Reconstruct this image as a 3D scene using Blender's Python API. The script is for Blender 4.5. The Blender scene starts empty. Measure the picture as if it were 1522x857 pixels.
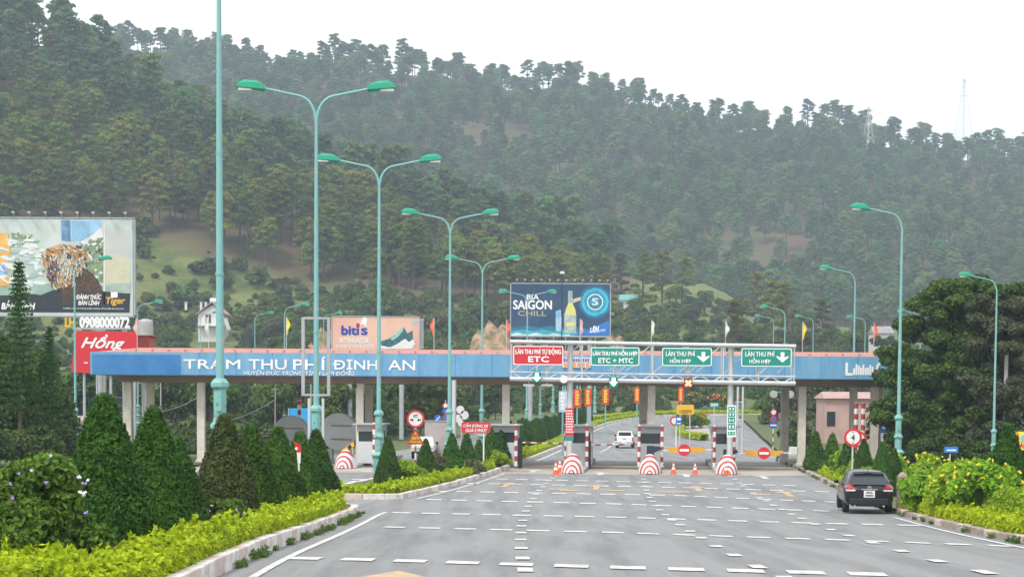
import bpy, math, random
import numpy as np
from mathutils import Vector, Matrix

rng = np.random.default_rng(7)
random.seed(7)
S = bpy.context.scene
COL = S.collection

# ------------------------------------------------------------------ camera
F = 2800.0; CX = 761.0; CY = 755.0; W0 = 1522.0; H0 = 857.0
CAM = np.array([0.0, 0.0, 3.3])
pitch = math.atan(0.06); roll = 0.0065
fw = np.array([0, math.cos(pitch), -math.sin(pitch)])
r0 = np.array([1.0, 0, 0]); u0 = np.array([0, math.sin(pitch), math.cos(pitch)])
rt = r0*math.cos(roll) + u0*math.sin(roll)
up = -r0*math.sin(roll) + u0*math.cos(roll)
cd = bpy.data.cameras.new('camera'); cam = bpy.data.objects.new('camera', cd); COL.objects.link(cam)
cam.matrix_world = Matrix(((rt[0], up[0], -fw[0], CAM[0]), (rt[1], up[1], -fw[1], CAM[1]), (rt[2], up[2], -fw[2], CAM[2]), (0, 0, 0, 1)))
cd.sensor_width = 36; cd.lens = 36*F/W0; cd.shift_y = (CY-H0/2)/W0; cd.clip_start = 0.5; cd.clip_end = 9000
S.camera = cam

# ------------------------------------------------------------------ world, sun, exposure
wd = bpy.data.worlds.new('World'); S.world = wd; wd.use_nodes = True
nt = wd.node_tree; nt.nodes.clear()
SUN_EL, SUN_AZ = math.radians(52), math.radians(215)      # azimuth clockwise from +Y
sky = nt.nodes.new('ShaderNodeTexSky'); sky.sky_type = 'NISHITA'; sky.sun_disc = False
sky.sun_elevation = SUN_EL; sky.sun_rotation = SUN_AZ; sky.dust_density = 3.0
tc = nt.nodes.new('ShaderNodeTexCoord'); ns = nt.nodes.new('ShaderNodeTexNoise'); ns.inputs['Scale'].default_value = 2.2
ns.inputs['Detail'].default_value = 4
mp = nt.nodes.new('ShaderNodeMapping'); mp.inputs['Scale'].default_value = (1, 1, 3.5)
cr = nt.nodes.new('ShaderNodeValToRGB')
cr.color_ramp.elements[0].position = .35; cr.color_ramp.elements[0].color = (.58, .60, .62, 1)
cr.color_ramp.elements[1].position = .65; cr.color_ramp.elements[1].color = (1, 1, 1, 1)
sc_ = nt.nodes.new('ShaderNodeVectorMath'); sc_.operation = 'SCALE'; sc_.inputs['Scale'].default_value = 10.4
mx = nt.nodes.new('ShaderNodeMix'); mx.data_type = 'RGBA'; mx.inputs['Factor'].default_value = .9
bg = nt.nodes.new('ShaderNodeBackground'); bg.inputs['Strength'].default_value = .1
wo = nt.nodes.new('ShaderNodeOutputWorld'); L = nt.links.new
L(tc.outputs['Generated'], mp.inputs['Vector']); L(mp.outputs['Vector'], ns.inputs['Vector']); L(ns.outputs['Fac'], cr.inputs['Fac'])
L(cr.outputs['Color'], sc_.inputs[0]); L(sky.outputs['Color'], mx.inputs['A']); L(sc_.outputs[0], mx.inputs['B'])
L(mx.outputs['Result'], bg.inputs['Color']); L(bg.outputs[0], wo.inputs['Surface'])
sd = bpy.data.lights.new('sun', 'SUN'); sd.energy = 1.5; sd.angle = math.radians(14); sd.color = (1, .96, .9)
sun = bpy.data.objects.new('sun', sd); COL.objects.link(sun)
sv = Vector((math.sin(SUN_AZ)*math.cos(SUN_EL), math.cos(SUN_AZ)*math.cos(SUN_EL), math.sin(SUN_EL)))
sun.rotation_euler = sv.to_track_quat('Z', 'Y').to_euler()
S.view_settings.view_transform = 'Standard'; S.view_settings.look = 'None'; S.view_settings.exposure = 0.88; S.view_settings.gamma = 1
S.cycles.max_bounces = 5; S.cycles.diffuse_bounces = 3; S.cycles.transmission_bounces = 3; S.cycles.volume_bounces = 1
S.cycles.transparent_max_bounces = 8; S.cycles.use_denoising = True

# ------------------------------------------------------------------ ground profile and photo geometry
HP = np.array([(-200, 0), (25, 0), (37, -.05), (56, -.7), (72, -1.1), (87, -1.3), (128, -1.5), (190, -1.94), (230, -1.75), (300, .3), (400, 6), (480, 15), (700, 24), (900, 30), (1400, 50), (3000, 60)], float)
def h(y):
    y = np.asarray(y, float); k = np.where(y > 260, 12, 5)
    return sum(np.interp(y+d*k, HP[:, 0], HP[:, 1]) for d in (-1, -.5, 0, .5, 1))/5
def ray(px, py):
    return fw + (px-CX)/F*rt + (CY-py)/F*up
def P(px, py, Y):
    r = ray(px, py); return CAM + r*(Y/r[1])
def G(px, py, dz=0.0):
    r = ray(px, py); y = 15.0
    while y < 900:
        z = CAM[2]+r[2]/r[1]*y
        if z <= h(y)+dz: break
        y += .1
    return np.array([r[0]/r[1]*y, y, float(h(y)+dz)])
def proj(p):
    d = np.asarray(p, float)-CAM; w = d@fw
    return CX+F*(d@rt)/w, CY-F*(d@up)/w
def gz(x, y): return float(h(y))

# ------------------------------------------------------------------ mesh builder
class MB:
    def __init__(s): s.v = []; s.lv = []; s.lc = []; s.mi = []; s.sm = []; s.n = 0
    def add(s, verts, faces, mi=0, smooth=False):
        verts = np.asarray(verts, float).reshape(-1, 3)
        if isinstance(faces, np.ndarray):
            s.lv.append((faces+s.n).ravel()); s.lc.append(np.full(len(faces), faces.shape[1])); k = len(faces)
        else:
            s.lv.append(np.array([i+s.n for f in faces for i in f])); s.lc.append(np.array([len(f) for f in faces])); k = len(faces)
        s.mi.append(np.full(k, mi)); s.sm.append(np.full(k, smooth)); s.v.append(verts); s.n += len(verts); return s
    def box(s, c, d, mi=0, rz=0.0, taper=1.0):
        x, y, z = np.array(d)/2.0
        v = np.array([(-x, -y, -z), (x, -y, -z), (x, y, -z), (-x, y, -z), (-x*taper, -y*taper, z), (x*taper, -y*taper, z), (x*taper, y*taper, z), (-x*taper, y*taper, z)])
        if rz: 
            c_, s_ = math.cos(rz), math.sin(rz); v = v@np.array([[c_, s_, 0], [-s_, c_, 0], [0, 0, 1]])
        return s.add(v+np.array(c), [(0, 3, 2, 1), (4, 5, 6, 7), (0, 1, 5, 4), (1, 2, 6, 5), (2, 3, 7, 6), (3, 0, 4, 7)], mi)
    def tube(s, path, rad, n=8, mi=0, caps=True, smooth=True):
        path = np.asarray(path, float); m = len(path)
        rad = np.broadcast_to(np.asarray(rad, float), (m,))
        tg = np.gradient(path, axis=0); tg /= np.linalg.norm(tg, axis=1)[:, None]+1e-9
        ref = np.array([0, 1.0, 0]) if abs(tg[0][1]) < .8 else np.array([1.0, 0, 0])
        V = []
        for i in range(m):
            a = np.cross(tg[i], ref); a /= np.linalg.norm(a)+1e-9; b = np.cross(tg[i], a)
            t = np.arange(n)*2*math.pi/n
            V.append(path[i]+rad[i]*(np.cos(t)[:, None]*a+np.sin(t)[:, None]*b))
        V = np.concatenate(V); fs = []
        for i in range(m-1):
            for j in range(n):
                k = (j+1) % n; fs.append((i*n+j, i*n+k, (i+1)*n+k, (i+1)*n+j))
        s.add(V, fs, mi, smooth)
        if caps: s.add(V[:n], [tuple(range(n))[::-1]], mi); s.add(V[-n:], [tuple(range(n))], mi)
        return s
    def lathe(s, prof, n=16, c=(0, 0, 0), mi=0, smooth=True):
        prof = np.array(prof, float); t = np.arange(n)*2*math.pi/n+math.pi/n; m = len(prof)
        V = np.array([(r*math.cos(a), r*math.sin(a), z) for r, z in prof for a in t])+np.array(c)
        fs = [(i*n+j, i*n+(j+1) % n, (i+1)*n+(j+1) % n, (i+1)*n+j) for i in range(m-1) for j in range(n)]
        s.add(V, fs, mi, smooth); s.add(V[-n:], [tuple(range(n))], mi); s.add(V[:n], [tuple(range(n))[::-1]], mi); return s
    def prism(s, poly, y0, y1, mi=0):          # poly of (x, z) seen from the front
        p = np.array(poly, float); n = len(p)
        V = np.concatenate([np.c_[p[:, 0], np.full(n, y0), p[:, 1]], np.c_[p[:, 0], np.full(n, y1), p[:, 1]]])
        fs = [tuple(range(n)), tuple(range(2*n-1, n-1, -1))]+[(i, n+i, n+(i+1) % n, (i+1) % n) for i in range(n)]
        return s.add(V, fs, mi)
    def slab(s, poly, z0, z1, mi=0, zf=None):          # poly of (x, y) seen from above
        p = np.array(poly, float); n = len(p)
        b = np.array([zf(x, y) for x, y in p]) if zf else np.zeros(n)
        V = np.concatenate([np.c_[p, b+z0], np.c_[p, b+z1]])
        fs = [tuple(range(n, 2*n)), tuple(range(n-1, -1, -1))]+[(i, (i+1) % n, n+(i+1) % n, n+i) for i in range(n)]
        return s.add(V, fs, mi)
    def disc(s, c, r, y0, y1, n=28, mi=0, rin=0):
        t = np.arange(n)*2*math.pi/n
        if rin <= 0: return s.prism([(c[0]+r*math.cos(a), c[1]+r*math.sin(a)) for a in t], y0, y1, mi)
        V = []
        for (rr, yy) in ((r, y0), (rin, y0), (rin, y1), (r, y1)):
            V += [(c[0]+rr*math.cos(a), yy, c[1]+rr*math.sin(a)) for a in t]
        fs = [(k*n+j, k*n+(j+1) % n, ((k+1) % 4)*n+(j+1) % n, ((k+1) % 4)*n+j) for k in range(4) for j in range(n)]
        return s.add(V, fs, mi)
    def leaves(s, c, a, b, nrm=None, spread=1.0, mi=0):
        N = len(c); rnd = rng.normal(size=(N, 3))
        if nrm is not None: rnd = rnd*spread+nrm
        nn = rnd/(np.linalg.norm(rnd, axis=1)[:, None]+1e-9)
        q = rng.normal(size=(N, 3)); q[:, 2] += .6
        t = q-nn*np.sum(q*nn, 1)[:, None]; t /= np.linalg.norm(t, axis=1)[:, None]+1e-9; w = np.cross(nn, t)
        a = np.broadcast_to(np.asarray(a, float), (N,))[:, None]; b = np.broadcast_to(np.asarray(b, float), (N,))[:, None]
        V = np.stack([c-t*b, c+w*a-t*b*.1, c+t*b, c-w*a-t*b*.1], 1).reshape(-1, 3)
        return s.add(V, np.arange(N*4).reshape(N, 4), mi)
    def mesh(s, name, mats):
        me = bpy.data.meshes.new(name); v = np.concatenate(s.v); lv = np.concatenate(s.lv).astype(np.int32); lc = np.concatenate(s.lc).astype(np.int32)
        me.vertices.add(len(v)); me.vertices.foreach_set('co', v.astype(np.float32).ravel())
        me.loops.add(len(lv)); me.loops.foreach_set('vertex_index', lv)
        me.polygons.add(len(lc)); me.polygons.foreach_set('loop_start', np.concatenate([[0], np.cumsum(lc)[:-1]]).astype(np.int32))
        me.polygons.foreach_set('material_index', np.concatenate(s.mi).astype(np.int32))
        me.polygons.foreach_set('use_smooth', np.concatenate(s.sm).astype(bool))
        for m in (mats if isinstance(mats, (list, tuple)) else [mats]): me.materials.append(m)
        me.update(calc_edges=True); me.validate(); return me
    def build(s, name, mats, parent=None, bevel=0):
        o = bpy.data.objects.new(name, s.mesh(name, mats)); COL.objects.link(o)
        if parent is not None: o.parent = parent
        if bevel:
            b = o.modifiers.new('bevel', 'BEVEL'); b.width = bevel; b.segments = 2; b.limit_method = 'ANGLE'
        return o

def tag(o, label=None, cat=None, group=None, kind=None):
    if label: o['label'] = label
    if cat: o['category'] = cat
    if group: o['group'] = group
    if kind: o['kind'] = kind
    return o
def thing(name, label, cat, loc=(0, 0, 0), rz=0.0, group=None, scale=1.0):
    o = bpy.data.objects.new(name, None); COL.objects.link(o); o.location = tuple(float(q) for q in loc); o.rotation_euler = (0, 0, rz); o.scale = (scale,)*3
    o.empty_display_size = .2
    return tag(o, label, cat, group)
def dup(root, loc, label=None, rz=None, scale=None):
    r = root.copy(); COL.objects.link(r); r.location = tuple(float(q) for q in loc)
    if label: r['label'] = label
    if rz is not None: r.rotation_euler = (0, 0, rz)
    if scale is not None: r.scale = (scale,)*3 if not isinstance(scale, (tuple, list)) else scale
    for ch in list(root.children):
        c = ch.copy(); COL.objects.link(c); c.parent = r
        for g in list(ch.children):
            d = g.copy(); COL.objects.link(d); d.parent = c
    return r

# ------------------------------------------------------------------ materials
MATS = {}
def mat(name, col, rough=.6, metal=0.0, var=.12, vs=3.0, col2=None, spec=None, bump=0.0, bs=30.0, emis=0.0, coat=0.0, thr=(.35, .65), stretch=None):
    if name in MATS: return MATS[name]
    m = bpy.data.materials.new(name); m.use_nodes = True; t = m.node_tree; b = t.nodes['Principled BSDF']
    b.inputs['Roughness'].default_value = rough; b.inputs['Metallic'].default_value = metal
    if coat: b.inputs['Coat Weight'].default_value = coat; b.inputs['Coat Roughness'].default_value = .05
    if spec is not None: b.inputs['Specular IOR Level'].default_value = spec
    tcn = t.nodes.new('ShaderNodeTexCoord')
    if var or col2:
        n = t.nodes.new('ShaderNodeTexNoise'); n.inputs['Scale'].default_value = vs; n.inputs['Detail'].default_value = 6; n.inputs['Roughness'].default_value = .65
        r = t.nodes.new('ShaderNodeValToRGB'); c2 = col2 or tuple(c*(1-var*2) for c in col)
        r.color_ramp.elements[0].position = thr[0]; r.color_ramp.elements[1].position = thr[1]
        r.color_ramp.elements[0].color = (*c2, 1); r.color_ramp.elements[1].color = (*col, 1)
        src_ = tcn.outputs['Object']
        if stretch: mq = t.nodes.new('ShaderNodeMapping'); mq.inputs['Scale'].default_value = stretch; t.links.new(src_, mq.inputs['Vector']); src_ = mq.outputs[0]
        t.links.new(src_, n.inputs['Vector']); t.links.new(n.outputs['Fac'], r.inputs['Fac']); t.links.new(r.outputs['Color'], b.inputs['Base Color'])
    else: b.inputs['Base Color'].default_value = (*col, 1)
    if bump:
        n2 = t.nodes.new('ShaderNodeTexNoise'); n2.inputs['Scale'].default_value = bs; n2.inputs['Detail'].default_value = 4
        bp = t.nodes.new('ShaderNodeBump'); bp.inputs['Strength'].default_value = bump
        t.links.new(tcn.outputs['Object'], n2.inputs['Vector']); t.links.new(n2.outputs['Fac'], bp.inputs['Height']); t.links.new(bp.outputs['Normal'], b.inputs['Normal'])
    if emis: b.inputs['Emission Color'].default_value = (*col, 1); b.inputs['Emission Strength'].default_value = emis
    MATS[name] = m; return m
def leafmat(name, c1, c2, transl=.3, clump=1.2, rnd_obj=.12):
    """c1 dark leaf colour, c2 light leaf colour; every leaf and every clump gets its own tone"""
    m = bpy.data.materials.new(name); m.use_nodes = True; t = m.node_tree; t.nodes.clear(); N = t.nodes.new; K = t.links.new
    out = N('ShaderNodeOutputMaterial'); geo = N('ShaderNodeNewGeometry'); tcn = N('ShaderNodeTexCoord'); oi = N('ShaderNodeObjectInfo')
    no = N('ShaderNodeTexNoise'); no.inputs['Scale'].default_value = clump; no.inputs['Detail'].default_value = 3
    K(tcn.outputs['Object'], no.inputs['Vector'])
    a = N('ShaderNodeMath'); a.operation = 'MULTIPLY'; a.inputs[1].default_value = .55; K(geo.outputs['Random Per Island'], a.inputs[0])
    b = N('ShaderNodeMath'); b.operation = 'MULTIPLY_ADD'; b.inputs[1].default_value = 1.1; K(no.outputs['Fac'], b.inputs[0]); K(a.outputs[0], b.inputs[2])
    c = N('ShaderNodeMath'); c.operation = 'SUBTRACT'; c.inputs[1].default_value = .32; c.use_clamp = True; K(b.outputs[0], c.inputs[0])
    mix = N('ShaderNodeMix'); mix.data_type = 'RGBA'; mix.inputs['A'].default_value = (*c1, 1); mix.inputs['B'].default_value = (*c2, 1); K(c.outputs[0], mix.inputs['Factor'])
    hs = N('ShaderNodeHueSaturation'); K(mix.outputs['Result'], hs.inputs['Color'])
    v = N('ShaderNodeMapRange'); v.inputs['To Min'].default_value = 1-rnd_obj*2.2; v.inputs['To Max'].default_value = 1+rnd_obj*2.2; K(oi.outputs['Random'], v.inputs['Value']); K(v.outputs[0], hs.inputs['Value'])
    w = N('ShaderNodeMath'); w.operation = 'MULTIPLY'; w.inputs[1].default_value = 7.31; K(oi.outputs['Random'], w.inputs[0])
    w2 = N('ShaderNodeMath'); w2.operation = 'FRACT'; K(w.outputs[0], w2.inputs[0])
    w3 = N('ShaderNodeMapRange'); w3.inputs['To Min'].default_value = .5-rnd_obj*.22; w3.inputs['To Max'].default_value = .5+rnd_obj*.2; K(w2.outputs[0], w3.inputs['Value']); K(w3.outputs[0], hs.inputs['Hue'])
    d = N('ShaderNodeBsdfPrincipled'); d.inputs['Roughness'].default_value = .62; d.inputs['Specular IOR Level'].default_value = .25; K(hs.outputs['Color'], d.inputs['Base Color'])
    tr = N('ShaderNodeBsdfTranslucent'); K(hs.outputs['Color'], tr.inputs['Color'])
    ms = N('ShaderNodeMixShader'); ms.inputs[0].default_value = transl; K(d.outputs[0], ms.inputs[1]); K(tr.outputs[0], ms.inputs[2]); K(ms.outputs[0], out.inputs['Surface'])
    return m

M_asphalt = mat('asphalt', (.235, .235, .235), .85, col2=(.165, .167, .17), vs=1.1, thr=(.36, .56), stretch=(1, .07, 1), bump=.25, bs=60)
M_concrete = mat('concrete', (.42, .39, .34), .85, col2=(.3, .28, .25), vs=.5, bump=.2)
M_grass = mat('verge_grass', (.065, .11, .02), .9, col2=(.105, .115, .04), vs=.4, bump=.5, bs=9)
M_soil = mat('bed_soil', (.13, .10, .06), .95, col2=(.07, .09, .03), vs=2.0, bump=.5)
M_paint = mat('road_paint', (.62, .62, .60), .65, col2=(.34, .34, .34), vs=4, thr=(.32, .54))
M_paint_y = mat('faded_orange_paint', (.55, .38, .2), .7, col2=(.3, .25, .2), vs=4, thr=(.3, .6))
M_kerbw = mat('whitewashed_kerb', (.72, .69, .65), .8, col2=(.42, .36, .32), vs=4, thr=(.3, .55), bump=.3)
M_kerbr = mat('faded_red_kerb', (.62, .52, .48), .8, col2=(.5, .38, .34), vs=5, bump=.3)
M_kerbp = mat('bare_kerb', (.42, .34, .29), .85, col2=(.25, .2, .16), vs=3, bump=.4)
M_kerbg = mat('grey_kerb', (.42, .40, .37), .85, col2=(.3, .28, .25), vs=2, bump=.3)
M_teal = mat('teal_painted_steel', (.20, .44, .44), .45, col2=(.40, .44, .40), vs=1.4, thr=(.30, .46))
M_tealdk = mat('teal_cast_base', (.2, .45, .42), .55, col2=(.16, .2, .17), vs=5, thr=(.32, .5))
M_head = mat('green_lamp_housing', (.02, .36, .22), .35, var=.05)
M_lens = mat('lamp_lens', (.75, .75, .7), .2, var=0)
M_blue = mat('blue_fascia', (.10, .31, .53), .55, col2=(.19, .39, .56), vs=1.3, thr=(.36, .66), stretch=(1, 1, .25))
M_bluedk = mat('dark_blue_fascia', (.03, .17, .45), .5, col2=(.06, .24, .5), vs=.6)
M_roof = mat('salmon_roof_sheet', (.50, .21, .16), .65, col2=(.38, .19, .15), vs=.9)
M_soffit = mat('brown_soffit', (.32, .24, .19), .7, var=.1, vs=.7)
M_column = mat('cream_column', (.76, .71, .63), .7, col2=(.58, .52, .44), vs=1.2)
M_white = mat('white_paint', (.78, .78, .77), .45, var=.04)
M_letter = mat('white_lettering', (.85, .85, .85), .5, var=0)
M_red = mat('sign_red', (.62, .02, .03), .4, var=.04)
M_signg = mat('sign_green', (.0, .27, .2), .4, var=.04)
M_yellow = mat('sign_yellow', (.8, .46, .02), .4, var=.05)
M_sblue = mat('sign_blue', (.02, .16, .55), .4, var=.05)
M_black = mat('black_plastic', (.015, .015, .017), .4, var=0)
M_galv = mat('galvanised_steel', (.66, .68, .69), .38, metal=.35, var=.08, vs=2)
M_grey = mat('grey_panel', (.42, .44, .46), .6, var=.08, vs=1)
M_booth = mat('booth_panel', (.6, .62, .64), .5, var=.06)
M_glass = mat('dark_glass', (.03, .04, .045), .08, var=0, spec=.8)
M_orange = mat('cone_orange', (.8, .12, .03), .5, var=.08)
M_cyan = mat('cyan_sheet', (.02, .4, .85), .5, var=.1)
M_bark = mat('bark', (.13, .10, .08), .9, col2=(.07, .05, .04), vs=3)
M_barkp = mat('pine_bark', (.17, .11, .085), .9, col2=(.1, .07, .055), vs=1)

Lf_pine = leafmat('pine_needles', (.05, .092, .010), (.26, .30, .035), .4, .3, .2)
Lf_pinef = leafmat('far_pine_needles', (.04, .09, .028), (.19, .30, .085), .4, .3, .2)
Lf_thuja = leafmat('thuja_foliage', (.012, .055, .005), (.075, .19, .014), .25, 2.5, .08)
Lf_thujb = leafmat('browned_thuja_foliage', (.03, .05, .012), (.085, .115, .022), .2, 2.5, .05)
Lf_hedge = leafmat('golden_hedge_leaves', (.20, .31, .008), (.62, .72, .013), .35, 1.3, .0)
Lf_fern = leafmat('fern_shrub_leaves', (.13, .27, .012), (.34, .52, .03), .35, 1.2, .08)
Lf_bush = leafmat('shrub_leaves', (.04, .09, .012), (.14, .22, .03), .3, 1.2, .12)
Lf_big = leafmat('big_tree_leaves', (.014, .045, .010), (.12, .20, .03), .25, 1.0, .0)
Lf_scrub = leafmat('scrub_leaves', (.04, .075, .014), (.15, .2, .045), .25, 1.0, .2)
Lf_fresh = leafmat('fresh_green_leaves', (.035, .09, .012), (.17, .29, .03), .35, 1.6, .0)
Lf_tree = leafmat('broadleaf_leaves', (.02, .055, .010), (.09, .15, .025), .25, .8, .12)
Lf_treel = leafmat('light_broadleaf_leaves', (.07, .10, .03), (.17, .2, .07), .3, .7, .12)
Lf_olive = leafmat('grey_green_leaves', (.05, .065, .03), (.13, .15, .07), .25, .8, .05)

# ------------------------------------------------------------------ terrain
def arr(l): a = np.array(l, float); return a[:, 0], a[:, 1]
NR = arr([(-400, 40), (-100, 45), (0, 58), (60, 66), (100, 84), (150, 108), (250, 158), (350, 210), (450, 250), (550, 272), (620, 302), (700, 332), (760, 350), (830, 378), (900, 396), (960, 398), (1040, 396), (1080, 418), (1120, 445), (1160, 470), (1220, 492), (1900, 500)])
FR = arr([(-600, 120), (0, 100), (100, 88), (170, 78), (300, 68), (400, 84), (500, 90), (560, 104), (650, 108), (720, 124), (850, 126), (960, 150), (1060, 172), (1100, 182), (1230, 184), (1330, 212), (1420, 222), (1522, 228), (1900, 260), (2400, 300)])
YN, YF = 750.0, 1400.0
def sm(t): t = np.clip(t, 0, 1); return t*t*(3-2*t)
def T(x, y):
    x = np.asarray(x, float); y = np.asarray(y, float)
    px = CX+F*x/np.maximum(y, 250)
    b = h(y)
    zr = 3.3+(587-np.interp(px, *NR))/F*YN; zf = 3.3+(587-np.interp(px, *FR))/F*YF
    bump = 3.0*np.sin(x*.031+1.3)*np.sin(y*.027)+2.0*np.sin(x*.071-y*.05)+1.2*np.sin(x*.13+y*.11)
    t = np.clip((y-475)/(YN-475), 0, 1); rise = .25*sm(t)+.75*t**1.15
    zr = zr-22/F*YN; zf = zf-14/F*YF
    near = b+(zr-h(YN))*rise
    back = sm((y-YN)/230.0); near = near*(1-back)+b*back
    tf = np.clip((y-830)/(YF-830), 0, 1); rf = .35*sm(tf)+.65*tf
    far = b+(zf-h(YF))*rf
    far = np.where(y > YF, h(YF)+(zf-h(YF))*(1-.5*sm((y-YF)/900)), far)
    z = np.maximum(near, far)
    return z+bump*np.clip((y-470)/90, 0, 1)*.9
def gridmesh(name, xs, ys, zf, mats, attr=None):
    X, Y = np.meshgrid(xs, ys); Z = zf(X, Y); V = np.stack([X, Y, Z], -1).reshape(-1, 3); nx, ny = len(xs), len(ys)
    i = np.arange((nx-1)*(ny-1)); r, c = i//(nx-1), i % (nx-1); a = r*nx+c
    mb = MB().add(V, np.stack([a, a+1, a+nx+1, a+nx], 1), 0, True); o = mb.build(name, mats)
    if attr is not None:
        at = o.data.attributes.new('mask', 'FLOAT', 'POINT'); at.data.foreach_set('value', attr(V).astype(np.float32))
    return o
def P2(V):
    d = V-CAM; w = d@fw; return CX+F*(d@rt)/w, CY-F*(d@up)/w
FB = arr([(-300, 430), (0, 380), (150, 350), (200, 335), (300, 372), (400, 404), (500, 428), (600, 440), (700, 452), (850, 462), (900, 440), (960, 400), (1060, 380), (1150, 420), (1250, 470), (1900, 480)])
def grassmask(V):
    px, py = P2(V); g = np.clip((py-np.interp(px, *FB))/14, 0, 1); g[V[:, 1] > 860] = 0
    clr = np.exp(-(((px-1065)/60)**2+((py-415)/26)**2)*1.2)*(V[:, 1] < 830)
    return np.clip(np.maximum(g, clr*1.3), 0, 1)
mh = bpy.data.materials.new('hillside_floor'); mh.use_nodes = True; t = mh.node_tree; b = t.nodes['Principled BSDF']; b.inputs['Roughness'].default_value = .95
at = t.nodes.new('ShaderNodeAttribute'); at.attribute_name = 'mask'; tcn = t.nodes.new('ShaderNodeTexCoord')
def nz(scale, c1, c2, p0=.38, p1=.62):
    n = t.nodes.new('ShaderNodeTexNoise'); n.inputs['Scale'].default_value = scale; n.inputs['Detail'].default_value = 8; n.inputs['Roughness'].default_value = .7
    r = t.nodes.new('ShaderNodeValToRGB'); r.color_ramp.elements[0].color = (*c1, 1); r.color_ramp.elements[1].color = (*c2, 1); r.color_ramp.elements[0].position = p0; r.color_ramp.elements[1].position = p1
    t.links.new(tcn.outputs['Object'], n.inputs['Vector']); t.links.new(n.outputs['Fac'], r.inputs['Fac']); return r.outputs['Color']
flo = nz(.04, (.13, .075, .045), (.085, .09, .03)); gra = nz(.09, (.055, .095, .018), (.18, .185, .05), .38, .64)
mm = t.nodes.new('ShaderNodeMix'); mm.data_type = 'RGBA'; t.links.new(at.outputs['Fac'], mm.inputs['Factor']); t.links.new(flo, mm.inputs['A']); t.links.new(gra, mm.inputs['B']); t.links.new(mm.outputs['Result'], b.inputs['Base Color'])

ys0 = np.r_[-120, -60, 0, np.arange(10, 300, 4.0), 300]
tag(gridmesh('ground', np.r_[-3000, -800, -300, np.arange(-150, 151, 10.0), 300, 800, 3000], ys0, lambda X, Y: h(Y)-.06-.1*np.clip((Y-20)/20, 0, 1), M_grass), 'grassy valley floor around the road', None, None, 'structure')
# field grass up to the foot of the hills, then the hills themselves
tag(gridmesh('field', np.r_[-3000, -1200, np.arange(-420, 421, 6.0), 1200, 3000], np.arange(300, 481, 6.0), lambda X, Y: np.where(Y <= 300, h(Y)-.16, T(X, Y)-.16*(1-np.clip((Y-300)/20, 0, 1))), [mh], lambda V: np.ones(len(V))), 'green field rising to the foot of the hills', None, None, 'structure')
tag(gridmesh('near_hillside', np.r_[-3000, -1200, np.arange(-620, 621, 7.0), 1200, 3000], np.arange(480, 901, 7.0), T, [mh], grassmask), 'near hillside of pine forest and yellow grass', None, None, 'structure')
tag(gridmesh('far_hillside', np.r_[-4000, -1500, np.arange(-900, 901, 12.0), 1500, 4000], np.r_[900-3, np.arange(907, 2400, 12.0), 3200, 5000], T, [mh], grassmask), 'far forested mountain ridge', None, None, 'structure')

# ------------------------------------------------------------------ roads
def resamp(pts, ds):
    p = np.array(pts, float)[:, :2]; d = np.r_[0, np.cumsum(np.linalg.norm(np.diff(p, axis=0), axis=1))]; n = max(2, int(d[-1]/ds)+1)
    s = np.linspace(0, d[-1], n); return np.c_[np.interp(s, d, p[:, 0]), np.interp(s, d, p[:, 1])]
def smoothl(pts, it=3):
    p = np.array(pts, float)[:, :2]
    for _ in range(it):
        q = [p[0]]
        for a, b in zip(p[:-1], p[1:]): q += [a*.75+b*.25, a*.25+b*.75]
        q.append(p[-1]); p = np.array(q)
    return p
def offs(p, d):
    t = np.gradient(p, axis=0); t /= np.linalg.norm(t, axis=1)[:, None]+1e-9; return p+np.c_[t[:, 1], -t[:, 0]]*d      # d>0: to the right of travel
def strip(mb, A, B, dz, mi=0, nx=1):
    n = len(A); V = []
    for k in range(nx+1):
        q = A+(B-A)*k/nx; V.append(np.c_[q, h(q[:, 1])+dz])
    V = np.concatenate(V); f = [(k*n+i, (k+1)*n+i, (k+1)*n+i+1, k*n+i+1) for k in range(nx) for i in range(n-1)]
    return mb.add(V, f, mi)
KR = smoothl([(12.2, -40), (12.2, 10), (12.4, 30), (13.1, 48), (14.3, 70), (16.5, 95), G(1161, 686)[:2]], 2)
beyR = smoothl([G(1161, 686)[:2], G(1150, 668)[:2], G(1128, 648)[:2], G(1108, 630)[:2], G(1096, 618)[:2], (G(1094, 610)[0]+2, 330), (50, 380)], 2)
rightE = np.concatenate([KR, beyR[1:]])
rr = resamp(rightE, 3); yy = rr[:, 1]
M2R = smoothl([G(600, 741)[:2], G(697, 717)[:2], G(752, 698)[:2], G(790, 684)[:2], G(835, 664)[:2], G(868, 644)[:2], G(900, 630)[:2], G(945, 622)[:2], G(1000, 617)[:2], (G(1000, 617)[0]+22, G(1000, 617)[1]+2)], 3)
ml = offs(M2R, -5.0); far_l = np.interp(yy, ml[:, 1], ml[:, 0])-9.0; wy = sm((yy-136)/25)
mb = MB(); A = np.c_[-27.5*(1-wy)+far_l*wy, yy]; strip(mb, A, rr, .0, 0, 12)
tag(mb.build('road', M_asphalt), 'grey asphalt carriageways leading through the toll lanes', None, None, 'structure')
# toll apron
ya = np.arange(113, 137.1, 2.0); mb = MB(); xr = np.interp(ya, rr[:, 1], rr[:, 0])
strip(mb, np.c_[np.full(len(ya), -26.0), ya], np.c_[xr-.1, ya], .012, 0, 10)
ap = mb.build('toll_apron', mat('stained_concrete', (.46, .42, .36), .85, col2=(.3, .26, .22), vs=.22, bump=.2)); tag(ap, 'stained beige concrete apron under the toll canopy', None, None, 'structure')

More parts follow.
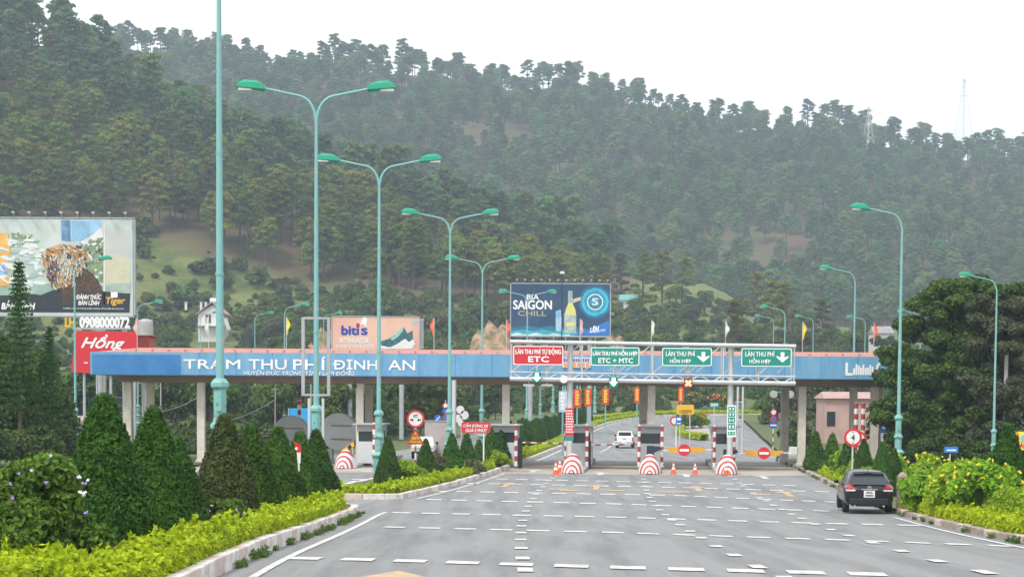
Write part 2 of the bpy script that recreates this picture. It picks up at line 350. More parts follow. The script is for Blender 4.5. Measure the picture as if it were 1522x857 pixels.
def kerb(name, line, w, hgt, mats, pat, label, ds=1.0, gap=.03):
    p = resamp(line, ds); mb = MB()
    for i in range(len(p)-1):
        a, b = p[i], p[i+1]; d = b-a; l = np.linalg.norm(d); d /= l; n = np.array([d[1], -d[0]])
        a2, b2 = a+d*gap/2, b-d*gap/2; jit = rng.uniform(-.012, .012)
        q = [a2, b2, b2-n*w, a2-n*w]
        mb.slab([v+n*jit for v in q][::-1] if False else [v+n*jit for v in q], -.1, hgt+rng.uniform(-.015, .015), pat(i), lambda x, y: float(h(y)))
    o = mb.build(name, mats, bevel=.02); return tag(o, label, None, None, 'structure')
def bed(name, L1, L2, hgt, label):
    n = max(len(L1), len(L2)); A = resamp(L1, 1.0); Bn = resamp(L2, 1.0); n = max(len(A), len(Bn))
    f = lambda p, n: np.c_[np.interp(np.linspace(0, 1, n), np.linspace(0, 1, len(p)), p[:, 0]), np.interp(np.linspace(0, 1, n), np.linspace(0, 1, len(p)), p[:, 1])]
    mb = MB(); strip(mb, f(A, n), f(Bn, n), hgt, 0, 3); return tag(mb.build(name, M_soil), label, None, None, 'structure')
# first median (right edge straight along x=-5.4, ends in a nose at 71 m)
M1R = np.array([(-5.4, -30), (-5.4, 20), (-5.4, 45), (-5.4, 66)]); nose1 = np.array([(-5.4+2.3*(-1+math.cos(a)), 66+5.0*math.sin(a)) for a in np.linspace(0, math.pi, 12)])
K1 = np.concatenate([M1R[:-1], nose1, [(-10.0, 40), (-10.0, -30)]])
kerb('kerb', K1, .26, .33, [M_kerbw, M_kerbr], lambda i: 1 if i % 3 == 1 else 0, 'white and faded red kerb round the nearer median')
bed('flower_bed', [(-5.65, -30), (-5.65, 66), (-6.6, 69.5)], [(-9.75, -30), (-9.75, 66), (-8.6, 69.5)], .22, 'soil bed of the nearer median')
# second median
c0 = M2R[0]; nose2 = np.array([(c0[0]-2.9+0*k, c0[1]) for k in [0]])
noseL = smoothl([(c0[0]-5.0, c0[1]+5), (c0[0]-4.6, c0[1]+.6), (c0[0]-3.4, c0[1]-1.2), (c0[0]-1.2, c0[1]-1.0), c0], 2)
M2L = offs(M2R, -5.0)
K2 = np.concatenate([M2L[::-1][:-1], noseL[1:], M2R[1:]])
kerb('kerb', K2, .26, .25, [M_kerbw, M_kerbr, M_kerbg], lambda i: (1 if i % 3 == 1 else 0), 'white kerb round the median that runs on to the toll lanes')
A2 = resamp(offs(M2R, -.25), 1.5); B2 = resamp(offs(M2R, -4.8), 1.5)
bed('flower_bed', np.concatenate([[(c0[0]-1.3, c0[1]-.75)], A2]), np.concatenate([[(c0[0]-3.3, c0[1]-.9)], B2]), .2, 'soil bed of the median beyond the gap')
kerb('kerb', KR, -.26, .2, [M_kerbp, M_kerbr], lambda i: 0 if i % 4 else 1, 'bare pinkish kerb along the right edge of the road', 1.0, .06)
bank = MB(); strip(bank, offs(resamp(rightE, 3), .3)[:, :], offs(resamp(rightE, 3), 14), .17, 0, 3); tag(bank.build('verge', M_grass), 'grassy verge right of the road', None, None, 'structure')
bank = MB(); yl = np.arange(-20, 150, 4.0); strip(bank, np.c_[np.full(len(yl), -70.0), yl], np.c_[np.full(len(yl), -20.5), yl], .15, 0, 6); tag(bank.build('verge', M_grass), 'grassy verge left of the road', None, None, 'structure')

# ---- painted markings
mb = MB()
def seg(mb, pts, w, dz=.016, mi=0, ds=2.0):
    p = resamp(pts, ds); strip(mb, offs(p, -w/2), offs(p, w/2), dz, mi)
seg(mb, [(-4.72, -10), (-4.72, 66.5), (-4.62, 69)], .17)
e2 = offs(M2R, .55); i0 = 3; seg(mb, e2[(e2[:, 1] > G(623, 741)[1]) & (e2[:, 1] < 115)], .17)
seg(mb, e2[(e2[:, 1] > 138) & (e2[:, 1] < 290)], .2)
seg(mb, offs(KR, -.5)[KR[:, 1] < G(1330, 766)[1]], .16)
seg(mb, [G(893, 672)[:2], G(925, 645)[:2]], .18)
tag(mb.build('edge_line', M_paint), 'solid white lines painted along the kerbs', None, None, 'structure')
mb = MB()
Z1 = lambda l: [(500+a/2.537, 680+b/2.537) for a, b in l]; Z5 = lambda l: [(900+a/2.447, 680+b/2.447) for a, b in l]
for l in (Z1([(720, 470), (712, 425), (702, 380), (697, 342), (695, 310), (696, 284), (698, 258), (703, 237), (708, 218), (714, 202), (723, 184), (732, 168), (742, 155), (752, 138), (765, 124), (778, 110), (790, 98), (803, 86), (815, 77), (828, 69)]),
          Z5([(138, 66), (140, 78), (142, 90), (146, 104), (149, 118), (153, 131), (160, 145), (170, 159), (183, 175), (197, 190), (217, 208), (241, 227), (270, 245), (307, 268), (348, 292), (402, 323), (468, 355), (552, 397), (660, 440)]),
          Z5([(452, 66), (470, 80), (486, 92), (500, 103), (518, 116), (538, 130), (560, 146), (585, 158), (610, 173), (640, 188), (677, 206), (715, 222), (762, 242), (820, 262), (886, 284), (972, 310), (1075, 340), (1205, 376), (1378, 418)])):
    w = np.array([G(*q)[:2] for q in l])
    for i in range(len(w)):
        d = w[min(i+1, len(w)-1)]-w[max(i-1, 0)]; d /= np.linalg.norm(d); n = np.array([d[1], -d[0]]); c = w[i]
        q = [c-d*.5-n*.15, c-d*.5+n*.15, c+d*.5+n*.15, c+d*.5-n*.15]
        mb.add([(x, y, h(y)+.02) for x, y in q], [(0, 1, 2, 3)])
tag(mb.build('lane_dashes', M_paint), 'short white dashes fanning out between the toll lanes', None, None, 'structure')
mb = MB()
for row in ([(420, 829), (547, 832), (900, 843), (1380, 856)], [(565, 783), (900, 791), (1260, 803), (1500, 812)], [(578, 761.5), (933, 769), (1190, 777), (1375, 781)],
            [(630, 742), (920, 749), (1245, 760)], [(640, 729.5), (1000, 736), (1240, 746)], [(690, 718), (1000, 724), (1235, 731)], [(705, 711), (1000, 717), (1200, 722)], [(560, 700.5), (534, 700)][::-1], [(520, 712), (550, 713)]):
    w = np.array([G(*q)[:2] for q in row]); d = np.r_[0, np.cumsum(np.linalg.norm(np.diff(w, axis=0), axis=1))]
    s = .1
    while s < d[-1]-.5:
        a = np.array([np.interp(s, d, w[:, 0]), np.interp(s, d, w[:, 1])]); e = np.array([np.interp(s+.72, d, w[:, 0]), np.interp(s+.72, d, w[:, 1])])
        L_ = .85 if a[1] < 60 else .98
        mb.add([(x, y, h(y)+.016) for x, y in (a-[0, L_/2], e-[0, L_/2], e+[0.05, L_/2], a+[0.05, L_/2])], [(0, 1, 2, 3)]); s += 1.17
tag(mb.build('rumble_dashes', M_paint), 'rows of white dashes painted across the road', None, None, 'structure')
def arrow(mb, c, L_, w, ang=0.06, dz=.017):
    pts = [(-.12*w, 0), (.12*w, 0), (.12*w, L_*.62), (.5*w, L_*.62), (0, L_), (-.5*w, L_*.62), (-.12*w, L_*.62)]
    c_, s_ = math.cos(-ang), math.sin(-ang); V = [(c[0]+x*c_-y*s_, c[1]+x*s_+y*c_) for x, y in pts]
    mb.add([(x, y, h(y)+dz) for x, y in V], [(0, 1, 2, 6), (6, 3, 4, 5), (2, 3, 6)][:2] if False else [(0, 1, 2, 6), (5, 3, 4)])
mb = MB()
arrow(mb, (G(586, 857)[0], G(586, 857)[1]-3.6), 5.0, 1.5, 0)
for px, py in ((748, 724), (885, 728), (1040, 730), (1178, 738)): g_ = G(px, py); arrow(mb, g_, 6, 1.3)
for px, py in ((830, 727), (845, 729), (915, 729), (990, 731), (1010, 731), (1130, 735)): g_ = G(px, py); mb.add([(g_[0]+a, g_[1]+b_, h(g_[1])+.019) for a, b_ in ((-.45, -.5), (.45, -.5), (.5, .5), (-.4, .5))], [(0, 1, 2, 3)])
tag(mb.build('lane_arrows', M_paint_y), 'faded orange arrows on the asphalt', None, None, 'structure')
mb = MB()
for px, py in ((790, 702), (892, 706), (1022, 709), (1140, 712)): g_ = G(px, py); arrow(mb, g_, 5.0, 1.5, 0.06, .022)
tag(mb.build('lane_arrows', M_paint), 'white arrows at the toll lane mouths', None, None, 'structure')
# joints and tar patches on the asphalt
mb = MB()
for px, py in ((640, 727), (1265, 727)): 
    g_ = G(px, py); t_ = np.linspace(0, 6.28, 14)[:-1]; mb.add([(g_[0]+(.25+.1*rng.random())*math.cos(a), g_[1]+.6*math.sin(a), h(g_[1])+.012) for a in t_], [tuple(range(13))])
tag(mb.build('tar_patch', mat('tar', (.07, .07, .075), .7)), 'small dark tar patches', None, None, 'structure')


mb = MB()
for Y in (123.2, 124.6):
    n = 60; xs_ = np.linspace(-26, float(np.interp(Y, rr[:, 1], rr[:, 0]))-.3, n); V = []
    for yy_, zz_ in ((-.32, .013), (-.12, .075), (.12, .075), (.32, .013)): V += [(x, Y+yy_, h(Y)+zz_) for x in xs_]
    mb.add(V, [(j*n+i, j*n+i+1, (j+1)*n+i+1, (j+1)*n+i) for j in range(3) for i in range(n-1)])
tag(mb.build('speed_hump', mat('hump_concrete', (.24, .2, .17), .85, col2=(.14, .12, .1), vs=.8)), 'dark stained low humps across the toll lanes', None, None, 'structure')
# ------------------------------------------------------------------ text helper
TXT = {}
def text_arrays(body, bold=.012, shear=0.0):
    k = (body, shear)
    if k in TXT: return TXT[k]
    cu = bpy.data.curves.new('txt', 'FONT'); cu.body = body;  cu.shear = shear; cu.resolution_u = 3; cu.fill_mode = 'FRONT'; cu.extrude = 0
    o = bpy.data.objects.new('txt', cu); COL.objects.link(o); bpy.context.view_layer.update()
    me = bpy.data.meshes.new_from_object(o.evaluated_get(bpy.context.evaluated_depsgraph_get()))
    n = len(me.vertices); v = np.empty(n*3, np.float32); me.vertices.foreach_get('co', v); v = v.reshape(-1, 3)
    fs = [tuple(p.vertices) for p in me.polygons]
    bpy.data.objects.remove(o); bpy.data.curves.remove(cu); bpy.data.meshes.remove(me)
    TXT[k] = (v, fs); return TXT[k]
def text(mb, body, x0, z0, x1, z1, y, mi=0, bold=.02, shear=0.0, slant=0.0):
    """letters standing in the xz plane, facing -y, filling the box x0..x1, z0..z1"""
    org = body; body = body.replace('Đ', 'D'); v, fs = text_arrays(body, bold, shear); v = v.copy(); fs = list(fs)
    for i_, ch in enumerate(org):
        if ch == 'Đ':
            wd_ = np.ptp(text_arrays('D', bold, shear)[0][:, 0]); r_ = text_arrays(body[:i_+1], bold, shear)[0][:, 0].max()-wd_; n_ = len(v)
            v = np.concatenate([v, np.array([(r_-.09, .33, 0), (r_+.33, .33, 0), (r_+.33, .42, 0), (r_-.09, .42, 0)], np.float32)]); fs.append((n_, n_+1, n_+2, n_+3))
    a, b = v.min(0), v.max(0)
    X = x0+(v[:, 0]-a[0])/(b[0]-a[0])*(x1-x0); Z = z0+(v[:, 1]-a[1])/(b[1]-a[1])*(z1-z0)+slant*(X-x0)
    e = bold*(z1-z0)*.9
    for k, (dx, dz) in enumerate(((0, 0), (e, .3*e), (-e, -.3*e), (.3*e, -e), (-.3*e, e))): mb.add(np.c_[X+dx, np.where(np.arange(len(X)) >= len(text_arrays(body, bold, shear)[0]), y-.018, y)-.003*k, Z+dz], fs, mi)
class Frame:
    """pixel rectangle standing at depth Y -> local metres of a panel (origin = bottom centre on the ground)"""
    def __init__(s, pxc, Y, base=None):
        s.Y = Y; p = P(pxc, 600, Y); s.x = p[0]; s.zb = gz(s.x, Y) if base is None else base; s.loc = (s.x, Y, s.zb)
    def __call__(s, px, py): p = P(px, py, s.Y); return p[0]-s.x, p[2]-s.zb
def rect(mb, a, b, y0, y1, mi=0):
    (x0, z0), (x1, z1) = a, b; mb.box(((x0+x1)/2, (y0+y1)/2, (z0+z1)/2), (abs(x1-x0), abs(y1-y0), abs(z1-z0)), mi)
def rpoly(x0, z0, x1, z1, r, n=4):
    out = []
    for cx, cz, a0 in ((x1-r, z1-r, 0), (x0+r, z1-r, 90), (x0+r, z0+r, 180), (x1-r, z0+r, 270)):
        out += [(cx+r*math.cos(math.radians(a0+90*k/n)), cz+r*math.sin(math.radians(a0+90*k/n))) for k in range(n+1)]
    return out

# ------------------------------------------------------------------ toll canopy
fr = Frame(720, 126.0); L_ = lambda px, py: fr(px, py)
cn = thing('toll_canopy', 'long toll station canopy with sky blue fascia and salmon roof edge', 'toll canopy', fr.loc)
xl, xr_ = L_(134, 540)[0], L_(1350, 545)[0]; zt = L_(760, 526.5)[1]; zb = L_(760, 560.5)[1]
mb = MB(); mb.box(((xl+xr_)/2, .12, (zt+zb)/2), (xr_-xl, .24, zt-zb)); mb.box((xl+.12, 6, (zt+zb)/2), (.24, 11.5, zt-zb)); mb.box((xr_-.12, 6, (zt+zb)/2), (.24, 11.5, zt-zb)); mb.box(((xl+xr_)/2, 11.9, (zt+zb)/2), (xr_-xl, .24, zt-zb))
fas = mb.build('fascia', M_blue, cn)
mb = MB()
for x in np.arange(xl+2.4, xr_, 2.44): mb.box((x, -.004, (zt+zb)/2), (.03, .012, zt-zb-.02))
mb.box(((xl+xr_)/2, -.006, zb+.03), (xr_-xl, .02, .06)); mb.build('panel_joints', mat('joint_blue', (.06, .2, .4), .6, var=0), cn)
mb = MB(); x0, x1 = L_(134, 530)[0], L_(272, 540)[0]; mb.box(((x0+x1)/2, -.012, (zt+zb)/2-.06), (x1-x0-.3, .02, (zt-zb)*.86)); mb.build('dark_panel', M_bluedk, cn)
mb = MB(); zs = L_(760, 520)[1]; xa = L_(200, 520)[0]
mb.add([(xa-2.6, .05, zt+.005), (xr_, .05, zt+.005), (xr_, 1.6, zs+.04), (xa, 1.6, zs+.04), (xr_, 6, zs+.1), (xa+1, 6, zs+.1), (xr_, 12, zt+.005), (xa-2, 12, zt+.005)], [(0, 1, 2, 3), (3, 2, 4, 5), (5, 4, 6, 7), (0, 3, 5, 7)])
for x in np.arange(xa, xr_, 1.1): mb.box((x, .62, (zt+zs)/2+.02), (.05, 1.1, .05))
mb.build('roof', M_roof, cn)
mb = MB(); mb.box(((xl+xr_)/2+.3, 6, zb+.1), (xr_-xl-.7, 11.2, .1)); mb.box(((xl+xr_)/2+.6, 2.0, zb-.2), (xr_-xl-1.6, .5, .52)); mb.box(((xl+xr_)/2+.6, 10.0, zb-.2), (xr_-xl-1.6, .5, .52))
mb.build('soffit', M_soffit, cn)
for px in (190, 299, 535, 752, 968, 1192, 1300):
    for yo in (2.0, 10.0):
        x = P(px, 600, 128)[0]-fr.x; mb = MB(); mb.box((x, yo, (zb-.45)/2), (.52, .52, zb-.47)); mb.box((x, yo, .16), (.7, .7, .3)); mb.build('column', M_column, cn, .04)
x = P(1309, 600, 128)[0]-fr.x; mb = MB(); mb.box((x, 2.4, (zb-.45)/2), (.42, .42, zb-.47)); mb.build('column', M_column, cn, .04)
mb = MB()
def ctext(body, p0, p1, bold=.02, mi=0, y=-.03, shear=0): a = L_(*p0); b_ = L_(*p1); text(mb, body, a[0], a[1], b_[0], b_[1], y, mi, bold, shear)
for body, x0, x1, t in (('TRẠM', 273, 357, 0), ('THU', 370, 426, .5), ('PHÍ', 436, 484, 1), ('ĐỊNH', 495, 561, 1), ('AN', 577, 617, 1.5)):
    has_up = body in ('PHÍ',); bot = 551.5 if body in ('TRẠM', 'ĐỊNH') else 548
    ctext(body, (x0, bot+t), (x1, (529 if has_up else 533.5)+t), .02)
mb.build('lettering', M_letter, cn); mb = MB()
ctext('HUYỆN ĐỨC TRỌNG TỈNH LÂM ĐỒNG', (362, 558.2), (527, 548.8), .008, shear=.15)
mb.build('lettering', M_letter, cn)
mb = MB(); ctext('L', (1257, 557), (1267, 539), .05); ctext('C', (1302, 557), (1318, 537), .04)
for k in range(9): a = L_(1268+k*3.4, 557); b_ = L_(1271+k*3.4, 541+rng.random()*6); rect(mb, a, b_, -.03, -.01)
mb.build('worn_lettering', M_letter, cn)
# small lettered banner hung on the fascia behind the sign gantry
mb = MB(); a = L_(836, 546); b_ = L_(878, 531); rect(mb, a, b_, -.10, -.04, 0)
for k in range(6): a = L_(838+k*6.6, 544.5); b_ = L_(842.5+k*6.6, 539); rect(mb, a, b_, -.12, -.10, 1)
text(mb, 'DỪNG LẠI', *L_(838, 537.5), *L_(876, 532), -.11, 2, .02) if False else None
for k in range(11): a = L_(838+k*3.5, 537.5); b_ = L_(840.4+k*3.5, 532.5); rect(mb, a, b_, -.12, -.10, 2)
o = mb.build('led_banner', [M_white, mat('led_orange', (.85, .32, .08), .5, var=0), mat('banner_purple', (.15, .1, .4), .5, var=0)]); o.location = fr.loc
o.parent = None; tag(o, 'white banner with orange and purple lettering on the canopy fascia', 'banner')
# floodlights under the canopy front beam
fl0 = None
for i, px in enumerate((527, 622)):
    p = P(px, 573, 127.0)
    if fl0 is None:
        fl0 = thing('floodlight', 'black floodlight hanging under the canopy beside its third column', 'floodlight', p, 0, 'floodlights under the canopy'); mb = MB(); mb.box((0, 0, 0), (.32, .25, .24)); mb.build('housing', M_black, fl0, .02); mb = MB(); mb.tube([(0, 0, .12), (0, 0, .36)], .03); mb.build('bracket', M_black, fl0)
    else: dup(fl0, p, 'black floodlight hanging under the canopy above the round no passing sign')

# ------------------------------------------------------------------ sign gantry
fg = Frame(968, 120.0); g_ = lambda px, py: fg(px, py)
gt = thing('sign_gantry', 'galvanised steel truss gantry spanning the toll lanes', 'gantry', fg.loc)
zT = g_(968, 511)[1]; zM = g_(968, 556)[1]; zB = g_(968, 566)[1]
x0, x1 = g_(758, 510)[0], g_(1183, 515)[0]; tlt = -.010
def gx(px): return g_(px, 540)[0]
def bar(mb, a, b, r, n=6): mb.tube([a, b], r, n)
mb = MB(); zz = lambda x: x*tlt
for y, r in ((0, .13), (1.2, .09)): bar(mb, (x0, y, zT+zz(x0)), (x1, y, zT+zz(x1)), r, 10)
mb.build('top_chord', M_galv, gt)
mb = MB()
for y in (0, 1.2): 
    bar(mb, (x0, y, zB+zz(x0)), (x1, y, zB+zz(x1)), .14, 10); bar(mb, (x0, y, zM+zz(x0)), (x1, y, zM+zz(x1)), .06, 8)
mb.build('bottom_chord', M_galv, gt)
mb = MB(); xs = np.linspace(x0+.1, x1-.1, 9)
for i, x in enumerate(xs):
    for y in (0, 1.2): bar(mb, (x, y, zB+zz(x)), (x, y, zT+zz(x)), .055)
    bar(mb, (x, 0, zT+zz(x)), (x, 1.2, zT+zz(x)), .04); bar(mb, (x, 0, zB+zz(x)), (x, 1.2, zB+zz(x)), .04)
xs2 = np.linspace(x0+.1, x1-.1, 25)
for i in range(24):
    s_ = i % 2; a, b_ = xs2[i], xs2[i+1]
    bar(mb, (a, 0, (zB if s_ else zM)+zz(a)), (b_, 0, (zM if s_ else zB)+zz(b_)), .035); bar(mb, (a, 0, zB+zz(a)), (b_, 1.2, zB+zz(b_)), .03) if s_ else bar(mb, (a, 1.2, zB+zz(a)), (b_, 0, zB+zz(b_)), .03)
for i in range(8):
    a, b_ = xs[i], xs[i+1]; bar(mb, (a, 1.2, zM+zz(a)), (b_, 1.2, zT+zz(b_)), .035)
mb.build('lattice', M_galv, gt)
for px in (848, 1088):
    x = gx(px); mb = MB(); mb.tube([(x, .6, .1), (x, .6, zT-.05+zz(x))], [.21, .18], 14); mb.box((x, .6, .22), (.6, .6, .06)); mb.box((x, .6, zT+zz(x)), (.5, 1.3, .16)); mb.box((x, .6, zB+zz(x)), (.5, 1.3, .12)); mb.build('post', M_galv, gt)
for px in (790, 812, 905, 930, 1010, 1035, 1130, 1155):
    mb = MB(); x = gx(px); bar(mb, (x, -.12, zM+.2+zz(x)), (x+.5, -.3, g_(px, 543)[1]), .03); mb.build('sign_bracket', M_galv, gt)

def board(name, label, px0, py0, px1, py1, rows, bg, Y=119.7, arrow_=False, group='lane signs on the gantry', tilt=0.0):
    fb = Frame((px0+px1)/2, Y); t = thing(name, label, 'sign', (fb.x, Y, P((px0+px1)/2, py1, Y)[2]), 0, group); s = F/Y
    w, hh = (px1-px0)/s, (py1-py0)/s
    mb = MB(); mb.prism(rpoly(-w/2, 0, w/2, hh, .12), 0, .06); mb.build('panel', bg, t)
    b = .055; mb = MB(); o_ = rpoly(-w/2+.02, .02, w/2-.02, hh-.02, .11); i_ = rpoly(-w/2+.02+b, .02+b, w/2-.02-b, hh-.02-b, .08); n = len(o_)
    mb.add([(x, -.004, z) for x, z in o_+i_], [(k, (k+1) % n, n+(k+1) % n, n+k) for k in range(n)]); mb.build('border', M_letter, t)
    mb = MB(); mx_ = lambda px: (px-(px0+px1)/2)/s; mz_ = lambda py: (py1-py)/s
    for body, a, b_, c_, d, bo in rows: mb = MB(); text(mb, body, mx_(a), mz_(d), mx_(c_), mz_(b_), -.006, 0, bo); mb.build('lettering', M_letter, t)
    if arrow_:
        cx, cz = mx_(arrow_[0]), mz_(arrow_[1]); a = .42
        mb = MB(); mb.prism([(cx+x*a, cz+z*a) for x, z in ((0, -.75), (1.0, .12), (.75, .22), (.28, 0), (.28, .8), (-.28, .8), (-.28, 0), (-.75, .22), (-1.0, .12))][::-1], -.01, -.002); mb.build('down_arrow', M_letter, t)
    return t
board('lane_sign', 'red gantry sign reading LÀN THU PHÍ TỰ ĐỘNG ETC', 762, 513.5, 837, 542.5, [('LÀN THU PHÍ TỰ ĐỘNG', 766, 517, 833, 527.8, .03), ('ETC', 785, 529.5, 815, 537.5, .06)], M_red)
board('lane_sign', 'green gantry sign reading LÀN THU PHÍ HỖN HỢP ETC + MTC', 877, 515.5, 950, 543.5, [('LÀN THU PHÍ HỖN HỢP', 880.5, 519, 946.5, 529.8, .03), ('ETC + MTC', 889, 532, 940, 539, .05)], M_signg)
board('lane_sign', 'green down arrow lane sign above the red cross signal', 983, 516.5, 1057.5, 544, [('LÀN THU PHÍ', 989, 520.5, 1032, 529, .025), ('HỖN HỢP', 995, 531, 1026, 540.5, .025)], M_signg, arrow_=(1044.5, 530.5))
board('lane_sign', 'green down arrow lane sign at the right end of the gantry', 1100.5, 517, 1176, 545, [('LÀN THU PHÍ', 1107, 521, 1150, 529.5, .025), ('HỖN HỢP', 1113, 531.5, 1144, 541, .025)], M_signg, arrow_=(1162, 531))
def signal(px, py, col, label, cross=False):
    p = P(px, py, 119.6); t = thing('lane_signal', label, 'lane signal', p, 0, 'lit lane signals under the gantry')
    mb = MB(); mb.prism(rpoly(-.26, -.3, .26, .3, .08), 0, .22); mb.box((0, -.1, .4), (.5, .24, .04)); mb.build('housing', mat('signal_case_'+('red' if cross else 'green'), (.25, .03, .02) if cross else (.0, .22, .17), .4, var=0), t)
    mb = MB()
    if cross:
        for a in (math.pi/4, -math.pi/4):
            d = np.array([math.cos(a), math.sin(a)])*.23; n = np.array([-d[1], d[0]])*.3; mb.prism([tuple(d+n), tuple(-d+n), tuple(-d-n), tuple(d-n)], -.02-.004*(a > 0), -.004)
    else: mb.prism([(x*.24, z*.24) for x, z in ((0, -1.1), (1.0, -.05), (.42, .0), (.42, 1.0), (-.42, 1.0), (-.42, .0), (-1.0, -.05))][::-1], -.02, -.004)
    mb.build('lit_symbol', mat('lit_'+('red' if cross else 'green'), col, .4, var=0, emis=6), t)
    mb = MB(); mb.tube([(0, .15, .3), (0, .15, .8)], .04); mb.build('hanger', M_galv, t)
signal(798, 560, (.35, 1, .75), 'lit green lane signal under the red automatic lane sign')
signal(912, 567, (.35, 1, .75), 'lit green lane signal under the ETC and MTC sign')
signal(1023, 569, (1, .12, .05), 'red cross lane signal under the third lane sign', True)
lt = None
for px, py, lb in ((786, 572, 'white strip light left of the first green signal'), (813, 572, 'white strip light right of the first green signal')):
    p = P(px, py, 120.2)
    if lt is None:
        lt = thing('strip_light', lb, 'strip light', p, 0, 'strip lights under the gantry'); mb = MB(); mb.box((0, 0, 0), (.72, .2, .14)); mb.build('casing', M_white, lt, .03); mb = MB(); bar(mb, (0, 0, .07), (0, 0, .5), .03); mb.build('hanger', M_galv, lt)
    else: dup(lt, p, lb)
t = thing('loudspeaker', 'round pale loudspeaker beside the left gantry post', 'loudspeaker', P(838, 563, 119.6)); mb = MB(); mb.disc((0, 0), .25, 0, .1); mb.disc((0, 0), .12, .1, .35); mb.build('horn', M_white, t); mb = MB(); bar(mb, (0, .3, 0), (.3, .4, .2), .03); mb.build('bracket', M_galv, t)
# vertical banners strapped on the gantry posts
def vbanner(px0, py0, px1, py1, bg, rows, label, strip_=None):
    Y = 119.3; s = F/Y; c = (px0+px1)/2; t = thing('post_banner', label, 'banner', P(c, py1, Y), 0, 'banners strapped to the gantry posts'); w, hh = (px1-px0)/s, (py1-py0)/s
    mb = MB(); rect(mb, (-w/2, 0), (w/2, hh), 0, .04); mb.build('panel', M_letter if bg is M_signg else bg, t)
    mb = MB()
    if bg is M_signg:
        for a, b_ in ((.06, .17), (.22, .42), (.44, .62), (.64, .79), (.81, .96)): rect(mb, (-w*.4, hh*a), (w*.4, hh*b_), -.01, 0); 
        mb.build('green_field', M_signg, t)
        mb = MB(); 
        for a, b_ in ((.09, .14), (.27, .37), (.48, .57), (.68, .75), (.85, .92)): text(mb, random.choice(['II', 'H', 'II']), -w*.25, hh*a, w*.25, hh*b_, -.014, 0, .03)
    else:
        for k in range(9):
            z = hh*(.13+k*.093); x = -w*.4
            while x < w*.36: l = .04+rng.random()*.05; rect(mb, (x, z), (x+l, z+hh*.05), -.006, 0); x += l+.035
    mb.build('lettering', M_letter, t)
    if strip_: mb = MB(); rect(mb, (-w/2, -.28), (w/2, -.01), 0, .04); mb.build('lower_strip', strip_, t)
    return t
vbanner(840, 606, 852.5, 648, M_red, None, 'red banner with white writing on the left gantry post', M_signg)
vbanner(1080.5, 602, 1093.5, 649, M_signg, None, 'green and white banner on the right gantry post')

# ------------------------------------------------------------------ islands, bumpers, booths, striped poles
mst = bpy.data.materials.new('red_white_arcs'); mst.use_nodes = True; t_ = mst.node_tree; b_ = t_.nodes['Principled BSDF']; b_.inputs['Roughness'].default_value = .5
tcn = t_.nodes.new('ShaderNodeTexCoord'); mpn = t_.nodes.new('ShaderNodeMapping'); mpn.inputs['Scale'].default_value = (1.0, 0, .82); mpn.inputs['Location'].default_value = (0, 0, 0)
ln = t_.nodes.new('ShaderNodeVectorMath'); ln.operation = 'LENGTH'; mu = t_.nodes.new('ShaderNodeMath'); mu.operation = 'MULTIPLY'; mu.inputs[1].default_value = 3.6
fc = t_.nodes.new('ShaderNodeMath'); fc.operation = 'FRACT'; rp = t_.nodes.new('ShaderNodeValToRGB'); rp.color_ramp.interpolation = 'CONSTANT'
rp.color_ramp.elements[0].color = (.75, .74, .72, 1); rp.color_ramp.elements[1].position = .56; rp.color_ramp.elements[1].color = (.5, .05, .05, 1)
L2 = t_.links.new; L2(tcn.outputs['Object'], mpn.inputs['Vector']); L2(mpn.outputs[0], ln.inputs[0]); L2(ln.outputs['Value'], mu.inputs[0]); L2(mu.outputs[0], fc.inputs[0]); L2(fc.outputs[0], rp.inputs['Fac']); L2(rp.outputs['Color'], b_.inputs['Base Color'])
M_strR = mat('stripe_red', (.42, .05, .05), .5, var=.1)
def bumper_mb():
    mb = MB(); V = []; nx, ny = 14, 12
    for j in range(ny+1):
        v = j/ny; y = -.95+3.2*v; e = math.sin(min(1, (v+.001)*1.9)*math.pi/2)**.6 if v < .53 else 1-.75*((v-.53)/.47)**1.4
        for i in range(nx+1):
            u = -1+2*i/nx; hw = .95*(.35+.65*min(1, v*3)**.6); V.append((u*hw, y, .05+1.38*e*max(0, (1-abs(u)**2.2))**.7))
    mb.add(V, [(j*(nx+1)+i, j*(nx+1)+i+1, (j+1)*(nx+1)+i+1, (j+1)*(nx+1)+i) for j in range(ny) for i in range(nx)], 0, True); return mb
def spole(mb, x, y, z0, z1, r=.09, st=.33):
    z = z0; k = 0
    while z < z1: mb.tube([(x, y, z), (x, y, min(z1, z+st))], r, 10, k % 2); z += st; k += 1
HD = -.075
isl = {}
def island(px, label, base=None, Yf=114.0, booth=True, side=-1):
    p = P(px, 700, Yf); z = gz(p[0], Yf)
    t = thing('toll_island', label+' island with its red and white striped nose', 'toll island', (p[0], Yf+.8, z), HD, 'kerbed islands between the toll lanes'); t.scale = (.72, 1, .84)
    if base is None:
        mb = MB(); mb.box((0, 12, .1), (2.0, 22, .3)); mb.build('island_base', M_kerbg, t, .05)
        mb = bumper_mb(); mb.build('striped_nose', mst, t)
        mb = MB(); mb.tube([(-.78, 1.1, .25), (-.75, 1.1, 1.5), (0, 1.1, 1.9), (.75, 1.1, 1.5), (.78, 1.1, .25)], .05, 8); mb.build('guard_rail', M_strR, t) if False else None
    else:
        for ch in base.children: c = ch.copy(); COL.objects.link(c); c.parent = t
    return t
i1 = island(851, 'toll')
i1['label'] = 'kerbed toll island with striped nose under the left gantry post'
island(967, 'toll', i1)['label'] = 'kerbed toll island with striped nose between the two gantry posts'
island(1083, 'toll', i1)['label'] = 'kerbed toll island with striped nose under the right gantry post'
island(510, 'toll', i1, 120)['label'] = 'kerbed toll island with striped nose on the far carriageway, beside the round tank'
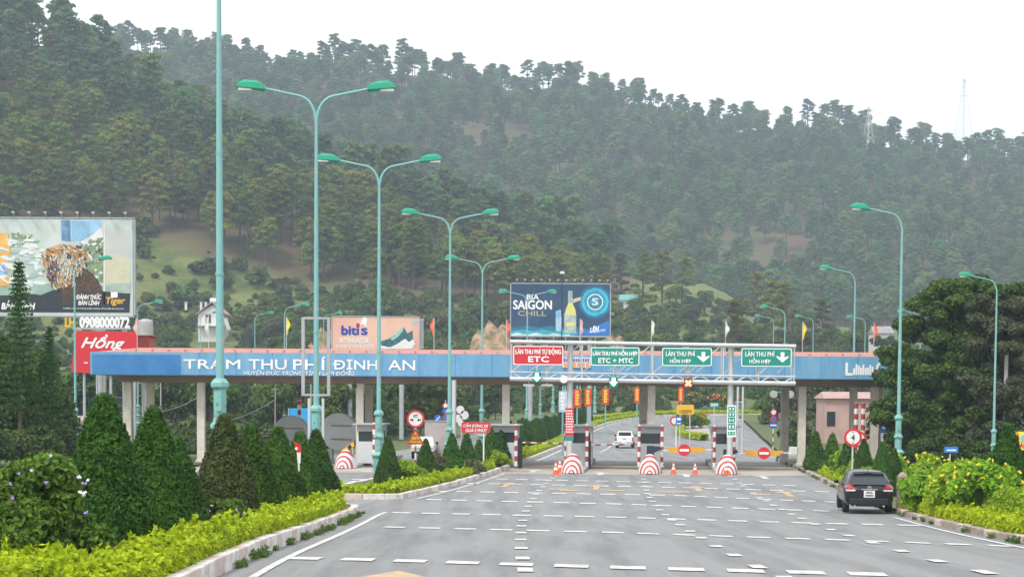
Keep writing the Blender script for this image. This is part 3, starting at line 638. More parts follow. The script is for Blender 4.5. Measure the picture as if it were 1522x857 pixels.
def booth_at(px, Y, label, base=None, w=1.55):
    p = P(px, 650, Y); loc = (p[0], Y, gz(p[0], Y)+.24)
    if base is not None: return dup(base, loc, label, HD)
    t = thing('toll_booth', label, 'toll booth', loc, HD, 'small toll booths on the islands')
    mb = MB(); mb.box((0, 1.4, .72), (w, 2.8, 1.44)); mb.build('lower_panel', M_booth, t, .03)
    mb = MB(); mb.box((0, 1.4, 1.78), (w-.06, 2.74, .66)); mb.build('window', M_glass, t)
    mb = MB(); 
    for x in (-w/2+.05, w/2-.05): 
        for y in (.06, 1.4, 2.74): mb.box((x, y, 1.78), (.09, .09, .68))
    mb.build('window_frame', M_white, t)
    mb = MB(); mb.box((0, 1.4, 2.32), (w+.02, 2.84, .42)); mb.box((0, 1.3, 2.58), (w+.5, 3.5, .1)); mb.build('roof', M_grey, t, .02)
    return t
b1 = booth_at(862, 123.5, 'grey toll booth beside the red banner post')
booth_at(966, 123.5, 'grey toll booth behind the middle canopy column', b1); booth_at(1077, 123.5, 'grey toll booth beside the green banner post', b1)
booth_at(750, 124, 'grey toll booth at the edge of the planted median', b1); booth_at(548, 124, 'grey toll booth on the far carriageway left', b1)
pl = None
for px, Y, lb in ((872.5, 121.5, 'striped pole right of the booth by the red banner'), (767, 121.5, 'thick striped pole at the end of the planted median'), (950, 121.5, 'striped pole left of the middle booth'), (984, 121.5, 'striped pole right of the middle booth'), (1062, 121.5, 'striped pole left of the booth by the green banner'), (1091, 122.5, 'striped pole behind the green banner post'), (841, 122.5, 'striped pole left of the red banner post'), (556, 122.5, 'striped pole beside the far left booth')):
    p = P(px, 650, Y); loc = (p[0], Y, gz(p[0], Y)+.2)
    if pl is None:
        pl = thing('striped_pole', lb, 'pole', loc, 0, 'red and white poles beside the booths'); mb = MB(); spole(mb, 0, 0, 0, 2.75, .1); mb.build('pole_shaft', [M_white, M_strR], pl); mb = MB(); mb.box((0, 0, .03), (.3, .3, .06)); mb.build('base_plate', M_grey, pl)
    else: dup(pl, loc, lb)
# height frame over booth : thin rails joining the striped poles
t = thing('rail_frame', 'thin dark rail frame round the middle toll booth', 'rail frame', (P(967, 630, 121.6)[0], 121.6, gz(0, 121.6)+.2)); mb = MB(); bar(mb, (-.75, 0, 2.72), (.72, 0, 2.78), .03); bar(mb, (-.4, 0, 2.4), (-.75, 0, 2.7), .02); mb.build('top_rail', M_grey, t); mb = MB(); mb.tube([(-.73, 0, 2.7), (-.5, 0, 2.95), (-.3, 0, 2.98)], .02); mb.build('cable', M_black, t)
# raised red/white boom arms
M_wr = [M_white, M_strR]
def boom(pxa, pya, pxb, pyb, Y, label):
    a = P(pxa, pya, Y); b_ = P(pxb, pyb, Y); z = gz(a[0], Y); t = thing('boom_gate', label, 'boom gate', (a[0], Y, z), 0, 'thin striped boom gates'); d = b_-a; mb = MB(); n = 8
    for k in range(n):
        q0 = np.array([0, 0, a[2]-z])+d*k/n; q1 = np.array([0, 0, a[2]-z])+d*(k+1)/n; mb.tube([q0, q1], .045, 8, k % 2)
    mb.build('arm', M_wr, t); mb = MB(); mb.box((0, .1, (a[2]-z)/2+.15), (.3, .36, a[2]-z+.3)); mb.build('cabinet', M_yellow if False else M_black, t, .03)
boom(773, 657, 838, 659, 123, 'thin striped boom across the leftmost toll lane'); boom(875, 661, 946, 660, 123, 'thin striped boom behind the white pickup lane')
def ybar(px0, px1, pyc, label, pxd):
    Y = 121.0; c = (px0+px1)/2; p = P(c, pyc, Y); s = F/Y; z = gz(p[0], Y); t = thing('barrier_arm', label, 'barrier arm', (p[0], Y, z), 0, 'yellow barrier arms closing the lanes'); H_ = p[2]-z; w = (px1-px0)/s
    mb = MB(); n = 22; top = [(-w/2+w*k/n, H_+.17+(.03 if k % 2 else -.02)) for k in range(n+1)]; bot = [(w/2-.35-(w-.7)*k/n, H_-.17+(.03 if k % 2 else -.02)) for k in range(n+1)]
    mb.prism((top+bot)[::-1], 0, .05); mb.build('yellow_board', mat('barrier_yellow', (.75, .38, .02), .5, var=.1, vs=3), t)
    mb = MB(); bar(mb, (-w/2-.6, .06, H_-.05), (w/2+.4, .06, H_+.03), .035); mb.build('arm_rod', M_white, t)
    mb = MB(); mb.box((-w/2-1.0, .1, H_*.6), (.45, .4, H_*1.2)); mb.prism([(-w/2-1.0, H_-.3), (-w/2-.3, H_+.05), (-w/2-.4, H_+.22), (-w/2-1.0, H_+.25)][::1], -.12, -.1+.2); mb.build('motor_cabinet', mat('navy_cabinet', (.02, .03, .07), .4, var=0), t)
    xd = (pxd-c)/s; mb = MB(); mb.disc((xd, H_), .39, -.06, -.02); mb.build('no_entry_disc', M_red, t); mb = MB(); rect(mb, (xd-.3, H_-.075), (xd+.3, H_+.075), -.072, -.061); mb.build('white_bar', M_letter, t)
ybar(990, 1050, 668.5, 'yellow barrier arm with a no entry disc, beside the middle booth', 1017); ybar(1104, 1165, 673, 'yellow barrier arm with a no entry disc, in the rightmost lane', 1135.5)

# ------------------------------------------------------------------ billboards
def bb_frame(t, w, z0, z1, y1=.8, lamps=10, legs=(-.3, .3)):
    mb = MB()
    for x in (-w/2-.06, w/2+.06): mb.box((x, .3, (z0+z1)/2), (.12, .7, z1-z0+.2))
    mb.box((0, .3, z1+.1), (w+.24, .7, .12)); mb.box((0, .3, z0-.08), (w+.24, .7, .16)); mb.build('frame', M_grey, t)
    for i in range(lamps):
        x = -w/2+w*(i+.5)/lamps; mb = MB(); bar(mb, (x, .2, z1), (x+.15, -.7, z1+.5), .035); mb.box((x+.17, -.85, z1+.5), (.22, .3, .12)); mb.build('spot_lamp', M_galv, t)
    for k in legs: mb = MB(); mb.tube([(k*w, .5, 0), (k*w, .5, z0)], .28, 10); mb.build('support', M_grey, t)
M_navy = mat('board_navy', (.03, .085, .16), .4, col2=(.015, .05, .12), vs=.3)
M_bsky = mat('board_cyan', (.05, .55, .75), .4, var=.15, vs=.8); M_bice = mat('board_ice', (.7, .82, .86), .4, var=.05, vs=1)
M_bgold = mat('board_gold', (.45, .4, .25), .5, var=0); M_yel2 = mat('bottle_yellow', (.75, .7, .2), .4, var=.05)
fb = Frame(832, 230.0); q = lambda px, py: fb(px, py); t = thing('billboard', 'navy billboard reading BIA SAIGON CHILL with bottle and cyan ring', 'billboard', fb.loc)
a, b_ = q(758.5, 498), q(906, 423); w = b_[0]-a[0]; xc = (a[0]+b_[0])/2
mb = MB(); rect(mb, a, b_, 0, .1); mb.build('panel', M_navy, t); bb_frame(t, w, a[1], b_[1], lamps=12)
for k, (zc, c_, e) in enumerate(((480, (.02, .22, .36), 0), (485.5, (.05, .48, .62), 0), (490.5, (.7, .85, .88), 0))):
    mb = MB(); n = 24; x_s = np.linspace(a[0], q(875-k*12, 0)[0], n); zt_ = np.array([q(0, zc+1.3*math.sin(i*.9+k)+.035*max(0, i-10)*k)[1] for i in range(n)])
    mb.prism([(x, z) for x, z in zip(x_s, zt_)][::-1]+[(a[0], a[1]), (x_s[-1], a[1])], -.01-.008*k, -.002); mb.build('ice_band', mat('ice_%d' % k, c_, .4, var=.2, vs=.7), t)
mb = MB(); mb.prism([q(852, 498), q(905.5, 476), q(905.5, 498)][::1], -.03, -.02); mb.build('blue_corner', mat('corner_blue', (.02, .2, .6), .4, var=.1), t)
mb = MB(); text(mb, 'BIA', *q(783, 445), *q(801, 437.5), -.02, 0, .04); text(mb, 'SAIGON', *q(763, 459), *q(820, 446.5), -.02, 0, .045); text(mb, 'LÊN', *q(877, 494), *q(890, 485), -.04, 0, .05, .2, .2); text(mb, 'ĐỈNH CHILL', *q(883, 494.5), *q(900, 490.5), -.04, 0, .03, .2, .2); mb.build('lettering', M_letter, t)
mb = MB(); text(mb, 'CHILL', *q(770, 469), *q(812, 462), -.02, 0, .03); mb.build('gold_lettering', M_bgold, t)
for r, m_, yy_ in ((23, mat('ring_dim', (.01, .2, .36), .4, var=.2, vs=.8), -.012), (19.5, M_bsky, -.02), (15.5, mat('ring_mid', (.03, .36, .52), .4, var=.2), -.028), (12, M_bice, -.036), (10.3, mat('ring_in', (.04, .33, .48), .4, var=.3, vs=2), -.044)):
    c_ = q(884.5, 448.5); mb = MB(); n = 40; rr_ = r/(F/230)
    mb.prism([(c_[0]+rr_*(1+(.06*rng.random() if r > 15 else 0))*math.cos(k*6.2832/n), c_[1]+rr_*(1+(.08*rng.random() if r > 15 else 0))*math.sin(k*6.2832/n)) for k in range(n)], yy_, yy_+.006); mb.build('ring', m_, t)
mb = MB(); text(mb, 'S', *q(880, 453), *q(889, 443), -.05, 0, .05); mb.build('emblem', M_bice, t)
bp_ = [(848, 495), (838.5, 495), (838.5, 467), (841, 459), (844, 452), (844.5, 432), (851, 432), (851.5, 452), (855, 459), (856.5, 467), (856.5, 495)]
mb = MB(); mb.prism([q(*k) for k in bp_], -.06, -.03); mb.build('bottle', mat('bottle_glass', (.5, .62, .6), .3, var=.25, vs=1.2), t)
mb = MB(); mb.prism([q(*k) for k in ((840, 468), (842, 458), (845, 450), (851, 450), (854, 458), (856, 468))], -.07, -.06); rect(mb, q(841, 484), q(855, 479), -.07, -.06); mb.build('bottle_glow', M_yel2, t)
mb = MB(); mb.prism([q(*k) for k in ((826, 492), (826, 462), (833.5, 460), (835.5, 492))][::-1], -.05, -.03); mb.build('can', mat('can_blue', (.1, .38, .6), .3, col2=(.6, .7, .75), vs=1.5), t)
mb = MB(); mb.prism([q(*k) for k in ((852, 450), (863, 446), (864, 441), (852, 444))][::1], -.05, -.03); mb.build('ticket', mat('ticket', (.6, .58, .42), .5, var=.1), t)

fb = Frame(558, 215.0); q = lambda px, py: fb(px, py); t = thing('billboard', 'salmon pink billboard reading BITI\'S with a dark running shoe', 'billboard', fb.loc)
a, b_ = q(494, 532), q(623, 472); mb = MB(); rect(mb, a, b_, 0, .1); mb.build('panel', mat('board_salmon', (.72, .36, .27), .5, col2=(.78, .5, .38), vs=.12, thr=(.4, .6)), t)
bb_frame(t, b_[0]-a[0], a[1], b_[1], lamps=0)
mb = MB(); rect(mb, q(624, 518), q(629.5, 473), .1, .5)
for k in range(10): rect(mb, q(624, 477+k*4.4), q(629.5, 475.5+k*4.4), 0, .1)
mb.build('side_lattice', M_grey, t)
mb = MB(); text(mb, 'biti', *q(508, 497), *q(533, 484), -.03, 0, .07); text(mb, 's', *q(537, 497), *q(546, 487.5), -.03, 0, .07); mb.build('brand_lettering', mat('logo_blue', (.01, .06, .4), .4, var=0), t)
mb = MB(); mb.disc(q(532, 483), .24, -.035, -.02); mb.build('red_dot', M_red, t)
mb = MB(); mb.prism([q(*k) for k in ((534, 484), (541, 470), (546, 474), (544, 486), (540, 481))], -.03, -.02)
text(mb, 'BITISHUNTER', *q(505, 509), *q(548, 502), -.02, 0, .03, .15); text(mb, 'VẠN DẶM VIỆT', *q(500, 518), *q(557, 511), -.02, 0, .02, .3); mb.build('white_lettering', M_letter, t)
shoe = [(566, 507), (567, 514), (580, 516), (600, 515.5), (616, 514.5), (617, 510), (614, 503), (613.5, 491), (605, 495), (603.5, 491.5), (600, 486), (596, 491), (588, 497), (578, 503)]
mb = MB(); mb.prism([q(*k) for k in shoe], -.02, -.002); mb.build('shoe_upper', mat('shoe_teal', (.02, .06, .09), .5, col2=(.05, .2, .2), vs=2), t)
mb = MB(); mb.prism([q(*k) for k in ((566, 513), (580, 515.8), (590, 511), (602, 503), (608, 508), (614, 503.5), (617, 511), (612, 518), (566, 518))], -.03, -.022); mb.build('shoe_sole', M_white, t)
mb = MB(); mb.prism([q(*k) for k in ((580, 503), (588, 497), (598, 487), (600, 490), (592, 500), (583, 506))], -.03, -.022); mb.disc(q(617, 479), .3, -.02, -.01, rin=.14); mb.build('mint_laces', mat('mint', (.25, .65, .6), .5, var=.1), t)

fb = Frame(70, 170.0); q = lambda px, py: fb(px, py); t = thing('billboard', 'large beer billboard with an open jawed orange animal in a pale street', 'billboard', fb.loc)
a, b_ = q(-62, 467), q(197, 326); mb = MB(); rect(mb, a, b_, 0, .15); mb.build('panel', mat('board_pale', (.42, .52, .48), .5, col2=(.62, .66, .64), vs=.35), t)
bb_frame(t, b_[0]-a[0], a[1], b_[1], lamps=11)
def strokes(nm, t, q, reg, n, mats_, y, l0, l1, w0, w1, ang=None):
    P_ = np.array(reg, float); lo, hi = P_.min(0), P_.max(0); mb = MB(); k = 0
    def inside(x, z):
        c = False; j = len(P_)-1
        for i in range(len(P_)):
            if (P_[i][1] > z) != (P_[j][1] > z) and x < (P_[j][0]-P_[i][0])*(z-P_[i][1])/(P_[j][1]-P_[i][1])+P_[i][0]: c = not c
            j = i
        return c
    while k < n:
        x, z = rng.uniform(lo[0], hi[0]), rng.uniform(lo[1], hi[1])
        if not inside(x, z): continue
        a = rng.random()*6.28 if ang is None else ang+rng.normal()*.35; l = rng.uniform(l0, l1)/2; w = rng.uniform(w0, w1)/2; c_, s_ = math.cos(a), math.sin(a)
        pts = [q(x+c_*u*l-s_*v*w, z+s_*u*l+c_*v*w) for u, v in ((-1, 0), (-.4, -1), (.6, -.7), (1, 0), (.5, .9), (-.5, .7))]
        yy_ = y-.0006*k; mb.add([(a_, yy_, b__) for a_, b__ in pts], [tuple(range(6))], int(rng.integers(0, len(mats_)))); k += 1
    return mb.build(nm, mats_, t)
def flat(nm, c): return mat(nm, c, .5, var=0)
def patch(nm, pts, m_, y, jit=0): mb = MB(); mb.prism([q(px+rng.uniform(-jit, jit), py+rng.uniform(-jit, jit)) for px, py in pts][::-1], y-.01, y); return mb.build(nm, m_, t)
patch('building_blue', [(90, 327), (152, 327), (150, 340), (118, 359), (90, 357)], mat('bb_blue', (.25, .5, .75), .5, col2=(.45, .65, .8), vs=.9), -.01)
patch('tower_dark', [(91, 327), (104, 327), (105, 358), (92, 357)], mat('bb_tower', (.07, .18, .33), .5, col2=(.2, .35, .5), vs=1.5), -.03)
mb = MB()
for k in range(9): rect(mb, q(107, 331+k*3.2), q(134, 330+k*3.2), -.035, -.03)
mb.build('storey_lines', mat('bb_lines', (.2, .42, .68), .5, var=0), t)
patch('wall_grey', [(154, 335), (193, 342), (193, 384), (154, 377)], mat('bb_wall', (.55, .57, .55), .5, var=.06, vs=.5), -.01)
patch('wall_cream', [(154, 377), (193, 384), (193, 421), (154, 421)], mat('bb_cream', (.55, .52, .35), .5, col2=(.62, .6, .45), vs=1.2), -.01)
patch('awning', [(116, 361), (136, 350), (153, 336), (153, 352), (132, 365)], M_white, -.02)
patch('tree_blotch', [(120, 362), (153, 352), (153, 420), (132, 412), (122, 380)], mat('bb_green', (.16, .26, .12), .6, col2=(.3, .36, .24), vs=1.3), -.015, 2)
patch('tree_blotch', [(16, 346), (44, 350), (48, 362), (20, 366)], mat('bb_green', (0, 0, 0)), -.015, 2)
patch('teal_ground', [(-62, 425), (60, 420), (120, 426), (193, 421), (193, 436), (-62, 440)], mat('bb_tealg', (.24, .38, .33), .5, col2=(.4, .5, .42), vs=.6), -.02, 1)
patch('dark_ground', [(-62, 441), (52, 436), (60, 438), (90, 426), (193, 437), (193, 464), (-62, 464)], mat('bb_dark', (.025, .04, .05), .5, var=.2), -.03, 1)
M_tg = mat('bb_orange', (.62, .3, .08), .5, col2=(.5, .45, .35), vs=1.6, thr=(.42, .55))
patch('animal_head', [(62, 378), (72, 368), (92, 362), (108, 366), (122, 372), (134, 378), (132, 388), (122, 392), (126, 410), (116, 424), (98, 426), (84, 430), (72, 420), (66, 398)], M_tg, -.045, 1)
patch('animal_cheek', [(90, 368), (104, 366), (112, 378), (118, 398), (110, 412), (96, 420), (90, 404)], mat('bb_fur', (.6, .58, .5), .6, col2=(.22, .22, .16), vs=2.2), -.055, 1)
patch('open_mouth', [(72, 388), (84, 385), (88, 398), (85, 418), (76, 424), (70, 410)], mat('bb_mouth', (.1, .09, .13), .6, col2=(.3, .18, .14), vs=2), -.06, .5)
patch('animal_body', [(122, 396), (134, 404), (146, 416), (152, 430), (152, 452), (94, 452), (90, 428), (110, 420)], mat('bb_body', (.11, .055, .03), .6, col2=(.035, .03, .03), vs=1), -.05, 1)
for k, (u, v) in enumerate(((98, 372), (104, 380), (108, 390), (112, 400), (118, 378), (126, 384))): patch('fur_stripe', [(u, v), (u+1.6, v), (u+4, v+12), (u+2, v+12)], mat('bb_dark', (0, 0, 0)), -.07)
FO, FW, FD, FG = flat('paint_orange', (.6, .28, .07)), flat('paint_fur', (.66, .63, .55)), flat('paint_dark', (.08, .07, .06)), flat('paint_olive', (.25, .26, .16))
F1, F2, F3, F4 = flat('paint_mist', (.7, .76, .74)), flat('paint_teal', (.36, .5, .45)), flat('paint_leaf', (.2, .32, .14)), flat('paint_sand', (.6, .56, .4))
strokes('mist_strokes', t, q, [(-60, 370), (60, 350), (75, 370), (62, 400), (60, 425), (-60, 425)], 110, [F1, F1, F2, F1], -.022, 8, 26, 3, 8, .1)
strokes('leaf_strokes', t, q, [(16, 344), (46, 348), (50, 364), (18, 368)], 40, [F3, F2, F1, F4], -.022, 3, 9, 2, 4)
strokes('leaf_strokes', t, q, [(108, 362), (153, 352), (153, 425), (132, 412), (122, 374)], 110, [F3, F3, FG, F1, F2, FD], -.022, 3, 10, 1.5, 5)
strokes('orange_fur', t, q, [(62, 380), (72, 369), (92, 363), (108, 366), (134, 378), (132, 390), (118, 388), (96, 374), (74, 380), (64, 390)], 150, [FO, FO, FW, FD, FO], -.075, 3, 9, 1.2, 3, .6)
strokes('pale_fur', t, q, [(64, 384), (88, 374), (104, 372), (120, 388), (124, 408), (114, 424), (98, 426), (84, 430), (72, 420)], 190, [FW, FW, FG, FD, FO, FW], -.13, 3, 9, 1.2, 3, 1.3)
strokes('mouth_strokes', t, q, [(73, 390), (84, 387), (88, 399), (85, 417), (77, 422), (71, 410)], 40, [FD, FD, flat('paint_mouth', (.3, .16, .14)), flat('paint_plum', (.14, .1, .16))], -.25, 2, 7, 1.5, 3)
strokes('body_strokes', t, q, [(122, 396), (134, 404), (150, 424), (150, 434), (110, 434), (100, 428)], 90, [flat('paint_brown', (.13, .06, .035)), FD, flat('paint_umber', (.07, .04, .03))], -.055, 4, 12, 2, 4, .9)
patch('bottle', [(-14, 372), (-8, 346), (12, 346), (16, 372), (13, 425), (-14, 425)], mat('bb_bottle', (.75, .35, .05), .4, col2=(.8, .5, .15), vs=1), -.05)
mb = MB(); mb.disc(q(2, 402), .6, -.07, -.06); mb.build('bottle_label', mat('bb_lab', (.05, .2, .6), .5, col2=(.5, .6, .75), vs=2), t)
patch('poster_edge', [(154, 336), (156, 336), (156, 452), (154, 452)], M_white, -.03)
mb = MB(); text(mb, 'ĐÁNH THỨC', *q(114, 444.5), *q(151, 436), -.13, 0, .04, .2); text(mb, 'BẢN LĨNH', *q(117, 453), *q(148, 444.8), -.13, 0, .04, .2); text(mb, 'A BẢN LĨNH', *q(-8, 459), *q(52, 447), -.06, 0, .05, .2)
text(mb, 'THƯỞNG THỨC CÓ TRÁCH NHIỆM. KHÔNG UỐNG RƯỢU BIA KHI LÁI XE', *q(94, 459.5), *q(184, 456.8), -.06, 0, .02); rect(mb, q(165, 442), q(175, 434), -.06, -.05); mb.build('lettering', M_letter, t)
mb = MB(); text(mb, 'Tiger', *q(158, 454), *q(186, 442), -.06, 0, .04, .2); mb.build('gold_lettering', mat('bb_gold', (.75, .42, .04), .4, var=0), t)

fb = Frame(150, 168.0); q = lambda px, py: fb(px, py); t = thing('number_board', 'long white board of phone digits under the large beer billboard', 'sign board', fb.loc)
mb = MB(); rect(mb, q(108, 489), q(194, 486.5), 0, .1); rect(mb, q(118, 497), q(120, 489), 0, .1); rect(mb, q(186, 497), q(188, 489), 0, .1); mb.tube([(q(140, 0)[0], .1, 0), (q(140, 0)[0], .1, q(0, 489)[1])], .1); mb.tube([(q(180, 0)[0], .1, 0), (q(180, 0)[0], .1, q(0, 489)[1])], .1); mb.build('rack', M_grey, t)
mb = MB(); text(mb, '0908000072', *q(119, 486), *q(192, 471.5), 0, 0, .07); mb.build('digits', M_letter, t); mb = MB(); text(mb, 'LH', *q(97, 485), *q(111, 472), 0, 0, .07); mb.build('yellow_letters', M_yellow, t)
fb = Frame(172, 160.0); q = lambda px, py: fb(px, py); t = thing('billboard', 'bright red billboard with the white flowing word Hồng behind the canopy end', 'billboard', fb.loc)
mb = MB(); mb.prism([q(*k) for k in ((106, 543), (114, 491), (203, 493), (203, 560), (106, 552))][::-1], 0, .15); mb.build('panel', mat('poster_red', (.66, .015, .03), .45, var=.04), t)
mb = MB(); text(mb, 'Hồng', *q(121, 521), *q(185, 497), -.02, 0, .03, .4, -.01); mb.box(((q(124, 0)[0]), -.02, q(0, 538)[1]), (.3, .02, .1)); mb.build('lettering', M_letter, t)
mb = MB(); 
for px in (120, 160, 196): mb.tube([(q(px, 0)[0], .3, 0), (q(px, 0)[0], .3, q(0, 520)[1])], .12)
mb.build('support', M_grey, t)
fb = Frame(212, 175.0); q = lambda px, py: fb(px, py); t = thing('storage_block', 'dull red block beside the red billboard', 'block', fb.loc); mb = MB(); rect(mb, q(198, 556), q(221, 498), 0, 3); mb.build('block_wall', mat('dull_red_wall', (.5, .07, .05), .7, var=.1), t); mb = MB(); rect(mb, (q(197, 0)[0], q(0, 498)[1]), (q(222, 0)[0], q(0, 496.5)[1]), -.1, 3.1); mb.build('coping', mat('dull_red_coping', (.4, .08, .06), .7), t); mb = MB(); mb.tube([(q(205, 0)[0], 1.5, 0), (q(205, 0)[0], 1.5, q(0, 556)[1])], .15); mb.build('support', M_grey, t)
t = thing('water_tank', 'pale grey cylindrical tank rising behind the dull red block', 'water tank', Frame(217, 182).loc); fb = Frame(217, 182); z_ = fb(217, 474)[1]; mb = MB(); mb.lathe([(.72, z_*.5), (.72, z_-.3), (.66, z_-.1), (.3, z_)], 18); mb.build('tank_shell', mat('tank_grey', (.5, .5, .5), .6, col2=(.36, .33, .3), vs=1), t); mb = MB(); mb.lathe([(.76, z_*.6), (.76, z_*.6+.1)], 18); mb.build('hoop', M_grey, t); mb = MB(); mb.tube([(0, 0, 0), (0, 0, z_*.5)], .12); mb.build('support', M_grey, t)

# empty sign frame
fb = Frame(470, 69.0); q = lambda px, py: fb(px, py); t = thing('empty_billboard', 'empty grey rectangular sign frame between the cone trees and the canopy', 'sign frame', fb.loc); mb = MB()
rect(mb, q(448, 588), q(452.5, 471), 0, .16); rect(mb, q(486, 588), q(490.5, 471), 0, .16); rect(mb, q(452.5, 474), q(486, 471), 0, .14); rect(mb, q(452.5, 588), q(486, 585), 0, .14); mb.build('frame', M_grey, t)
mb = MB(); x = q(480, 0)[0]; mb.box((x, .08, q(0, 588.5)[1]/2), (.09, .09, q(0, 588.5)[1])); x2 = q(459, 0)[0]; mb.box((x2, .08, q(0, 588.5)[1]/2), (.09, .09, q(0, 588.5)[1])); mb.build('post', M_galv, t)
# ------------------------------------------------------------------ street lamps
def lamp_base(mb):
    mb.lathe([(.36, 0), (.36, .16), (.30, .22), (.27, .5), (.25, 1.0), (.24, 1.32), (.33, 1.42), (.38, 1.5), (.30, 1.58), (.20, 1.66), (.20, 2.28), (.27, 2.34), (.27, 2.42), (.20, 2.5), (.175, 2.62), (.175, 3.36), (.25, 3.44), (.25, 3.54), (.15, 3.66)], 8, smooth=False)
    for k in range(8):
        a = math.pi/8+k*math.pi/4+math.pi/8; mb.box((.245*math.cos(a), .245*math.sin(a), .78), (.05, .05, .95), 0, a)
LH = 14.75
def arm_parts(t, sgn, tilt=0.0):
    mb = MB(); s = np.linspace(0, 1, 9); path = [(sgn*.0, 0, LH-.35)]
    for k in s[1:]: a = k*math.pi/2*.92; path.append((sgn*(.03+.72*(1-math.cos(a))), 0, LH-.35+.92*math.sin(a)))
    path.append((sgn*2.1, 0, LH+.86)); mb.tube(path, np.linspace(.06, .045, len(path)), 8); arm = mb.build('arm', M_teal, t)
    prof = [(1.95, LH+.76), (1.95, LH+.93), (2.25, LH+1.05), (2.7, LH+1.08), (2.95, LH+1.0), (3.0, LH+.86), (2.3, LH+.80)]
    mb = MB(); n = len(prof); rings = []
    for y, kz in ((-.2, .55), (-.15, .9), (0, 1), (.15, .9), (.2, .55)):
        rings.append([(sgn*x, y, (LH+.9)+(z-LH-.9)*kz*1.45) for x, z in prof])
    V = np.array(rings).reshape(-1, 3); fs = [(i*n+j, i*n+(j+1) % n, (i+1)*n+(j+1) % n, (i+1)*n+j) for i in range(4) for j in range(n)]
    mb.add(V, fs, 0, True); mb.add(V[:n], [tuple(range(n))], 0); mb.add(V[-n:], [tuple(range(n))], 0)
    hd = mb.build('lamp_head', M_head, t)
    mb = MB(); mb.box((sgn*2.68, 0, LH+.79), (.5, .3, .08), 0, 0, 1); mb.build('lens', M_lens, hd)
def lamp(name, arms, label, group):
    t = thing(name, label, 'street lamp', (0, 0, 0), 0, group)
    mb = MB(); mb.tube([(0, 0, 3.6), (0, 0, 7), (0, 0, 11), (0, 0, LH-.3)], [.11, .095, .075, .06], 12); 
    for zc_ in (6.4, 9.6): mb.tube([(0, 0, zc_), (0, 0, zc_+.08)], .115 if zc_ < 8 else .095, 12)
    mb.build('pole', M_teal, t); mb = MB(); mb.box((0, -.2, 3.0), (.14, .04, .42)); mb.build('access_door', M_tealdk, t)
    mb = MB(); lamp_base(mb); mb.build('ornamental_base', M_tealdk, t)
    for s in arms: arm_parts(t, s)
    return t
def lampY(px, hy, extra=.2):
    for Y in np.arange(20, 420, .5):
        p = P(px, hy, Y)
        if p[2] >= gz(0, Y)+LH+.9+extra: return Y
    return 300.0
GD = 'double armed lamps along the median'; first = None
for px, hy, Y, zo, lb in ((327, None, 50.5, .35, 'nearest teal lamp post, so tall that its top leaves the frame'), (470, 144, 72, .1, 'tallest double armed teal lamp with both green heads in view'), (563, 244, 91, 0, 'double armed teal lamp whose ornate base stands on the tip of the second median'), (668, 332, 116, 0, 'double armed teal lamp left of the red no stopping board'),
                          (716, 382, 151, 0, 'double armed teal lamp above the red no stopping board'), (783, 433, None, 0, 'double armed teal lamp in front of the left half of the navy billboard'), (803, 456, None, 0, 'double armed teal lamp in front of the word CHILL'), (822, 472, None, 0, 'double armed teal lamp in front of the bottle on the navy billboard'),
                          (840, 481, None, 0, 'double armed teal lamp rising beside the left gantry post'), (862, 491, None, 0, 'small far double armed teal lamp under the navy billboard'), (884, 499, None, 0, 'farthest double armed teal lamp under the right end of the navy billboard')):
    Y = Y or lampY(px, hy); x = P(px, 600, Y)[0]; loc = (x, Y, gz(x, Y)+.2+zo)
    if first is None: first = lamp('double_street_lamp', (-1, 1), lb, GD); first.location = loc
    else: dup(first, loc, lb, 0)
    if first.location[1] == Y: pass
GS = 'single armed lamps beside the carriageways'; left1 = right1 = None
for px, hy, Y, side, lb in ((1336, 309, 110, -1, 'single armed teal lamp standing behind the black parked car'), (1268, 376, 157, -1, 'single armed teal lamp by the right end of the canopy'), (1478, 408, 114, -1, 'single armed teal lamp half hidden by the big right tree'), (1366, 462, 236, -1, 'single armed teal lamp whose arm reaches out of the big right tree'),
                            (1284, 478, None, -1, 'single armed teal lamp left of the orange flag'), (1207, 487, None, -1, 'single armed teal lamp behind the yellow flag over the canopy right'), (1165, 454, None, -1, 'single armed teal lamp above the rightmost lane sign'), (1148, 495, None, -1, 'small far single armed lamp just above the rightmost lane sign'),
                            (112, 363, 152, 1, 'single armed teal lamp in front of the large beer billboard'), (-24, 389, 178, 1, 'teal lamp whose head alone enters at the left edge'), (205, 446, None, 1, 'single armed teal lamp beside the pale tank'), (423, 450, None, 1, 'single armed teal lamp carrying the yellow flag on the left'),
                            (379, 477, None, 1, 'single armed teal lamp between the white house and the yellow flag'), (481, 467, None, 1, 'single armed teal lamp at the left edge of the salmon billboard'), (298, 478, None, 1, 'single armed teal lamp just in front of the white hillside house')):
    Y = Y or lampY(px, hy); x = P(px, 600, Y)[0]; loc = [x, Y, gz(x, Y)+.05]; sc = 1.0
    if px == 1478: sc = (P(px, hy, Y)[2]-loc[2])/(LH+.95)
    src = left1 if side < 0 else right1
    if src is None:
        src = lamp('street_lamp', (side,), lb, GS); src.location = loc; src.scale = (sc,)*3
        if side < 0: left1 = src
        else: right1 = src
    else: dup(src, loc, lb, 0, sc)

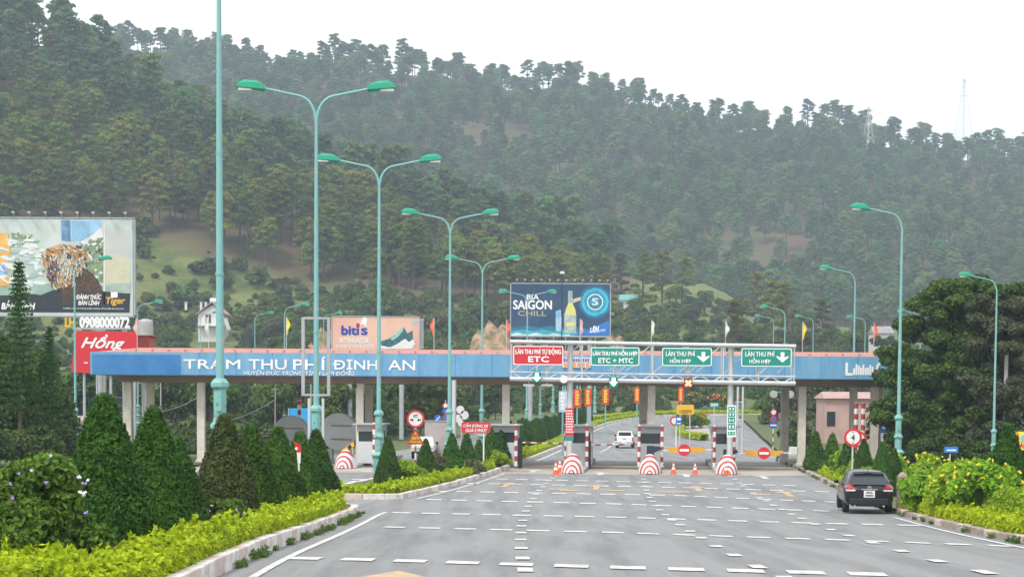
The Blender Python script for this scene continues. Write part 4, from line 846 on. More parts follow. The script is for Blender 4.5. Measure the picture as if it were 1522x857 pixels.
# ------------------------------------------------------------------ hillside pines
def pine(seed, H, R, n, k, leaf, m_crown, flat=.5, base=.38):
    r_ = np.random.default_rng(seed); cb = MB(); tb = MB(); lean = r_.normal(size=2)*.03*H
    tb.tube([(0, 0, -1.0), (lean[0]*.4, lean[1]*.4, H*.5), (lean[0], lean[1], H*.96)], [.022*H, .014*H, .004*H], 6)
    for i in range(n):
        f = base+(1-base)*((i+.5)/n)**.8; rad = R*(1.0-.62*((f-base)/(1-base))**1.6)*(.45+.55*r_.random()) ; a = i*2.4+r_.random()
        c = np.array([math.cos(a)*rad*.75+lean[0]*f, math.sin(a)*rad*.75+lean[1]*f, f*H]); rr = R*(.24+.22*r_.random())*(1-.25*f)
        if i == n-1: c = np.array([lean[0], lean[1], H*.97]); rr *= .8
        d = r_.normal(size=(k, 3)); d /= np.linalg.norm(d, axis=1)[:, None]; d[:, 2] = np.where(d[:, 2] < -.2, -d[:, 2]*.6, d[:, 2])
        rad_ = rr*(.45+.6*r_.random((k, 1))**.5); p = c+d*rad_*np.array([1, 1, flat]); cb.leaves(p, leaf*(.5+.5*r_.random(k)), leaf*(.7+.6*r_.random(k)), d*1.0+np.array([0, 0, .5]), .7)
        st = np.array([lean[0]*f, lean[1]*f, max(.3, f-.07)*H]); tb.tube([st, (st+c)/2+np.array([0, 0, .1]), c], [.006*H, .004*H, .002*H], 4, caps=False)
    return cb, tb
VAR = []
for i, (H, R, n, fl) in enumerate(((15, 5.4, 15, .6), (17, 6.0, 17, .55), (12.5, 5.2, 13, .65), (16, 4.8, 14, .6), (14, 6.0, 15, .55), (18, 5.2, 15, .5))):
    cb, tb = pine(40+i, H, R, n+9, 120, .38, Lf_pine, fl, .34); VAR.append((cb.mesh('crown', Lf_pine), tb.mesh('trunk', M_barkp), H, cb, tb))
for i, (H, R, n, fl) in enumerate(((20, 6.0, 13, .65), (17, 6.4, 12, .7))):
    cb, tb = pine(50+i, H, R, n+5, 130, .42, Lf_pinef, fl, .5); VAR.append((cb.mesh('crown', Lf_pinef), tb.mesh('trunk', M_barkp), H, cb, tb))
FCOL = bpy.data.collections.new('forest_sources')
for i, (cm, tm, H, cb, tb) in enumerate(VAR):
    m = MB()
    for src, k in ((cb, 0), (tb, 1)):
        for j in range(len(src.v)): m.v.append(src.v[j]); m.sm.append(src.sm[j]); m.lc.append(src.lc[j]); m.mi.append(src.mi[j]*0+k)
        for l in src.lv: m.lv.append(l+m.n)
        m.n += src.n
    o = bpy.data.objects.new('pine_tree_source', m.mesh('pine_tree', [Lf_pinef, M_barkp])); FCOL.objects.link(o)
def scatter(y0, y1, sp, seed):
    r_ = np.random.default_rng(seed); out = []
    for y in np.arange(y0, y1, sp):
        w = y*.34+40
        for x in np.arange(-w, w, sp): out.append((x+r_.uniform(-.5, .5)*sp, y+r_.uniform(-.5, .5)*sp))
    a = np.array(out); z = T(a[:, 0], a[:, 1]); return np.c_[a, z]
near = scatter(492, 752, 7.6, 3); px, py = P2(near); g_m = np.interp(px, *FB)
dens = np.clip((g_m-py)/10+.5, 0, 1); keep = (rng.random(len(near)) < dens*.86)
ridge_clear = (px > 925) & (px < 1210); keep &= ~(ridge_clear & (rng.random(len(near)) < .93) & (near[:, 1] < 800))
nearT = near[keep]; px, py = P2(nearT)
NPX = np.interp(px, *NR)
vis = (px > -25) & (px < 1545) & (nearT[:, 1] < YN+6) & (py < 520)
order = np.argsort(nearT[:, 1]+(~vis)*1e4); ind = order[:296]; rest = order[296:]
for n_, i in enumerate(ind):
    x, y, z = nearT[i]; v = n_ % 6; s = .75+.45*rng.random()
    if px[i] > 1320 or px[i] < -25: pass
    t = thing('pine_tree', 'dark green pine tree in the dense forest of the nearer hillside', 'pine tree', (x, y, z-.2), rng.random()*6.28, 'pines on the nearer hillside', s)
    for nm, me in (('crown', VAR[v][0]), ('trunk', VAR[v][1])):
        o = bpy.data.objects.new(nm, me); COL.objects.link(o); o.parent = t
farT = scatter(855, 1404, 9.0, 5); fx, fy = P2(farT)
gap = .86-.4*(farT[:, 1] > YF-60); clr = .5*(np.sin(farT[:, 0]*.021+2)*np.sin(farT[:, 1]*.017) > .72)
farT = farT[rng.random(len(farT)) < gap-clr]
allT = np.concatenate([nearT[rest], farT]); ns_ = len(rest)
me = bpy.data.meshes.new('pine_forest'); me.vertices.add(len(allT)); allT2 = allT.copy(); allT2[:, 2] -= .3; me.vertices.foreach_set('co', allT2.astype(np.float32).ravel())
sca = .7+.55*rng.random(len(allT)); sca[ns_:] *= .98; sca[:ns_] *= 1.0; idx_ = rng.integers(0, 6, len(allT)); rdg = (abs(allT[:, 1]-YF) < 70) | (abs(allT[:, 1]-YN) < 40); rdg &= rng.random(len(allT)) < .6; idx_[rdg] = rng.integers(6, 8, int(rdg.sum())); idx_[rng.random(len(allT)) < .07] = 6; lone = (rng.random(len(allT)) < .06); sca[lone] *= 1.2
for nm, ty, val in (('scl', 'FLOAT', sca), ('rot', 'FLOAT', rng.random(len(allT))*6.28), ('idx', 'INT', idx_)):
    a = me.attributes.new(nm, ty, 'POINT'); a.data.foreach_set('value', val.astype(np.int32 if ty == 'INT' else np.float32))
fo = bpy.data.objects.new('pine_forest', me); COL.objects.link(fo); tag(fo, 'hazy pine forest covering the far ridge and upper slopes', 'forest', None, 'stuff')
ng = bpy.data.node_groups.new('forest', 'GeometryNodeTree'); ng.interface.new_socket('Geometry', in_out='INPUT', socket_type='NodeSocketGeometry'); ng.interface.new_socket('Geometry', in_out='OUTPUT', socket_type='NodeSocketGeometry')
gi = ng.nodes.new('NodeGroupInput'); go = ng.nodes.new('NodeGroupOutput'); ip = ng.nodes.new('GeometryNodeInstanceOnPoints'); ci = ng.nodes.new('GeometryNodeCollectionInfo'); mp2 = ng.nodes.new('GeometryNodeMeshToPoints')
ci.inputs['Collection'].default_value = FCOL; ci.inputs['Separate Children'].default_value = True; ci.inputs['Reset Children'].default_value = True; ip.inputs['Pick Instance'].default_value = True
def na(nm, ty): n = ng.nodes.new('GeometryNodeInputNamedAttribute'); n.data_type = ty; n.inputs['Name'].default_value = nm; return n.outputs['Attribute']
cx_ = ng.nodes.new('ShaderNodeCombineXYZ'); k_ = ng.links.new; k_(na('rot', 'FLOAT'), cx_.inputs['Z']); rc = ng.nodes.new('FunctionNodeEulerToRotation'); k_(cx_.outputs[0], rc.inputs[0])
k_(gi.outputs[0], mp2.inputs[0]); k_(mp2.outputs[0], ip.inputs['Points']); k_(ci.outputs[0], ip.inputs['Instance']); k_(na('idx', 'INT'), ip.inputs['Instance Index']); k_(rc.outputs[0], ip.inputs['Rotation']); k_(na('scl', 'FLOAT'), ip.inputs['Scale']); k_(ip.outputs[0], go.inputs[0])
md = fo.modifiers.new('forest', 'NODES'); md.node_group = ng

# ------------------------------------------------------------------ broadleaf trees and shrubs
def crown_mb(seed, R, H, n, k, leaf, z0=.35, flat=.8, droop=0):
    r_ = np.random.default_rng(seed); cb = MB(); cs = []
    for i in range(n):
        u = r_.normal(size=3); u /= np.linalg.norm(u); u[2] = abs(u[2])*1.2-.35; q_ = (.35+.6*r_.random())
        c = np.array([u[0]*R*q_, u[1]*R*q_, H*z0+(H*(1-z0))*(.42+.48*u[2])]); cs.append(c); rr = R*(.26+.16*r_.random())
        d = r_.normal(size=(k, 3)); d /= np.linalg.norm(d, axis=1)[:, None]; d[:, 2] = np.where(d[:, 2] < -.45, -d[:, 2], d[:, 2])
        p = c+d*rr*(.35+.75*r_.random((k, 1))**.6)*np.array([1, 1, flat]); cb.leaves(p, leaf*(.45+.45*r_.random(k)), leaf*(.8+.6*r_.random(k)), d+np.array([0, 0, .4-droop]), .8)
    return cb, cs
def tree_parts(seed, R, H, n, k, leaf, m_leaf, z0=.35, tr=.035, limbs=10, flat=.8):
    cb, cs = crown_mb(seed, R, H, n, k, leaf, z0, flat); tb = MB(); tb.tube([(0, 0, -.3), (.1, .05, H*z0*.7), (.05, 0, H*.7)], [tr*H*.6, tr*H*.45, tr*H*.15], 8)
    for c in cs[:limbs]: s0 = np.array([.08, .03, H*z0*(.6+.5*random.random())]); tb.tube([s0, (s0+c)/2+np.array([0, 0, .05*H]), c], [tr*H*.2, tr*H*.12, tr*H*.05], 5, caps=False)
    return cb.mesh('crown', m_leaf), tb.mesh('trunk', M_bark)
def place_tree(name, label, cat, meshes, loc, s, group=None, nm=('crown', 'trunk')):
    t = thing(name, label, cat, loc, rng.random()*6.28, group, s)
    for n_, m_ in zip(nm, meshes): o = bpy.data.objects.new(n_, m_); COL.objects.link(o); o.parent = t
    return t
TB = [tree_parts(60+i, 3.4, 8.0, 26, 130, .26, m_, .22, .035, 12) for i, m_ in enumerate((Lf_tree, Lf_bush, Lf_olive, Lf_treel, Lf_tree, Lf_bush))]
SH = [tree_parts(80+i, 1.6, 2.4, 16, 110, .17, m_, .0, .02, 4) for i, m_ in enumerate((Lf_bush, Lf_tree, Lf_scrub, Lf_treel))]
# trees between the toll station and the hills
r_ = np.random.default_rng(11); cnt = 0
GT = 'trees on the valley floor behind the toll station'
PT = []
for px0, px1, y0, y1, n in ((-20, 130, 190, 260, 6), (100, 560, 205, 290, 26), (1060, 1240, 250, 330, 10), (200, 520, 300, 465, 14), (500, 760, 260, 460, 20), (560, 740, 205, 250, 6), (900, 1160, 330, 470, 20), (1100, 1240, 200, 330, 9), (1230, 1560, 215, 460, 20), (860, 1080, 330, 420, 10), (840, 1040, 440, 560, 26), (1100, 1300, 430, 560, 26), (1120, 1540, 560, 700, 20), (1000, 1140, 560, 660, 16), (200, 480, 440, 490, 16), (200, 700, 400, 478, 32), (640, 1000, 400, 520, 26)):
    for _ in range(n): PT.append((r_.uniform(px0, px1), r_.uniform(y0, y1)))
kinds = ('dark round crowned', 'fresh green', 'grey green', 'pale yellow green', 'dark spreading', 'leafy mid green')
for px_, Y in PT:
    i = int(r_.integers(0, 6)); x = P(px_, 550, Y)[0]; z = float(T(x, Y)) if Y > 300 else gz(x, Y)
    if 640 < px_ < 760 and Y > 400: continue
    if px_ > 900 and Y < 345 and x < float(np.interp(Y, rr[:, 1], rr[:, 0]))+4: continue
    if 1190 < px_ < 1330 and Y < 225: continue
    if 265 < px_ < 365 and 380 < Y < 500: continue
    place_tree('tree', kinds[i]+' tree on the valley floor behind the toll station', 'tree', TB[i], (x, Y, z-.2), .55+.55*r_.random(), GT)
# shrubs on the grass slope of the near hill
for k in range(210):
    px_ = r_.uniform(190, 1000); Y = r_.uniform(484, 585); x = P(px_, 450, Y)[0]; z = float(T(x, Y)); a, b_ = proj((x, Y, z))
    if b_ < np.interp(px_, *FB)+8 or b_ > 520 or 262 < px_ < 360 and Y < 520: continue
    i = int(r_.integers(0, 4)); place_tree('shrub', ('mid green', 'dark', 'bright green', 'pale')[i]+' shrub on the grassy lower hillside', 'shrub', SH[i], (x, Y, z-.2), 1.2+2.0*r_.random()**1.5, 'shrubs on the grassy lower hillside', ('foliage', 'stem'))
for k in range(60):
    px_ = r_.uniform(250, 760); Y = r_.uniform(190, 300); x = P(px_, 600, Y)[0]
    if x > float(np.interp(Y, M2L[:, 1], M2L[:, 0]))-14 and px_ > 560: continue
    if x > -38: continue
    i = int(r_.integers(0, 4)); place_tree('shrub', ('mid green', 'dark', 'bright green', 'pale')[i]+' shrub in the rough ground left beyond the canopy', 'shrub', SH[i], (x, Y, gz(x, Y)-.1), .8+1.3*r_.random(), 'shrubs in the rough ground beyond the canopy', ('foliage', 'stem'))
# medium pines standing alone in the valley
PV = [pine(90+i, 15, 3.6, 16, 170, .3, Lf_pine, .5, .3) for i in range(3)]; PV = [(a.mesh('crown', Lf_pine), b_.mesh('trunk', M_barkp)) for a, b_ in PV]
for i, (px_, pyt, Y, lb) in enumerate(((955, 372, 560, 'tall pine beside the cyan roofed house'), (985, 368, 600, 'bushy tall pine right of the cyan roofed house'), (1012, 378, 580, 'tall pine at the left edge of the light green clearing'), (1128, 398, 560, 'dark pine at the right foot of the light green clearing'), (1150, 410, 500, 'tall pine with bare lower trunk above the rightmost lane sign'), (1175, 415, 480, 'leaning pine right of the single armed lamp'), (925, 372, 610, 'slim pine with dead branches above the navy billboard'), (868, 372, 600, 'pine with pale bare trunk above the navy billboard'), (1095, 440, 430, 'pine in front of the clearing above the third lane sign'), (905, 400, 520, 'pine right behind the corner of the navy billboard'), (1225, 440, 450, 'pine left of the yellow flag'))):
    x = P(px_, 400, Y)[0]; z = float(T(x, Y)); s = (P(px_, pyt, Y)[2]-z)/15.5; place_tree('pine_tree', lb, 'pine tree', PV[i % 3], (x, Y, z-.2), max(.6, s), 'lone pines on the valley floor')
# big right trees
def lobed_tree(seed, lobes, k, leaf, m_leaf, H):
    r2 = np.random.default_rng(seed); cb = MB(); tb = MB(); tb.tube([(0, 0, -.3), (.15, .05, H*.25), (0, 0, H*.6)], [.3, .22, .08], 8)
    for lx, ly, lz_, lr in lobes:
        tb.tube([(.1, .03, H*.15+r2.random()), ((lx+.1)/2, ly/2, (lz_+H*.2)/2+.3), (lx, ly, lz_)], [.11, .08, .03], 6, caps=False)
        lr *= 1.16
        for _ in range(int(11*lr)):
            u = r2.normal(size=3); u /= np.linalg.norm(u); u[2] = u[2]*.8+.15; c = np.array([lx, ly, lz_])+u*lr*(.45+.6*r2.random()); rr = lr*(.2+.2*r2.random()); d = r2.normal(size=(k, 3)); d /= np.linalg.norm(d, axis=1)[:, None]
            p_ = c+d*rr*(.3+.85*r2.random((k, 1))**.6)*np.array([1.15, 1.15, .7]); cb.leaves(p_, leaf*(.4+.5*r2.random(k)), leaf*(.8+.7*r2.random(k)), d+np.array([0, 0, .4]), .8)
            if r2.random() < .4: tb.tube([(lx, ly, lz_), c], [.04, .012], 4, caps=False)
    return cb.mesh('crown', m_leaf), tb.mesh('trunk', M_bark)
bt = lobed_tree(201, [(-3.0, 0, 3.6, 1.7), (-3.3, .4, 6.6, 1.5), (-1.9, -.6, 5.2, 1.8), (-.4, -1.0, 3.2, 1.9), (0, 0, 7.2, 2.0), (-1.6, .6, 9.3, 1.7), (-.4, 0, 11.0, 1.5), (.9, .2, 10.8, 1.8), (2.3, -.3, 8.4, 1.8), (2.4, -.4, 5.0, 2.0), (3.3, .5, 10.4, 1.7), (1.0, -1.2, 6.4, 1.6), (2.6, -.8, 2.6, 1.7), (-2.2, -.5, 1.9, 1.5)], 620, .115, Lf_big, 12.5)
place_tree('big_tree', 'big dark green tree swallowing the right end of the canopy', 'tree', bt, (P(1418, 600, 121)[0], 121, gz(0, 121)), 1.0).rotation_euler = (0, 0, 0)
bt = lobed_tree(202, [(-2.4, 0, 8.2, 1.5), (-2.0, -.4, 5.2, 1.6), (-.6, 0, 10.0, 1.5), (.6, .3, 7.2, 1.8), (.3, -.8, 4.0, 1.9), (2.0, 0, 9.6, 1.7), (2.6, 0, 6.0, 1.8), (-1.5, -.6, 2.3, 1.5), (1.8, -.6, 2.4, 1.7), (-2.8, .3, 10.4, .9)], 600, .11, Lf_olive, 12.0)
place_tree('big_tree', 'big grey green feathery tree at the right edge behind the lamp', 'tree', bt, (P(1516, 600, 119)[0], 119, gz(0, 119)), 1.0).rotation_euler = (0, 0, 0)
bt = tree_parts(203, 3.3, 9.0, 80, 480, .15, Lf_big, .0, .035, 30, .75)
place_tree('big_tree', 'dark bushy tree below the beer billboard at the left edge', 'tree', bt, (P(-22, 600, 112)[0], 112, gz(0, 112)), 1.0); place_tree('big_tree', 'dark bushy tree left of the red billboard', 'tree', bt, (P(34, 600, 118)[0], 118, gz(0, 118)), .93)
bt = tree_parts(204, 2.4, 4.2, 30, 300, .16, Lf_olive, .0, .03, 12, .8); place_tree('tree', 'low olive green tree under the big right tree', 'tree', bt, (P(1372, 640, 128)[0], 128, gz(0, 128)), 1.0)
for i, (px_, Y, s_) in enumerate(((1388, 114, .42), (1432, 116, .45), (1470, 115, .4), (1520, 116, .5), (1345, 146, .8), (1385, 150, .7), (1425, 148, .75), (1460, 150, .8), (1495, 152, .75), (1535, 150, .8), (1410, 170, 1.0), (1470, 175, 1.0), (1560, 160, 1.0))):
    place_tree('tree', 'dark low tree in the shade behind the two big right trees', 'tree', TB[(0, 4)[i % 2]], (P(px_, 600, Y)[0], Y, gz(0, Y)-.9), s_, 'trees behind the two big right trees')
for i, (px_, Y, s_) in enumerate(((-20, 104, .45), (20, 106, .42), (55, 108, .45), (92, 112, .42))):
    place_tree('tree', 'dark low tree at the foot of the left edge trees', 'tree', TB[(0, 4)[i % 2]], (P(px_, 600, Y)[0], Y, gz(0, Y)-.6), s_, 'trees at the foot of the left edge trees')
# undergrowth: scrub nobody could count, over the valley floor and lower slope
UC = bpy.data.collections.new('undergrowth_sources')
for i, m_ in enumerate((Lf_bush, Lf_tree, Lf_scrub, Lf_scrub, Lf_treel)):
    cb, cs = crown_mb(500+i, 1.5, 2.0, 12, 70, .24, .0, .8); UC.objects.link(bpy.data.objects.new('scrub_source', cb.mesh('scrub', m_)))
pts = []
for y in np.arange(150, 590, 3.1):
    w = y*.31+20; xs_ = np.arange(-w, w, 3.1)
    for x in xs_:
        X_, Y_ = x+rng.uniform(-1.5, 1.5), y+rng.uniform(-1.5, 1.5); q_ = 1.0
        le = float(np.interp(Y_, ml[:, 1], ml[:, 0])); re_ = float(np.interp(Y_, rr[:, 1], rr[:, 0]))
        if Y_ < 345 and le-16 < X_ < re_+2.5: continue
        if Y_ < 345 and X_ > re_ and X_ < re_+9: q_ = .3
        z_ = float(T(X_, Y_)) if Y_ > 300 else float(h(Y_)); a_, b_ = proj((X_, Y_, z_)); 
        if 285 < a_ < 345 and 380 < Y_ < 500: continue
        if 1200 < a_ < 1325 and Y_ < 215: continue
        if Y_ > 480 and b_ < np.interp(a_, *FB)-6: continue
        if 190 < a_ < 500 and Y_ > 480 and b_ < 442: q_ = .13
        if 1000 < a_ < 1125 and Y_ > 480 and b_ < 445: q_ = .06
        if rng.random() < q_*.62: pts.append((X_, Y_, z_-.25))
pts = np.array(pts); me = bpy.data.meshes.new('undergrowth'); me.vertices.add(len(pts)); me.vertices.foreach_set('co', pts.astype(np.float32).ravel())
for nm, ty, val in (('scl', 'FLOAT', .45+.95*rng.random(len(pts))**1.6), ('rot', 'FLOAT', rng.random(len(pts))*6.28), ('idx', 'INT', rng.integers(0, 5, len(pts)))):
    a = me.attributes.new(nm, ty, 'POINT'); a.data.foreach_set('value', val.astype(np.int32 if ty == 'INT' else np.float32))
uo = bpy.data.objects.new('undergrowth', me); COL.objects.link(uo); tag(uo, 'scrubby undergrowth on the valley floor and lower slope', 'undergrowth', None, 'stuff')
ng2 = ng.copy(); [n for n in ng2.nodes if n.bl_idname == 'GeometryNodeCollectionInfo'][0].inputs['Collection'].default_value = UC; md = uo.modifiers.new('undergrowth', 'NODES'); md.node_group = ng2
for i, (px_, Y) in enumerate(((1304, 424), (1322, 421))):
    x = P(px_, 500, Y)[0]; place_tree('shrub', ('left', 'right')[i]+' dark shrub hiding the foot of the grey roofed white house', 'shrub', SH[1], (x, Y, P(px_, 511, Y)[2]-1.2), 1.25, None, ('foliage', 'stem'))
# norfolk pine
def araucaria(seed, H, R):
    cb = MB(); tb = MB(); tb.tube([(0, 0, -.2), (0, 0, H)], [.14, .02], 8); r2 = np.random.default_rng(seed); z = H*.3
    while z < H*.99:
        f = 1-(z-H*.3)/(H*.7); L_ = R*f**.8+.08; nb = 7
        for b in range(nb):
            a = b*6.283/nb+r2.random()*.4; d = np.array([math.cos(a), math.sin(a), .18]); tb.tube([(0, 0, z), tuple(np.array([0, 0, z])+d*L_*.9)], [.03*f+.008, .006], 4, caps=False)
            k = int(26*f)+8; s = r2.random(k)[:, None]; p = np.array([0, 0, z])+d*L_*(s**.7)+r2.normal(size=(k, 3))*np.array([.09, .09, .05]); cb.leaves(p, .05, .13, np.array([0, 0, 1.0]), .8)
        z += .42*(.5+f*.6)
    return cb.mesh('crown', Lf_thuja), tb.mesh('trunk', M_bark)
av = araucaria(5, 12.3, 1.35); place_tree('norfolk_pine', 'tiered conifer spire in front of the beer billboard', 'conifer', av, (P(30, 600, 108)[0], 108, gz(0, 108)), 1.0)
place_tree('norfolk_pine', 'shorter tiered conifer beside the red billboard', 'conifer', av, (P(74, 600, 109)[0], 109, gz(0, 109)), .7)

# ------------------------------------------------------------------ clipped cone trees
def cone_tree(seed, n, leaf, m_leaf, H=3.3, R=.95):
    r2 = np.random.default_rng(seed); cb = MB()
    lump = [(r2.uniform(0, 6.28), r2.uniform(.2, H*.9), r2.uniform(.1, .22)) for _ in range(26)]
    def rad(a, z):
        b = R*np.clip(1-(z/H)**1.25, 0, 1)**.9*np.clip(.78+z*.5, 0, 1); e = 0
        for la, lz, lr in lump: e = e+lr*np.exp(-((np.angle(np.exp(1j*(a-la)))/.5)**2+((z-lz)/.35)**2))
        return b*(.88+.5*e*np.clip((H-z)/H+.25, 0, 1))+.03
    z = H*(1-np.sqrt(1-r2.random(n)*.995)); a = r2.random(n)*6.283; rr = rad(a, z)*(1.03-.32*r2.random(n)**2.2)
    z = z+r2.normal(size=n)*.04; p = np.c_[np.cos(a)*rr, np.sin(a)*rr, z]; d = np.c_[np.cos(a), np.sin(a), np.full(n, .35)]
    cb.leaves(p, leaf*(.35+.3*r2.random(n)), leaf*(.9+.9*r2.random(n)), d, .75)
    zz_ = np.linspace(.05, H*.96, 12); aa = np.arange(16)*6.283/16; V = [(math.cos(q)*rad(q, zq)*.74, math.sin(q)*rad(q, zq)*.74, zq) for zq in zz_ for q in aa]
    cb.add(V, [(i*16+j, i*16+(j+1) % 16, (i+1)*16+(j+1) % 16, (i+1)*16+j) for i in range(11) for j in range(16)], 0, True)
    tb = MB(); tb.tube([(0, 0, -.2), (0, 0, H*.8)], [.07, .02], 6); return cb.mesh('crown', m_leaf), tb.mesh('trunk', M_bark)
CTn = [cone_tree(301, 17000, .055, Lf_thuja), cone_tree(302, 15000, .06, Lf_thuja), cone_tree(303, 17000, .055, Lf_thujb)]
CTf = [cone_tree(310+i, 2600, .13, Lf_thuja) for i in range(3)]
CTn.append(cone_tree(304, 26000, .05, Lf_thuja, 3.3, 1.12)); CTn.append(cone_tree(305, 22000, .05, Lf_thuja, 3.3, 1.02))
GC = 'clipped cone trees of the nearer median'
for px_, Y, top, v, s_, lb in ((-28, 31.5, 636, 0, 1.0, 'cone tree cut off by the left edge of the frame'), (155, 35.2, 572, 3, 1.0, 'tallest clipped cone tree, leftmost full one, behind the flowering bush'), (228, 39.5, 592, 4, .98, 'second clipped cone tree touching the tallest one'), (262, 43, 640, 1, .8, 'low cone tree tucked between the second and the browned one'), (334, 49, 606, 2, .98, 'browned clipped cone tree right of the nearest lamp post'), (374, 54, 622, 1, .9, 'cone tree close behind the browned one'), (414, 59.5, 627, 0, .98, 'cone tree between the browned one and the small red sign'), (446, 64.5, 634, 1, .9, 'narrow cone tree behind the small red sign'), (470, 67.5, 632, 0, .98, 'last clipped cone tree at the tip of the nearer median')):
    x = P(px_, 600, Y)[0]; z = gz(x, Y)+.2; H_ = P(px_, top, Y)[2]-z; o_ = place_tree('cone_tree', lb, 'cone tree', CTn[v], (x, Y, z), H_/3.3, GC); wx = {155: 1.0, 228: 1.0}.get(px_, 1.1); o_.scale = (H_/3.3*wx, H_/3.3*wx, H_/3.3)
GC2 = 'clipped cone trees of the second median'
for i, (px_, Y, top, v, lb) in enumerate(((577, 89, 644, 0, 'cone tree right beside the ornate lamp base on the median tip'), (633, 97, 648, 1, 'cone tree behind the yellow triangular sign'), (672, 104, 640, 0, 'cone tree behind the second ornate lamp base'), (694, 109, 640, 1, 'cone tree left under the red no stopping board'), (712, 114, 650, 0, 'cone tree under the middle of the red board'), (730, 119, 632, 1, 'cone tree right of the red no stopping board'), (745, 124, 636, 0, 'cone tree left of the thick striped pole'))):
    x = P(px_, 600, Y)[0]; z = gz(x, Y)+.2; H_ = P(px_, top, Y)[2]-z; place_tree('cone_tree', lb, 'cone tree', CTn[v] if i < 2 else CTf[i % 3], (x, Y, z), H_/3.3, GC2)
mid2 = offs(M2R, -2.6); mp_ = resamp(mid2, 1.0); P_pts = mp_[(mp_[:, 1] > 140)]; 
idx = np.arange(0, len(P_pts), 5)
for n_, i in enumerate(idx[:26]):
    x, y = P_pts[i]; place_tree('cone_tree', 'dark cone tree in the row along the median beyond the toll lanes', 'cone tree', CTf[n_ % 3], (x, y, gz(x, y)+.2), .78+.2*rng.random(), 'cone trees beyond the toll lanes')
    if n_ > 14: pass
for px_, Y, top, v, lb in ((1190, 150, 636, 0, 'dark cone tree right of the last canopy column'), (1213, 118, 637, 1, 'first dark cone tree of the row behind the car'), (1238, 112, 640, 0, 'second dark cone tree of the row behind the car'), (1262, 105, 645, 1, 'dark cone tree left of the round 4 sign'), (1285, 98, 648, 0, 'dark cone tree right of the round 4 sign'), (1313, 90, 652, 1, 'tall dark cone tree just behind the black car'), (1330, 84, 662, 0, 'dark cone tree beside the concrete post'), (1500, 62, 664, 1, 'large dark cone tree at the right edge')):
    x = P(px_, 600, Y)[0]; z = gz(x, Y)+.2; H_ = P(px_, top, Y)[2]-z; place_tree('cone_tree', lb, 'cone tree', CTn[v] if Y < 100 else CTf[v], (x, Y, z), H_/3.3 if Y > 70 else 1.0, 'dark cone trees right of the road')

# ------------------------------------------------------------------ hedges
def hedge(name, label, line, w, hgt, m_leaf, dens, leaf, z0=.2, wild=.12, spr=0, group=None, cat='hedge'):
    p = resamp(line, .25); n = len(p)-1; seg_ = np.linalg.norm(np.diff(p, axis=0), axis=1).mean(); Ltot = seg_*n; mb = MB()
    ph = rng.random(6)*6.28
    def hh(s): return hgt*(1+wild*(np.sin(s*1.1+ph[0])+.7*np.sin(s*2.7+ph[1])+.6*np.sin(s*5.3+ph[2]))*.6)
    N = int(dens*Ltot*(w+2*hgt)); s = rng.random(N)*Ltot; u = rng.random(N)*(w+2*hgt); H_ = hh(s); side = np.where(u < hgt, -1, np.where(u < 2*hgt, 1, 0))
    off = np.where(side != 0, side*w/2, rng.uniform(-.5, .5, N)*w); zz_ = np.where(side == 0, H_, np.where(side < 0, u, u-hgt)/hgt*H_); rnd_ = np.abs(off)/(w/2); zz_ = np.where(side == 0, zz_-.10*hgt*rnd_**4, zz_); off = np.where(side != 0, off*(1-.12*(zz_/H_)**4), off)
    inn = rng.random(N)**2*.14; off -= np.where(side != 0, side*inn, 0); zz_ -= np.where(side == 0, inn, 0); zz_ += rng.normal(size=N)*.02
    i = np.clip(s/Ltot*n, 0, n-1e-6); k = i.astype(int); f = (i-k)[:, None]; c = p[k]*(1-f)+p[k+1]*f; d = p[k+1]-p[k]; d /= np.linalg.norm(d, axis=1)[:, None]; nn = np.c_[d[:, 1], -d[:, 0]]
    xy = c+nn*off[:, None]+rng.normal(size=(N, 2))*.025; V = np.c_[xy, h(xy[:, 1])+z0+zz_]; nr = np.c_[nn*side[:, None], (side == 0)*1.0+.4]
    mb.leaves(V, leaf*(.5+.4*rng.random(N)), leaf*(.8+.6*rng.random(N)), nr, .7)
    if spr:
        M = int(spr*Ltot); ss = rng.random(M)*Ltot
        for s1 in ss:
            j = min(int(s1/Ltot*n), n-1); d1 = p[j+1]-p[j]; d1 /= np.linalg.norm(d1); q1 = p[j]+np.array([d1[1], -d1[0]])*rng.uniform(-.45, .45)*w; hz = .08+.2*rng.random()**1.5; kk = int(14+hz*70)
            t1 = rng.random(kk)[:, None]; cc = np.array([q1[0], q1[1], float(h(q1[1]))+z0+float(hh(s1))-.05])+t1*np.array([rng.normal()*.06, rng.normal()*.06, hz])+rng.normal(size=(kk, 3))*.03; mb.leaves(cc, leaf*.6, leaf, np.array([0, 0, .5]), 1)
    a = offs(p, -w*.38); b_ = offs(p, w*.38); sv_ = np.linspace(0, Ltot, len(p)); Hc = hh(sv_)-.12
    for q0, q1, h0, h1 in ((a, a, 0, 1), (a, b_, 1, 1), (b_, b_, 1, 0)):
        V = np.concatenate([np.c_[q0, h(q0[:, 1])+z0+Hc*h0*1.0], np.c_[q1, h(q1[:, 1])+z0+Hc*h1]]); m_ = len(p); mb.add(V, [(i_, i_+1, m_+i_+1, m_+i_) for i_ in range(m_-1)], 0)
    o = mb.build(name, m_leaf); return tag(o, label, cat, group)
hedge('hedge', 'bright yellow green hedge along the kerb of the nearer median', [(-6.25, 27), (-6.25, 48), (-6.25, 64), (-6.9, 68.8)], 1.15, .48, Lf_hedge, 520, .062, .2, .13, 6)
hedge('hedge', 'wide yellow green planting in the lower left corner', [(-7.55, 23), (-7.6, 30.5)], 1.5, .62, Lf_hedge, 520, .062, .2, .14, 8)
